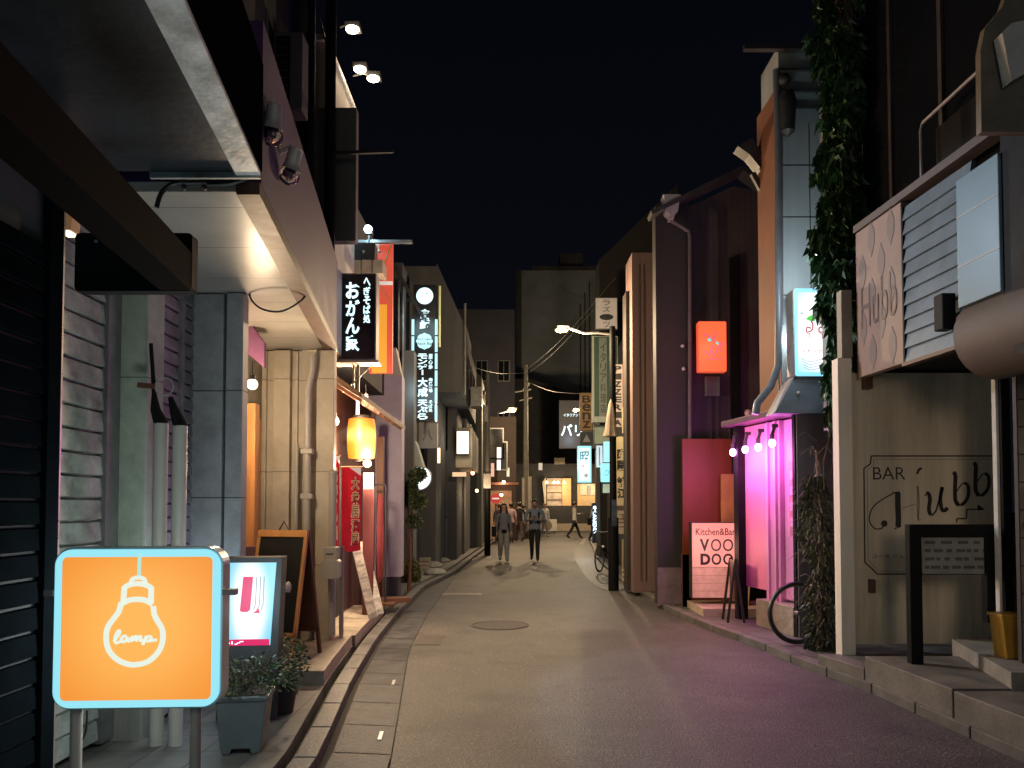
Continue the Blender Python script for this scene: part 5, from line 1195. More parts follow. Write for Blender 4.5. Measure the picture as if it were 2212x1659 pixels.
# gabled dark house with orange sign
Y = 11.3; x0, x1, z0, z1 = rc(1421, 1700, 430, 1290, Y)
t = thing('gabled_house', 'dark purple grey gabled house wall with a downpipe and an orange lit sign', 'house', (x0, Y, .05)); gh = t
W_ = x1-x0
M_gab = plankmat('purple_siding', (.07, .06, .068), (.05, .04, .05), axis=0, step=.1, gap=.08, var=.25, rough=.65, ns=2, bump=.3)
x2 = P(1491, 900, Y).x-x0
MB().prism([(x2, 0), (W_, 0), (W_, z1+.1), (x2+.72, z1+.22), (x2, z1-.12)], .18, 3).build('wall', M_gab, t)
MB().box(0, x2, 0, .25, .0, z1-.15).build('pilaster', mat('greybrown_pilaster', (.035, .03, .034), .7, var=.3, ns=2, streak=True), t)
MB().box(0, x2+.004, -.012, .0, 0, .55).build('plinth', mat('mauve_plinth', (.2, .15, .17), .7, var=.3), t)
MB().bar((-.1, -.1, z1-.35), (x2+.75, -.1, z1+.32), .3, .06).bar((x2+.75, -.1, z1+.32), (W_+.2, -.1, z1-.3), .3, .06).build('roof', M_darkwall, t)
fx = P(1449, 450, Y-.12)
MB().prism([(-.13, .3), (.13, .3), (.11, .22), (.085, .05), (.03, 0), (.03, -.05), (-.03, -.05), (-.03, 0), (-.085, .05), (-.11, .22)], -.1, .1).build('rain_head', mat('rain_head', (.4, .38, .42), .6, var=.15), t, loc=(fx.x-x0, -.12, fx.z-.18))
q = [P(*c, Y-.12) for c in ((1449, 475), (1462, 482), (1488, 498), (1491, 510), (1491, 1270))]
MB().tube([(v.x-x0, -.1, v.z-.05) for v in q], .03, 10).build('downpipe', mat('purple_pipe', (.13, .11, .13), .5, var=.2), t, smooth=True)
mb = MB()
for px, py in ((1474, 748), (1476, 797)): v = P(px, py, Y); mb.ball((v.x-x0, -.02, v.z-.05), .03, 10, 6)
mb.build('wall_studs', mat('stud', (.5, .5, .55), .4, var=0), t)
x3 = P(1585, 900, Y).x-x0; MB().box(x3, x3+.12, .1, .179, 2.2, z1-.9).build('dark_post', M_black, t)
# windows-like clips low
for k, px in enumerate((1752-0,)): pass
for k, (u, za, zb) in enumerate(((x2+.35, .0, 3.1), (x2+1.5, 1.8, z1-.9))):
    MB().tube([(u, .16, za), (u, .16, (za+zb)/2), (u+.015, .16, zb)], .012, 6).build('conduit', M_dark, t, smooth=True)
MB().box(x2+.25, x2+.47, .08, .178, 3.1, 3.4).build('junction_box', M_iron, t, bevel=.008)
t, hw, h = signbox('orange_sign', 'small glowing orange sign with a purple and teal scribble on the dark gabled wall', 'sign', (1509, 1570, 694, 803), 10.9, .12, mat('orange_case', (.5, .1, .05), .5, var=.1, emit=(1, .12, .05), es=.6), glow('orange_face2', (1.0, .13, .045), 1.25), .008, rad=.02)
mb = MB(); k = h/109.
def O(px, py): return ((px-1539.5)*2*hw/61., (803-py)*k)
ribbon(mb, smooth_pts([O(1521, 722), O(1530, 726), O(1540, 735), O(1546, 722), O(1550, 718)], 4), .012, -.008); ribbon(mb, smooth_pts([O(1524, 757), O(1532, 768), O(1540, 745), O(1542, 770), O(1552, 750), O(1560, 745), O(1556, 760)], 4), .01, -.008)
ribbon(mb, [O(1530, 776), O(1558, 775)], .008, -.008); ribbon(mb, smooth_pts([O(1540, 735), O(1550, 740), O(1562, 742)], 4), .01, -.008)
mb.build('scribble', mat('purple_print', (.2, .05, .3), .5, var=0, emit=(.35, .1, .5), es=.6), t)
mb = MB(); mb.prism([O(1528, 733), O(1535, 730), O(1537, 737), O(1531, 738)], -.012, -.009).prism([O(1546, 738), O(1553, 740), O(1552, 746), O(1547, 743)], -.012, -.009); mb.build('teal_eyes', mat('teal_p', (.05, .5, .5), .5, var=0, emit=(.1, .8, .8), es=.6), t)
lamp(t, (0, -.3, h/2), 6, (1, .25, .12), .15)
# wall lamp small at right lower
t = thing('wall_lamp', 'small round unlit wall lamp under the orange brown wall', 'lamp', tuple(P(1829/1.0-1.0, 980, 10.6)))
t.location = P(1830/1.1302*1.0+0, 1105/1.1302, 10.9); t.location = P(1617, 893, 10.9)
MB().ball((0, 0, 0), .06, 12, 8).build('globe', mat('dull_globe', (.5, .42, .4), .3, var=.1), t, smooth=True); MB().box(-.03, .03, .04, .12, .02, .07).build('bracket', M_dark, t)
# red wooden panel, step, VOODOO sign
x0, x1, z0, z1 = rc(1477, 1583, 948, 1300, 10.95); t = thing('red_panel', 'tall red stained wooden panel behind the lit kitchen and bar sign', 'panel', (x0, 10.95, .07))
MB().box(0, x1-x0, 0, .06, 0, z1-.07).build('board', mat('red_stain', (.22, .045, .008), .5, var=.3, ns=3, streak=True), t)
MB().box(.0, .12, -.0, .14, 0, z1*.3).build('corner_block', M_brown, t)
x0b, x1b, _, zb1 = rc(1561, 1583, 1035, 1290, 10.6); MB().box(x0b-x0, x1b-x0+.2, -.35, -.3, 0, zb1).build('yellow_board', mat('mustard', (.4, .22, .05), .6, var=.2), t)
struct(MB().box(P(1495, 1300, 10.6).x, 3.5, 10.0, 10.9, .05, .17).build('step', mat('pale_tile_step', (.5, .4, .3), .5, var=.25), bevel=.006))
t, hw, h = signbox('kitchen_bar_sign', 'pink lit standing sign reading Kitchen & Bar VOO DOO over pale bricks', 'sign', (1494, 1590, 1128, 1293), 10.45, .14, mat('sign_black', (.02, .015, .015), .5, var=0), mat('pale_bricks', (0, 0, 0)) if 0 else plankmat('pale_brick_face', (.55, .38, .3), (.3, .18, .14), axis=2, step=.105, gap=.06, var=.25, ns=9, rough=.5), .012)
for ch in t.children:
    if ch.name.startswith('face_panel'):
        b = ch.data.materials[0].node_tree.nodes['Principled BSDF']; b.inputs['Emission Color'].default_value = (1, .45, .32, 1); b.inputs['Emission Strength'].default_value = .16
MB().box(-hw+.012, hw-.012, -.012, -.0065, h*.415, h-.012).build('lit_panel', glow('pink_panel', (1.0, .33, .28), 1.05, .15, 2), t)
M_k = mat('black_letters', (.015, .01, .01), .6, var=0)
text('Kitchen&Bar', (-hw*.8, hw*.98, h*.83, h*.92), mat('maroon_letters', (.12, .01, .01), .6, var=0), t, y=-.014, bold=.005)
text('V', (-hw*.62, -hw*.2, h*.62, h*.78), M_k, t, y=-.014, bold=.03); text('O', (-hw*.12, hw*.34, h*.62, h*.78), M_k, t, y=-.014, bold=.0); text('O', (hw*.42, hw*.88, h*.62, h*.78), M_k, t, y=-.014, bold=.0)
text('D', (-hw*.6, -hw*.15, h*.44, h*.59), M_k, t, y=-.014, bold=.05); text('O', (-hw*.1, hw*.34, h*.44, h*.59), M_k, t, y=-.014, bold=.02); text('O', (hw*.42, hw*.88, h*.44, h*.59), M_k, t, y=-.014, bold=.02)
lamp(t, (-.1, -.45, h*.7), 10, (1, .5, .38), .2)
# A-board next to it
t = thing('chalk_stand', 'thin dark folding board seen edge on beside the pink kitchen sign', 'A-board', (P(1584, 1335, 9.6).x, 9.6, .07), R(86))
MB().bar((-.15, -.1, 0), (-.15, 0, .78), .02, .03).bar((.15, -.1, 0), (.15, 0, .78), .02, .03).bar((-.15, .1, 0), (-.15, 0, .78), .02, .03).bar((.15, .1, 0), (.15, 0, .78), .02, .03).build('frame', M_socket, t)
MB().prism([(-.14, .25), (.14, .25), (.14, .76), (-.14, .76)], -.012, .012).build('board', M_brown, t)
g = P(1612, 1290, 10.2); t = thing('yellow_box', 'small pale yellow box under the floating pink wall', 'box', (g.x, 10.3, .172))
MB().prism([(-.06, 0), (.06, 0), (.09, .3), (-.08, .3)], 0, .12).build('body', mat('yellow_paint', (.6, .48, .22), .5, var=.1), t)
# ------------------------------------------------------------------ pink booth
fb = Fr((2.86, 9.85), (3.13, 8.4)); L = fb.L
t = frthing('entrance_booth', 'booth entrance glowing magenta from a row of pink bulbs under its roof', 'entrance booth', fb, .07); bt = t
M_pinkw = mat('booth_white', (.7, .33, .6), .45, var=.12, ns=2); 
MB().box(0, .12, 0, .12, 0, 2.48).build('post', M_black, t)
MB().box(L-.05, L, -.02, .1, 0, 2.5).build('frame', M_black, t)
mb = MB(); mb.slab([(-.1, -.12), (L+.02, -.12), (L+.02, .9), (-.1, .9)], 2.46, 2.53); mb.build('roof', mat('booth_roof', (.1, .05, .08), .5, var=.3), t, bevel=.006)
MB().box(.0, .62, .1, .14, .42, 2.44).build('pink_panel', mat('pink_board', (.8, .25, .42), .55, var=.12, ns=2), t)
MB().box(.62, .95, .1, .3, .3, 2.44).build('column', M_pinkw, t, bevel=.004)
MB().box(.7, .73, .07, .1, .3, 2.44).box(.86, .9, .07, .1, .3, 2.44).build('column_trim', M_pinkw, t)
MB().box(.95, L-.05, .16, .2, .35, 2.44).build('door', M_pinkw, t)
MB().box(1.08, 1.2, .145, .158, 1.1, 1.95).build('door_slot', mat('pink_slot', (.5, .2, .28), .5, var=.2), t)
for k in range(4): MB().box(1.1, 1.18, .138, .146, 1.2+k*.18, 1.3+k*.18).build('glass_inset', M_pinkw, t)
MB().box(.6, L-.05, -.03, .3, .0, .32).build('plinth', mat('beige_plinth', (.3, .25, .2), .6, var=.3), t, bevel=.008)
MB().box(.0, L, .88, .95, 0, 2.46).build('back_wall', M_darkwall, t)
MB().box(L-.02, L+.02, .0, .95, 0, 2.45).build('side_wall', mat('booth_side', (.17, .16, .18), .5, var=.3, ns=2), t)
M_pink = glow('pink_bulb_glow', (1, .28, .92), 26)
labs = ['first pink bulb of the four under the booth roof, nearest the red panel', 'second pink bulb of the four from the red panel', 'third pink bulb of the four from the red panel', 'last pink bulb of the four, nearest the black frame']
for k, (px, py, uy) in enumerate(((1583, 977, 9.8), (1610, 971, 9.45), (1638, 966, 9.1), (1668, 957, 8.8))):
    p = P(px, py, uy); b = thing('pink_bulb', labs[k], 'light bulb', tuple(p), 0, 'magenta bulbs under the booth roof')
    MB().ball((0, 0, 0), .04, 14, 10, (1, 1, 1.25)).build('bulb', M_pink, b, smooth=True)
    MB().lathe([(.026, .04), (.028, .1), (.005, .11)], n=10).build('socket', M_socket, b)
    MB().bar((0, 0, .1), (.03, .0, .2), .025, .035).bar((.0, 0, .2), (.07, 0, .2), .02, .04).build('clamp', M_socket, b)
    lamp(b, (-.16, -.06, -.16), 15, (1, .2, .8), .16)
# corner building: grey camera-side wall, orange street side
Y = 8.62; x0, x1, z0, z1 = rc(1690, 1900, 100, 900, Y)
t = thing('corner_building', 'tall pale grey building wall with an orange brown street side and a thick drainpipe', 'building', (x0, Y, 0)); cb = t
MB().box(.003, x1-x0+.3, 0, .6, 2.62, z1).build('wall', mat('pale_grey_wall', (.45, .47, .48), .6, var=.22, ns=2, streak=True), t)
MB().box(-.003, .003, .0, .75, 2.55, z1-.45).box(-.0035, .2, .6, .76, 2.55, z1-.45).build('orange_wall', mat('orange_brown_wall', (.24, .095, .05), .7, var=.25, ns=2), t)
mb = MB()
for py in (150, 195, 232): v = P(1700, py, Y); mb.box(-.02, .45, -.03, -.001, v.z-.03, v.z)
mb.build('ledges', mat('dark_ledge', (.1, .1, .11), .6, var=.2), t)
mb = MB()
for z in (3.9, 4.8, 5.4): mb.box(.003, .8, -.004, -.0005, z, z+.01)
mb.box(.34, .35, -.004, -.0005, 2.9, z1-.9); mb.build('panel_joints', M_dark, t)
MB().box(.42, .62, -.03, -.001, 4.0, 4.5).build('vent_box', M_iron, t, bevel=.01)
MB().box(-.01, 1.0, -.012, -.001, 2.62, 2.9).build('lower_band', mat('blue_grey_band', (.2, .23, .26), .6, var=.2), t)
q = [P(*c, Y-.1) for c in ((1678, 150), (1682, 300), (1683, 700), (1682, 790), (1665, 835), (1637, 870), (1632, 895))]
MB().tube([(v.x-x0, -.09, v.z) for v in q], .042, 12).build('drainpipe', mat('dark_pipe', (.12, .13, .15), .4, var=.2), t, smooth=True)
MB().tube([(v.x-x0+.05, -.05, v.z) for v in q[:3]], .018, 8).build('thin_pipe', mat('rust_pipe', (.2, .13, .11), .6, var=.2), t, smooth=True)
MB().box(-.42, .35, -.12, -.05, z1-.1, z1-.04).build('cross_arm', M_dark, t)
v = P(1690, 215, Y); MB().lathe([(.02, -.5), (.08, -.45), (.1, -.1), (.07, .0), (.02, .03)], (v.x-x0, -.15, v.z), 12).ball((v.x-x0-.03, -.15, v.z+.15), .07).build('insulator', M_dark, t, smooth=True)
v = P(1612, 330, 9.4); MB().prism([(-.16, .0), (.02, .1), (.16, -.12), (.14, -.3), (-.02, -.1)], 0, .2).build('bracket_arm', M_dark, t, loc=(v.x-x0, .6, v.z))
MB().bar((v.x-x0+.05, .7, v.z-.3), (v.x-x0+.42, .7, v.z-1.0), .06, .06).build('brace', M_dark, t)
MB().tube([(-.035, .0, 2.8), (-.035, .0, z1-1.0)], .012, 6).build('corner_trim', M_iron, t)
# white sign with cyan edge
t, hw, h = signbox('white_cyan_sign', 'bright white lit sign with cyan edge and red marks, ivy hanging over its right side', 'sign', (1716, 1822, 622, 814), 8.25, .22, M_iron, glow('cyan_edge2', (.3, .8, 1.0), 1.1), .008, rad=.03)
f = MB().prism(rrect(-hw+.04, hw-.04, -h/2+.05, h/2-.05, .03), -.011, -.0065).build('white_panel', backlit('white_centre', (1, 1, 1), (.4, .85, 1), 1.15, .36, .6, 2.0), t, loc=(0, 0, h/2))
def Q(px, py): return ((px-1769)*2*hw/106., (814-py)*h/192.)
mb = MB(); M_rd = glow('red_print', (.55, .03, .06), .8)
ribbon(mb, smooth_pts([Q(1749, 690), Q(1756, 700), Q(1754, 714), Q(1743, 718), Q(1744, 708), Q(1752, 710)], 5), .014, -.013); ribbon(mb, smooth_pts([Q(1776, 692), Q(1782, 704), Q(1780, 716), Q(1770, 718), Q(1771, 708), Q(1780, 710)], 5), .014, -.013)
ribbon(mb, [Q(1743, 722), Q(1752, 722)], .008, -.013); ribbon(mb, [Q(1748, 722), Q(1748, 732)], .006, -.013); ribbon(mb, [Q(1772, 722), Q(1781, 722)], .008, -.013); ribbon(mb, [Q(1776, 722), Q(1776, 732)], .006, -.013); mb.build('red_drawing', M_rd, t)
MB().prism([Q(1741, 690), Q(1748, 684), Q(1756, 681), Q(1759, 672), Q(1764, 684), Q(1760, 695), Q(1750, 694)], -.016, -.0135).build('leaf_mark', glow('green_print', (.1, .62, .06), .9), t)
text('スナック', (Q(1730, 0)[0], Q(1775, 0)[0], Q(0, 763)[1], Q(0, 755)[1]), M_rd, t, y=-.013)
text('BAR', (Q(1730, 0)[0], Q(1737, 0)[0], Q(0, 680)[1], Q(0, 675)[1]), M_ink3, t, y=-.013)
mb = MB()
for k in range(4): ribbon(mb, smooth_pts([Q(1730+k*2, 775+k*6), Q(1750, 782+k*6), Q(1775, 776+k*6)], 4), .004, -.013)
mb.build('wave_lines', mat('blue_print', (.05, .2, .4), .5, var=0), t)
MB().box(hw*.3, hw*.5, .22, .38, h*.1, h*.9).build('bracket', M_dark, t)
lamp(t, (0, -.4, h/2), 9, (.75, .95, 1), .2); lamp(t, (-.1, .3, h*.5), 9, (.75, .95, 1), .1); lamp(t, (-.1, .1, -.15), 3, (.6, .85, 1), .1)
lamp(t, (-.35, -.35, h*1.0), 26, (.75, .92, 1), .12)
# hood below
a = [P(x, y, 8.3) for x, y in ((1672, 893), (1795, 893), (1795, 812), (1715, 812))]; o0 = a[0]; t = thing('hood', 'blue grey sheet metal hood sloping below the white lit sign', 'hood', (o0.x, 8.28, o0.z))
MB().prism([(v.x-o0.x, v.z-o0.z) for v in a], 0, .3).build('sheet', mat('hood_sheet', (.17, .2, .24), .5, var=.3, ns=4), t, bevel=.005)
MB().ball((a[2].x-o0.x-.37, -.01, .22), .018).build('stud', M_wht, t)
# ivy
t = thing('ivy', 'long curtain of ivy hanging down the building corner beside the white lit sign', 'climbing plant', tuple(P(1815, 950, 7.5)))
o0 = t.location
ax = [(1756, 1905, -40), (1762, 1888, 100), (1778, 1885, 180), (1800, 1880, 250), (1766, 1850, 340), (1790, 1880, 400), (1768, 1880, 460), (1766, 1874, 560), (1774, 1880, 620), (1788, 1880, 680), (1800, 1876, 740), (1796, 1862, 800), (1796, 1845, 860), (1800, 1826, 930)]
def iv(i):
    for _ in range(12):
        r_ = iv_(i)
        if noise.noise(Vector(r_[0])*2.6) > -.16: return r_
    return r_
def iv_(i):
    k = random.random()*(len(ax)-1.001); a = int(k); f = k-a; l = ax[a][0]*(1-f)+ax[a+1][0]*f; r = ax[a][1]*(1-f)+ax[a+1][1]*f; py = ax[a][2]*(1-f)+ax[a+1][2]*f
    wob = 11*math.sin(py*.045)+9*math.sin(py*.11+1)+5*math.sin(py*.31)
    px = l+(r-l)*random.betavariate(1.1, 1.1)+wob*(1 if random.random() < .5 else .3); px += (px-l)/(r-l)*14; p = P(px, py, 7.5-.42*math.sin(PI*min(1, max(0, (px-l)/(r-l))))*random.random()**.4+random.uniform(0, .25))-o0
    return tuple(p), (random.uniform(-.6, .4), -.6, -.5)
leaves(20000, iv, .095, droop=.5, asp=.66).build('foliage', M_ivy, t)
mb = MB()
for k in range(7):
    x = random.uniform(1780, 1860); pts = [P(x+random.uniform(-18, 18)+6*math.sin(y*.02), y, 7.62)-o0 for y in range(-40, 900, 70)]; mb.tube(pts, .011, 5)
for k in range(10):
    x = random.uniform(1775, 1850); y = random.uniform(880, 960); p = P(x, y, 7.3)-o0; mb.tube([p, p+Vector((random.uniform(-.1, .1), -.05, -.25)), p+Vector((random.uniform(-.2, .1), -.05, -.5))], .003, 4)
mb.build('stems', M_brown, t)
# corner block behind the ivy
t = thing('ivy_wall', 'narrow pale wall strip almost covered by ivy', 'wall', (P(1800, 800, 7.75).x, 7.75, 2.3))
MB().box(.03, .38, .25, .33, 0, 6.5).build('render', mat('ivy_wall', (.2, .19, .17), .8, var=.3), t)
# lower bush with dry grasses
t = thing('climber_bush', 'straggly bush with long grassy shoots standing by the bicycle', 'bush', (P(1765, 1385, 7.75).x, 7.7, .07))
def bf(i):
    z = random.random()**1.25*1.75; r = .11+.1*abs(math.sin(z*3.4+.4))-.05*(z > 1.2); a = random.uniform(0, 2*PI); q = random.random()**.5*r
    return (q*math.cos(a)+.05*math.sin(z*3)+.03, q*math.sin(a)*.8, z), (math.cos(a), math.sin(a), -.4)
leaves(2600, bf, .05, droop=.6).build('foliage', islands(mat('dark_bush_leaf', (.06, .075, .035), .5, var=.6, ns=6, c2=(.015, .014, .01))), t)
mb = MB()
for k in range(46):
    z = random.uniform(.3, 2.1); a = random.uniform(PI*.6, PI*1.6); l = random.uniform(.12, .3)
    mb.tube([(0, 0, z), (l*.6*math.cos(a), l*.6*math.sin(a), z+.08), (l*1.2*math.cos(a), l*1.2*math.sin(a), z+.02-random.random()*.12)], [.004, .003, .001], 4)
mb.tube([(0, 0, 0), (.03, .02, 1.0), (0, 0, 2.0)], [.03, .02, .01], 8)
mb.build('stems', mat('dry_stem', (.22, .16, .12), .6, var=.3), t)
# bicycle
def bicycle(x, y, z, rz, label, s=1.0, grp=None):
    t = thing('bicycle', label, 'bicycle', (x, y, z), rz, grp); t.scale = (s, s, s); r = .33
    for k, cx in enumerate((0, 1.08)):
        wo_ = MB().ring(r-.02, .02, (cx, 0, r), 44, 8).build('wheel', M_socket, t, smooth=True)
        MB().ring(r-.045, .008, (cx, 0, r), 40, 6).build('rim', M_iron, wo_, smooth=True)
        mb = MB()
        for q in range(16):
            a = 2*PI*q/16; mb.tube([(cx, .02*(-1)**q, r), (cx+(r-.045)*math.cos(a), 0, r+(r-.045)*math.sin(a))], .0015, 4)
        mb.tube([(cx, -.04, r), (cx, .04, r)], .02, 10); mb.build('spokes', M_iron, wo_)
    MB().tube([(0, 0, r), (.22, 0, .78)], .014, 8).tube([(.22, 0, .78), (.24, 0, .92)], .014, 8).tube([(.2, 0, .72), (.5, 0, .3), (1.08, 0, r), (.78, 0, .62), (.66, 0, .3)], .016, 8).tube([(.22, 0, .66), (.62, 0, .42)], .016, 8).tube([(.66, 0, .3), (.82, 0, .8)], .015, 8).build('frame', M_black, t, smooth=True)
    MB().tube([(.34, -.26, .98), (.24, -.2, .98), (.24, 0, .94), (.24, .2, .98), (.34, .26, .98)], .011, 8).build('handlebar', M_iron, t, smooth=True)
    MB().lathe([(.02, 0), (.09, .01), (.1, .04), (.06, .06), (.01, .065)], (.86, 0, .8), 12, sq=.7).build('saddle', M_socket, t, smooth=True)
    MB().tube([(.66, -.09, .3), (.66, .09, .3)], .012, 8).ring(.09, .006, (.66, .03, .3), 20, 5).box(.55, .62, -.13, -.09, .17, .19).box(.7, .77, .09, .13, .41, .43).build('crank', M_iron, t)
    MB().ball((.16, -.03, .6), .035, 10, 8).build('headlight', mat('lamp_lens', (.8, .8, .8), .1, var=0), t, smooth=True)
    return t
p = P(1722, 1325, 7.95); bicycle(p.x, 7.95, .075, R(8), 'black bicycle parked behind the black frame, its front wheel showing', .98)
p = P(1300, 1215, 17.2); bicycle(p.x-.05, 17.2, .02, R(64), 'dark bicycle parked behind the black lamp pole further down', .95)
# Hubb wall and post
Y = 6.95; x0, x1, z0, z1 = rc(1846, 2168, 700, 1398, Y)
t = thing('bar_wall', 'dim beige plaster wall painted with the BAR Hubb sign', 'wall', (x0, Y, .26)); hb = t
Wh = x1-x0; top = 2.72-.26
M_pl = mat('beige_plaster', (.66, .56, .42), .8, var=.45, ns=1.8, bump=.5, bs=25, streak=True)
MB().box(0, Wh, 0, .3, 0, top).build('render', M_pl, t)
def Hh(px, py):
    p = P(px, py, Y); return (p.x-x0, p.z-.26)
M_bl = mat('black_wall_paint', (.03, .025, .02), .7, var=.3)
mb = MB(); c = [Hh(*q) for q in ((1882, 985), (2152, 985), (2160, 1003), (2166, 1010), (2166, 1230), (2150, 1240), (1895, 1240), (1883, 1228), (1868, 1215), (1866, 1012), (1880, 1002), (1882, 985))]
for a, b in zip(c, c[1:]): ribbon(mb, [a, b], .012, -.001)
c = [Hh(*q) for q in ((1887, 992), (2148, 992), (2159, 1008), (2159, 1224), (2148, 1234), (1898, 1234), (1875, 1210), (1873, 1016), (1887, 1004), (1887, 992))]
for a, b in zip(c, c[1:]): ribbon(mb, [a, b], .003, -.001)
mb.build('painted_border', M_bl, t)
a = Hh(1886, 1036); b = Hh(1955, 1009); text('BAR', (a[0], b[0], a[1], b[1]), M_bl, t, y=-.001, bold=-.005)
# the swash H drawn with strokes
mb = MB()
def H4(x, y): return Hh((1960+x/2.37)/1.1302, (600+y/2.37)/1.1302)
def H5(x, y): return Hh((2060+x/3.95)/1.1302, (1180+y/3.95)/1.1302)
ribbon(mb, smooth_pts([H5(470, 90), H5(510, 88), H5(538, 80)], 4), .012, -.001); ribbon(mb, smooth_pts([H5(520, 90), H5(520, 200), H5(525, 330), H5(522, 420)], 4), [.05]*13, -.001); ribbon(mb, [H5(485, 440), H5(520, 425), H5(552, 415)], .01, -.001)
ribbon(mb, smooth_pts([H5(480, 95), H5(380, 150), H5(290, 220), H5(250, 300), H5(252, 380), H5(300, 435), H5(360, 435), H5(395, 400)], 6), .011, -.001)
q = H5(390, 388); mb.lathe([(.03, 0), (.0001, .002)], (q[0], -.001, q[1]), 12, 'y')
ribbon(mb, [H5(560, 240), H5(690, 200)], .004, -.001); ribbon(mb, [H5(705, 30), H5(710, 340)], .005, -.001); ribbon(mb, [H5(705, 355), H5(740, 352)], .005, -.001)
ribbon(mb, smooth_pts([H4(660, 1320), H4(672, 1295), H4(688, 1288)], 4), .02, -.001); ribbon(mb, smooth_pts([H4(665, 1390), H4(672, 1480), H4(668, 1590)], 4), .006, -.001)
# u
ribbon(mb, smooth_pts([H5(780, 120), H5(810, 95), H5(830, 150), H5(820, 250), H5(840, 305), H5(870, 290), H5(900, 230), H5(945, 40)], 5), [.012]*4+[.035]*16+[.014]*16, -.001); ribbon(mb, smooth_pts([H5(950, 35), H5(930, 150), H5(945, 250), H5(975, 260), H5(1000, 235)], 5), .034, -.001)
for dx, dy in ((0, 0), (118, -55)):
    ribbon(mb, smooth_pts([H4(870+dx, 1310+dy), H4(882+dx, 1330+dy), H4(880+dx, 1400+dy), H4(882+dx, 1470+dy), H4(900+dx, 1502+dy)], 5), .036, -.001)
    ribbon(mb, smooth_pts([H4(890+dx, 1420+dy), H4(925+dx, 1375+dy), H4(955+dx, 1390+dy), H4(955+dx, 1450+dy), H4(930+dx, 1490+dy), H4(900+dx, 1502+dy), H4(882+dx, 1480+dy)], 5), [.01]*7+[.03]*16+[.012]*8, -.001)
mb.build('script_lettering', M_bl, t)
mb = MB(); 
for a, b in zip([H4(890, 1600), H4(890, 1580), H4(945, 1578), H4(948, 1525), H4(1020, 1525)], [H4(890, 1580), H4(945, 1578), H4(948, 1525), H4(1020, 1525), H4(1030, 1525)]): ribbon(mb, [a, b], .012, -.001)
mb.prism([H4(1010, 1495), H4(1055, 1527), H4(1010, 1532)], -.003, -.001); mb.build('stair_arrow', M_bl, t)
a = H5(275, 720); b = H5(640, 685); text('コース ウェル', (a[0], b[0], a[1], b[1]), M_bl, t, y=-.001)
q = Hh(1882, 1275)
MB().box(q[0]-.03, q[0]+.02, -.05, 0, q[1]-.02, q[1]+.1).build('rusty_bracket', mat('rust', (.09, .05, .03), .8, var=.4), t, bevel=.005)
q = Hh(1870, 828); MB().box(q[0]-.04, q[0]+.03, -.08, 0, q[1]-.06, q[1]+.06).build('bracket', M_brown, t, bevel=.005)
x2, x3, _, z3 = rc(1803, 1849, 778, 1398, 6.9)
t = thing('white_post', 'thick cream post at the left edge of the painted bar wall', 'post', (x2, 6.9, .15))
MB().box(.065, (x3-x2), 0, .13, 0, z3+.02-.15).build('post', mat('cream_post', (.78, .7, .6), .6, var=.2, ns=3, streak=True), t, bevel=.006)
MB().box((x3-x2)*.6, (x3-x2)*1.0+.02, .02, .12, z3+.03-.15, z3+.5).build('upper_post', mat('upper_post', (.28, .25, .2), .7, var=.3, ns=3), t)
# black frame stand on the right
x0, x1, z0, z1 = rc(1969, 2163, 1133, 1415, 6.0); t = thing('menu_stand', 'black metal sign frame with a faded menu sheet before the painted wall', 'sign stand', ((x0+x1)/2, 6.0, .27))
hw = (x1-x0)/2; H_ = z1-.27
MB().box(-hw, -hw+.095, 0, .07, 0, H_).box(hw-.1, hw, 0, .07, .32, H_).box(-hw+.095, hw-.1, 0, .07, H_-.1, H_).build('frame', M_black, t, bevel=.004)
a = P(1993, 1160, 6.02); b = P(2140, 1240, 6.02)
MB().box(a.x-t.location.x, b.x-t.location.x, .03, .034, b.z-.27, a.z-.27).build('menu_sheet', mat('faded_sheet', (.24, .24, .22), .5, var=.2), t)
mb = MB()
for r_ in range(4):
    u = a.x-t.location.x+.02
    while u < b.x-t.location.x-.05:
        l = random.uniform(.02, .09); mb.box(u, u+l, .027, .0295, a.z-.27-.055-r_*.065, a.z-.27-.03-r_*.065); u += l+random.uniform(.01, .05)
mb.build('faded_writing', mat('faded_lines', (.09, .085, .08), .6, var=.3), t)
# yellow bin
g = P(2172, 1390, 6.2); t = thing('yellow_bucket', 'yellow plastic bin standing behind the right foot of the black frame', 'bucket', (3.66, 5.72, .382))
MB().prism([(-.03, 0), (.07, 0), (.1, .3), (-.06, .3)], -.08, .08).build('body', mat('yellow_plastic', (.36, .2, .02), .4, var=.15), t, bevel=.008); MB().box(-.07, .11, -.09, .09, .3, .325).build('lid', mat('yellow_plastic', (0, 0, 0)), t, bevel=.006)
# right of the wall: white trim, dark post, tile wall
x0, _, _, _ = rc(2160, 2170, 800, 1300, 5.9); t = thing('trim_post', 'pale upright trim and black pole at the right end of the painted wall', 'post', (x0, 5.9, .27))
MB().box(0, .02, 0, .05, 0, 2.3).build('pale_trim', M_wht, t); MB().box(.06, .11, -.0, .05, 0, 2.4).build('black_pole', M_black, t)
t = thing('brick_wall', 'stretch of pale brick wall at the right edge of the photo', 'wall', (P(2198, 1000, 5.5).x, 5.5, .27))
MB().box(0, 1.5, 0, .04, .0, 2.3).build('bricks', plankmat('pale_bricks', (.24, .2, .18), (.05, .04, .04), axis=2, step=.2, gap=.05, alt=0, astep=.25, var=.4, ns=6), t)
MB().ball((.04, -.03, 1.1), .025).ball((.05, -.03, .98), .02).build('glass_bulbs', glass('clear_bulb', (1, 1, 1)), t, smooth=True)
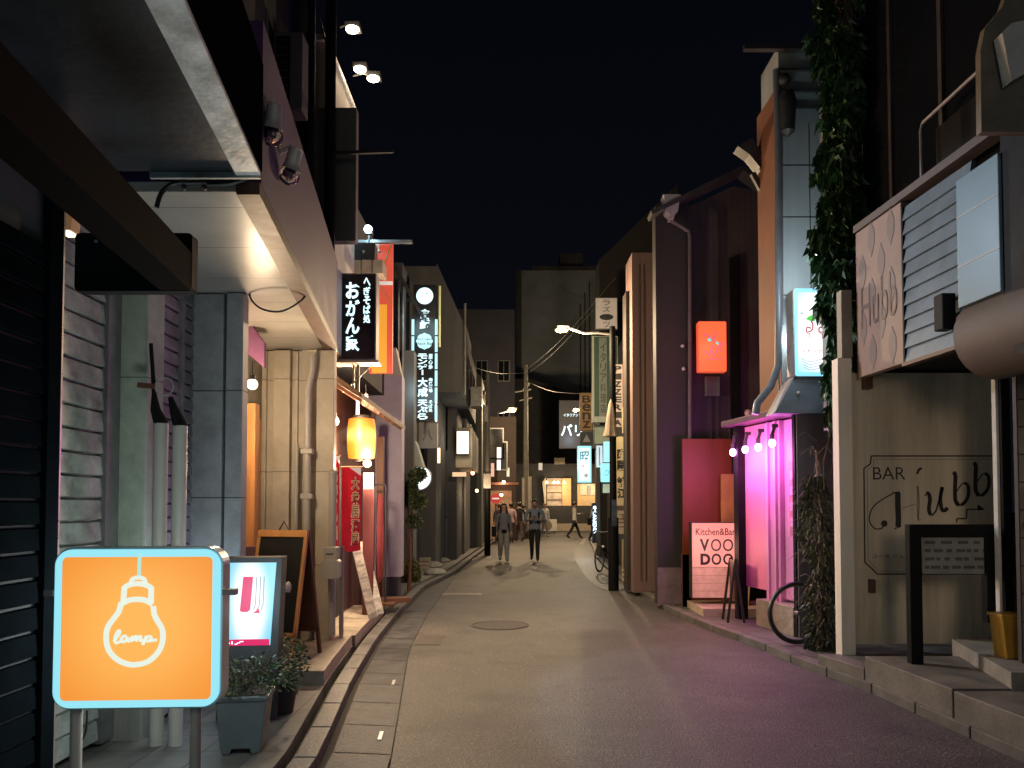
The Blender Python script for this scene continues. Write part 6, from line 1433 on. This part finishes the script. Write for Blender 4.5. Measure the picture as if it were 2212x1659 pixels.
# fascia boards above the bar
fr = Fr((3.13, 6.88), (3.23, 4.85)); t = frthing('bar_fascia', 'slanting bar fascia of patterned panel, blue slats and a blue panel', 'fascia', fr, 2.66); bf_ = t
H_ = 1.27
def u_(px): return fr.W(px, 700)[0]
ua, ub, uc = u_(1950), u_(2100), u_(2196)
M_pat = mat('pattern_panel', (.3, .2, .165), .6, var=.2, ns=2)
MB().box(0, ua, 0, .08, 0, H_+.05).build('pattern_panel', M_pat, t, bevel=.006)
mb = MB()
for r_ in range(5):
    for c_ in range(2+(r_ % 2)):
        cu = .12+(ua-.12)*(c_+.0+(0 if r_ % 2 else .5))/2; cz = .18+r_*.25
        if .05 < cu < ua-.03: mb.prism([(cu, cz-.16), (cu+.055, cz-.05), (cu+.055, cz+.05), (cu, cz+.16), (cu-.055, cz+.05), (cu-.055, cz-.05)], -.003, -.0005)
mb.build('leaf_pattern', mat('grey_leaf_print', (.2, .15, .14), .6, var=.1), t)
text('Hubb', (ua*.12, ua*.9, .42, .8), mat('tan_letters', (.14, .09, .07), .6, var=0), t, y=-.004, bold=-.01, rise=-.0)
MB().box(ua, ua+.02, .0, .07, 0, H_).build('gap_strip', M_black, t)
M_sl = mat('blue_slat', (.15, .2, .25), .45, var=.3, ns=3)
mb = MB(); n = 11; st = H_/n
for k in range(n):
    mb.prism([(0, 0), (1, 0), (1, 1), (0, 1)], 0, 0) if 0 else mb.add([(ua+.02, .0-.0, k*st), (ub, .0, k*st), (ub, .022, (k+1)*st), (ua+.02, .022, (k+1)*st), (ua+.02, .05, k*st), (ub, .05, k*st), (ub, .05, (k+1)*st), (ua+.02, .05, (k+1)*st)], [(0, 1, 2, 3), (0, 4, 5, 1), (3, 2, 6, 7), (1, 5, 6, 2), (0, 3, 7, 4), (4, 7, 6, 5)])
mb.build('slats', M_sl, t)
MB().box(ub+.003, uc, -.10, .05, .22, 1.12).build('blue_panel', mat('blue_panel', (.12, .22, .28), .4, var=.15, ns=2), t, bevel=.006)
mb = MB()
for z in (.5, .85): mb.box(ub+.006, uc-.003, -.103, -.1005, z, z+.006)
mb.build('panel_seams', M_wht, t)
MB().box(0, fr.L, -.02, .1, H_+.055, H_+.12).build('top_trim', mat('rust_trim', (.1, .07, .06), .6, var=.3), t)
MB().box(ua, ub, -.015, .05, -.03, -.001).build('bottom_trim', M_brown, t)
v = fr.W(2062, 675); MB().box(v[0]-.06, v[0]+.05, -.12, -.02, v[1]-2.66-.13, v[1]-2.66+.13).build('black_speaker', M_black, t, bevel=.01)
# rounded beige duct underneath
MB().lathe([(.001, 0), (.3, 0), (.3, 1.2), (.001, 1.2)], n=24, ax='x').build('round_duct', mat('beige_duct', (.12, .09, .075), .65, var=.2, ns=3), t, smooth=True, loc=(ub, .16, .02))
v = P(2160, 760, 5.0)
# black shape at top right edge with rail
fr2 = Fr((3.2, 4.85), (3.2, 3.9)); t = frthing('dark_hoarding', 'tall black panel edge along the right side of the photo', 'panel', fr2, 2.2)
MB().prism([(0, .45), (.12, .25), (.95, .1), (.95, 2.6), (.0, 2.25)], -.05, .1).build('panel', M_black, t)
fr3 = Fr((3.2, 5.9), (3.24, 4.9)); t = frthing('guard_rail', 'thin bent guard rail round a dark unit above the bar fascia', 'rail', fr3, 4.02)
MB().tube([(0.02, 0, 0), (.02, 0, .42), (.05, 0, .47), (.95, 0, .5), (.98, 0, .46), (.98, 0, .03), (.02, 0, 0)], .014, 8).build('rail', mat('rail_metal', (.35, .33, .33), .4, metal=.5, var=.1), t, smooth=True)
MB().box(.05, .9, .1, .5, .0, .42).build('dark_unit', M_black, t)
# upper dark storey
t = thing('bar_building', 'dark upper storey of the bar building with tall black windows', 'building', (3.42, 3.0, 2.75))
MB().box(0, 3.5, 0, 4.35, 0, 7.0).build('wall', mat('upper_dark', (.015, .014, .016), .7, var=.3), t)
mb = MB()
for y in (.6, 1.9, 2.9, 3.7): mb.box(-.04, 0, y, y+.05, 1.1, 6.5)
mb.box(-.05, 0, 0, 4.35, 1.15, 1.22); mb.build('window_frame', mat('brown_frame', (.06, .045, .045), .5, var=.3), t)
MB().box(-.015, -.001, .05, 4.3, 1.25, 6.4).build('window', M_glassd, t)
_a = P(1868, 105, 7.35)-t.location; MB().bar(_a, (_a.x-.05, _a.y-2.2, _a.z+.0), .03, .12).build('eave_edge', M_wht, t)
t = thing('beige_canopy', 'curved beige wall piece with a pale bracket at the top right corner', 'wall', tuple(P(2170, 280, 4.5)))
o0 = t.location; a = [P(x, y, 4.5)-o0 for x, y in ((2120, 285), (2118, 110), (2128, 60), (2165, 15), (2190, -60), (2300, -60), (2300, 285))]
MB().prism([(v.x, v.z) for v in a], 0, .05).build('panel', mat('beige_curve', (.2, .165, .12), .7, var=.35, ns=4), t)
a = [P(x, y, 4.4)-o0 for x, y in ((2165, 70), (2185, 175), (2230, 150), (2230, 40), (2185, 50))]; MB().prism([(v.x, v.z) for v in a], -.1, -.02).build('bracket', M_wht, t)
# overhead wires
for k, (a, b, lab) in enumerate((((1135, 800, 31), (1330, 600, 17.5), 'wire rising from the concrete pole to the right buildings'), ((1135, 810, 31), (1290, 660, 21.5), 'lower wire from the concrete pole to the right'), ((1135, 805, 31), (985, 780, 23), 'wire from the concrete pole to the left roofs'), ((1135, 822, 31), (1280, 850, 19.8), 'sagging wire from the concrete pole towards the ochre sign'), ((1205, 615, 40), (1300, 645, 21.5), 'faint upper wire before the tall grey building'))):
    A = P(*a); B = P(*b); cable('wire', lab, [A, A.lerp(B, .25)-Vector((0, 0, .12)), A.lerp(B, .5)-Vector((0, 0, .18)), A.lerp(B, .75)-Vector((0, 0, .12)), B], .009, 'overhead wires', 5, mat('wire_grey', (.04, .04, .04), .5, var=0))

# ------------------------------------------------------------------ unseen lamps added behind the lens to light the near road and walls
def added_lamp(x, y, z, power, c, label, s=1, px_=None):
    t = thing('street_lamp', label, 'street lamp', (x, y, 0)); q = 1 if x > 0 else -1  # added fill light out of view, housed in a post and hood
    MB().tube([(q*.9, 0, 0), (q*.9, 0, z+.1), (q*.6, 0, z+.25), (.0, 0, z+.12)], [.06, .05, .03, .025], 12).build('post', M_iron, t, smooth=True)
    MB().box(-.2, .2, -.08, .08, z+.02, z+.1).build('hood', M_iron, t, bevel=.02)
    MB().ball((0, 0, z), .1, 14, 8, (1.4, .7, .3)).build('lens', glow('lens_'+label[:4], c, 12), t, smooth=True)
    lamp(t, (0, 0, z-.25), power, c, .45)
added_lamp(.3, -4.2, 4.3, 50, (1, .74, .52), 'warm street lamp on a post behind the viewpoint')  # added to light the near road and bar wall
added_lamp(2.3, -1.0, 3.9, 60, (.9, .95, 1), 'cool white street lamp on the right side behind the viewpoint')  # added to brighten the left shop fronts
t = thing('added_spotlight', 'warm fill spotlight added behind the viewpoint to brighten the painted wall', 'spotlight', (1.2, -1.2, 2.4))
MB().tube([(0, -.18, 0), (0, -.02, 0)], .06, 14).build('housing', M_dark, t, smooth=True); MB().tube([(0, -.2, .05), (.6, -.3, .15)], .015, 8).build('bracket', M_dark, t)
_d = Vector((3.55, 6.9, 1.55))-Vector((1.2, -1.2, 2.4)); _o = lamp(t, (0, .06, 0), 240, (1, .8, .6), .5, spot=26, blend=1); _o.rotation_euler = _d.to_track_quat('-Z', 'Y').to_euler()  # added spot brightens the bar wall and leaves the road dark
t = thing('lit_sign', 'unseen cyan lit sign added behind the viewpoint to cast blue light', 'sign', (-1.75, -.9, .08))  # added out of view to throw blue light across the lane
MB().box(-.3, .3, 0, .12, 0, 1.7).build('case', M_iron, t); MB().box(-.28, .28, .121, .13, .3, 1.68).build('face_panel', glow('cyan_edge2', (.3, .8, 1)), t)
lamp(t, (.7, .4, 1.3), 22, (.42, .76, 1), .25)

# ------------------------------------------------------------------ people
def person(px, py, rz, H, label, shirt, pants, hair, skin=(.42, .26, .19), stride=.12, arms='down', longhair=False, bag=None, sleeve=True, head_down=0., wide=1.0, straps=None, cross=0., pantw=1.0):
    g = G(px, py, 0); t_ = H
    V = []; E = []; Rr = []
    def v(x, y, z, r, ry=None): V.append((x*t_, y*t_, z*t_)); Rr.append((r*t_, (ry or r)*t_)); return len(V)-1
    pel = v(0, 0, .525, .082*wide, .062); sp = v(0, -.005, .60, .075*wide, .056); ch = v(0, -.002, .72, .095*wide, .064); nb = v(0, .005, .815, .042, .040); nk = v(0, 0, .85, .031, .033)
    hd = v(0, -.012-head_down*.03, .885, .045, .052); hm = v(0, -.014-head_down*.06, .93-head_down*.01, .047, .056); ht = v(0, -.008-head_down*.07, .972-head_down*.015, .032, .038)
    E += [(pel, sp), (sp, ch), (ch, nb), (nb, nk), (nk, hd), (hd, hm), (hm, ht)]
    HN = []
    for s in (-1, 1):
        sh = v(s*.098*wide, .0, .79, .036); ph = arms if isinstance(arms, str) else arms[0 if s < 0 else 1]
        if ph == 'phone': el = v(s*.135*wide, -.01, .635, .026); wr = v(s*.06, -.15, .66, .018); hn = (s*.035, -.185, .68)
        elif ph == 'point': el = v(s*.12*wide, -.06, .66, .026); wr = v(s*.10, -.2, .67, .018); hn = (s*.09, -.24, .675)
        elif ph == 'swing': el = v(s*.125*wide, .05*s, .635, .027); wr = v(s*.125*wide, -.02+.08*s, .50, .019); hn = (s*.125*wide, -.03+.09*s, .465)
        else: el = v(s*.128*wide, .012, .635, .027); wr = v(s*.132*wide, -.01, .50, .019); hn = (s*.133*wide, -.015, .462)
        E += [(nb, sh), (sh, el), (el, wr)]; HN.append((V[wr], Vector(hn)*t_, s))
        hp = v(s*.045*wide, 0, .495, .058*pantw); f = s*stride
        kn = v(s*.048+cross*s*-.5, -f*.5-.01, .28, .040*pantw); an = v(s*.05+cross*s*-1.0, -f+(.05 if f < 0 else 0), .05+(.03 if f < -.05 else 0), .026*max(1, pantw*1.1)); 
        to = v(s*.055+cross*s*-1.0, -f-.085+(.05 if f < 0 else 0), .022, .020)
        E += [(pel, hp), (hp, kn), (kn, an), (an, to)]
    me = bpy.data.meshes.new('body'); me.from_pydata(V, E, []); o = bpy.data.objects.new('body', me); col.objects.link(o)
    md = o.modifiers.new('s', 'SKIN'); md.use_smooth_shade = True
    for i, (a, b) in enumerate(Rr): me.skin_vertices[0].data[i].radius = (a, b)
    for i in range(len(V)): me.skin_vertices[0].data[i].use_root = (i == 0)
    sb = o.modifiers.new('b', 'SUBSURF'); sb.levels = 2; sb.render_levels = 2
    bpy.context.view_layer.update(); dg = bpy.context.evaluated_depsgraph_get(); m2 = bpy.data.meshes.new_from_object(o.evaluated_get(dg))
    bpy.data.objects.remove(o)
    bm = bmesh.new(); bm.from_mesh(m2)
    nf0 = len(bm.faces)
    # hands: palm, four curled fingers and a thumb
    hb_ = MB()
    for w0, h_, s in HN:
        w0 = Vector(w0); d = (h_-w0).normalized(); side = Vector((0, 1, 0)) if abs(d.z) > .5 else Vector((1, 0, 0)); k = H*.01
        hb_.tube([w0-d*k, w0+d*2.5*k, w0+d*5*k], [1.7*k, 2.3*k, 2.1*k], 8)
        for q in range(4):
            b = w0+d*4.6*k+side*(q-1.5)*1.1*k; L = (3.6, 4.3, 4.0, 3.1)[q]*k; hb_.tube([b, b+d*L*.55, b+d*L*.9+Vector((-s*.25*L, -.2*L, 0))], [.55*k, .5*k, .4*k], 5)
        b = w0+d*1.8*k-side*1.8*k; hb_.tube([b, b+d*1.6*k-side*1.2*k, b+d*3.2*k-side*1.0*k], [.65*k, .6*k, .45*k], 5)
    # nose and ears
    hy = V[hm][1]; hz = V[hm][2]
    hb_.tube([(0, hy-.052*H, hz), (0, hy-.066*H, hz-.014*H), (0, hy-.05*H, hz-.018*H)], [.004*H, .008*H, .005*H], 6)
    for s in (-1, 1): hb_.ball((s*.046*H, hy+.006*H, hz-.006*H), .012*H, 8, 6, (.4, .8, 1.2))
    vs = [bm.verts.new(p) for p in hb_.v]
    for f in hb_.f:
        try: bm.faces.new([vs[i] for i in f])
        except ValueError: pass
    bm.faces.ensure_lookup_table()
    ms = [mat('skin_%d' % int(skin[0]*100), skin, .55, var=.1), shirt, pants, mat('shoe_black', (.015, .014, .014), .4, var=.1)]
    for i, f in enumerate(bm.faces):
        c = f.calc_center_median()/H
        if i >= nf0: f.material_index = 0; continue
        if c.z > .835: k = 0
        elif c.z < .035: k = 3
        elif abs(c.x) > .105*wide and c.z < .8: k = 1 if (sleeve or c.z > .66) else 0
        elif c.z > .505 or (c.y < -.09 and c.z > .4): k = 1 if (sleeve or c.y > -.1) else 0
        else: k = 2
        f.material_index = k; f.smooth = True
    bmesh.ops.recalc_face_normals(bm, faces=bm.faces); m2.materials.clear(); bm.to_mesh(m2); bm.free()
    for m in ms: m2.materials.append(m)
    T_ = thing('person', label, 'person', (g.x, g.y, .002), rz, 'people walking down the lane')
    b = bpy.data.objects.new('body', m2); col.objects.link(b); b.parent = T_
    # hair
    hr = MB(); c = Vector((0, hy+.010*H, hz+.012*H)); n_, m_ = 18, 10; k0 = len(hr.v)
    hr.ball(tuple(c), .060*H, 18, 12, (.92, 1.08, .92))
    nv = []
    for x, y, z in hr.v:
        fr_ = (c.y-y)/(.06*H); dz = (z-c.z)/(.06*H)
        if fr_ > .25 and dz < .35: y = c.y-.2*.06*H+.0; x *= .9
        nv.append((x, y, z))
    hr.v = nv
    if longhair: hr.tube([(0, c.y+.02*H, hz), (0, c.y+.045*H, hz-.08*H), (0, c.y+.04*H, hz-.17*H)], [.05*H, .052*H, .028*H], 12); hr.tube([(-.04*H, c.y-.01*H, hz), (-.052*H, c.y-.01*H, hz-.1*H), (-.05*H, c.y-.01*H, hz-.17*H)], [.02*H, .022*H, .008*H], 8); hr.tube([(.04*H, c.y-.01*H, hz), (.052*H, c.y-.01*H, hz-.1*H), (.05*H, c.y-.01*H, hz-.17*H)], [.02*H, .022*H, .008*H], 8)
    hr.build('hair', hair, T_, smooth=True)
    e = MB()
    for s in (-1, 1): e.ball((s*.019*H, hy-.049*H, hz+.004*H), .005*H, 8, 6)
    e.build('eyes', M_socket, T_); MB().ball((0, hy-.047*H, hz-.032*H), .008*H, 8, 6, (1.5, .5, .4)).build('mouth', mat('lip', (.3, .1, .09), .5, var=0), T_)
    if straps: MB().tube([(-.055*H, -.06*H, .60*H), (-.07*H, -.075*H, .72*H), (-.06*H, -.02*H, .815*H), (-.06*H, .07*H, .78*H)], .010*H, 8).tube([(.055*H, -.06*H, .60*H), (.07*H, -.075*H, .72*H), (.06*H, -.02*H, .815*H), (.06*H, .07*H, .78*H)], .010*H, 8).box(-.09*H, .09*H, .06*H, .14*H, .56*H, .8*H).build('backpack', M_black, T_, smooth=True)
    if bag == 'shoulder': MB().box(-.2*H, -.13*H, -.06*H, .09*H, .44*H, .62*H).build('shoulder_bag', M_black, T_, bevel=.01*H); MB().tube([(-.16*H, 0, .61*H), (-.11*H, 0, .81*H), (-.15*H, .03*H, .61*H)], .006*H, 6).build('bag_strap', M_black, T_)
    if bag == 'pouch': MB().ball((.0, -.085*H, .515*H), .036*H, 12, 8, (1.3, .5, 1)).build('pouch', M_black, T_, smooth=True); MB().box(-.2*H, -.13*H, -.05*H, .09*H, .42*H, .6*H).build('shoulder_bag', M_black, T_, bevel=.01*H)
    if isinstance(arms, (tuple, list)) and 'phone' in arms or arms == 'phone' or 'point' in arms: MB().box(-.02*H, .02*H, -.205*H, -.195*H, .675*H, .72*H).build('phone', M_socket, T_)
    return T_
def cl(n, c): return mat('cloth_'+n, c, .85, var=.25, ns=14, bump=.4, bs=30)
M_hb = mat('hair_black', (.012, .01, .01), .45, var=.2, ns=30); M_hl = mat('hair_light', (.35, .22, .17), .5, var=.2, ns=30)
person(1088, 1213, R(6), 1.60, 'woman in grey top and wide pale trousers with a black bag, walking towards us', cl('grey', (.16, .16, .19)), cl('pale', (.26, .27, .25)), M_hb, longhair=True, bag='pouch', stride=.09, pantw=1.25, arms=('down', 'down'), wide=.95)
person(1155, 1212, R(-4), 1.72, 'man in blue grey shirt and black trousers looking down at his phone', cl('bluegrey', (.17, .19, .25)), cl('black', (.012, .012, .015)), M_hb, arms='phone', head_down=1., straps=True, stride=.08, wide=1.2, sleeve=True)
person(1241, 1164, R(100), 1.72, 'person in loose white shirt and dark trousers stepping to the right, holding out a hand', cl('white', (.72, .7, .68)), cl('navy', (.02, .025, .045)), M_hb, arms=('down', 'point'), stride=.17, wide=1.15)
person(1104, 1172, R(170), 1.66, 'person in pink white shirt in the group behind the grey top woman', cl('pinkwhite', (.6, .42, .45)), cl('dark2', (.05, .035, .035)), M_hb, stride=.1)
person(1122, 1170, R(190), 1.70, 'person in black jacket and brown trousers in the middle of the rear group', cl('black2', (.018, .015, .02)), cl('brown', (.12, .075, .06)), M_hb, stride=.1, wide=1.1)
person(1131, 1166, R(160), 1.58, 'person in white top at the right of the rear group beside the concrete pole', cl('white5', (.5, .48, .48)), cl('dark6', (.04, .03, .04)), M_hb, stride=.12)
person(1093, 1163, R(15), 1.72, 'tall person in dark red top seen between the two nearest walkers', cl('wine', (.12, .03, .04)), cl('dark7', (.03, .03, .03)), M_hb, stride=.08)
person(1078, 1172, R(175), 1.64, 'person in dark clothes partly hidden at the left of the rear group', cl('dark3', (.05, .04, .05)), cl('dark4', (.03, .03, .04)), mat('hair_brown', (.1, .05, .035), .5, var=.2), stride=.08, bag='shoulder')
person(1177, 1160, R(20), 1.68, 'person with light hair and white shirt behind the man with the phone', cl('white2', (.6, .6, .6)), cl('grey2', (.2, .2, .22)), M_hl, stride=.08)
person(1283, 1172, R(60), 1.66, 'person in grey shirt and dark trousers standing beside the bluish LED letters', cl('grey3', (.3, .32, .33)), cl('dark5', (.025, .03, .04)), M_hb, stride=.06, bag='shoulder')
for o in list(col.objects):
    if o.parent is None and o.type == 'EMPTY':
        fp = [c for c in o.children if c.name.split('.')[0] in ('face_panel', 'white_panel', 'lit_panel', 'board')]
        if not fp: continue
        pr_ = [c for c in fp if c.name.startswith(('white_panel', 'lit_panel'))] or fp; fp = pr_[0]
        for c in o.children:
            if c.type == 'MESH' and c is not fp and any(k in c.name for k in ('lettering', 'drawing', '_mark', 'letter', 'emblem', 'squiggle', 'scribble', 'teal_eyes', 'wave_lines', 'fine_lines', 'pictures', 'triangle', 'oval', 'faded_writing', 'magenta_strip')):
                c.parent = fp; c.location = c.location-fp.location
print('objects', len(bpy.data.objects))
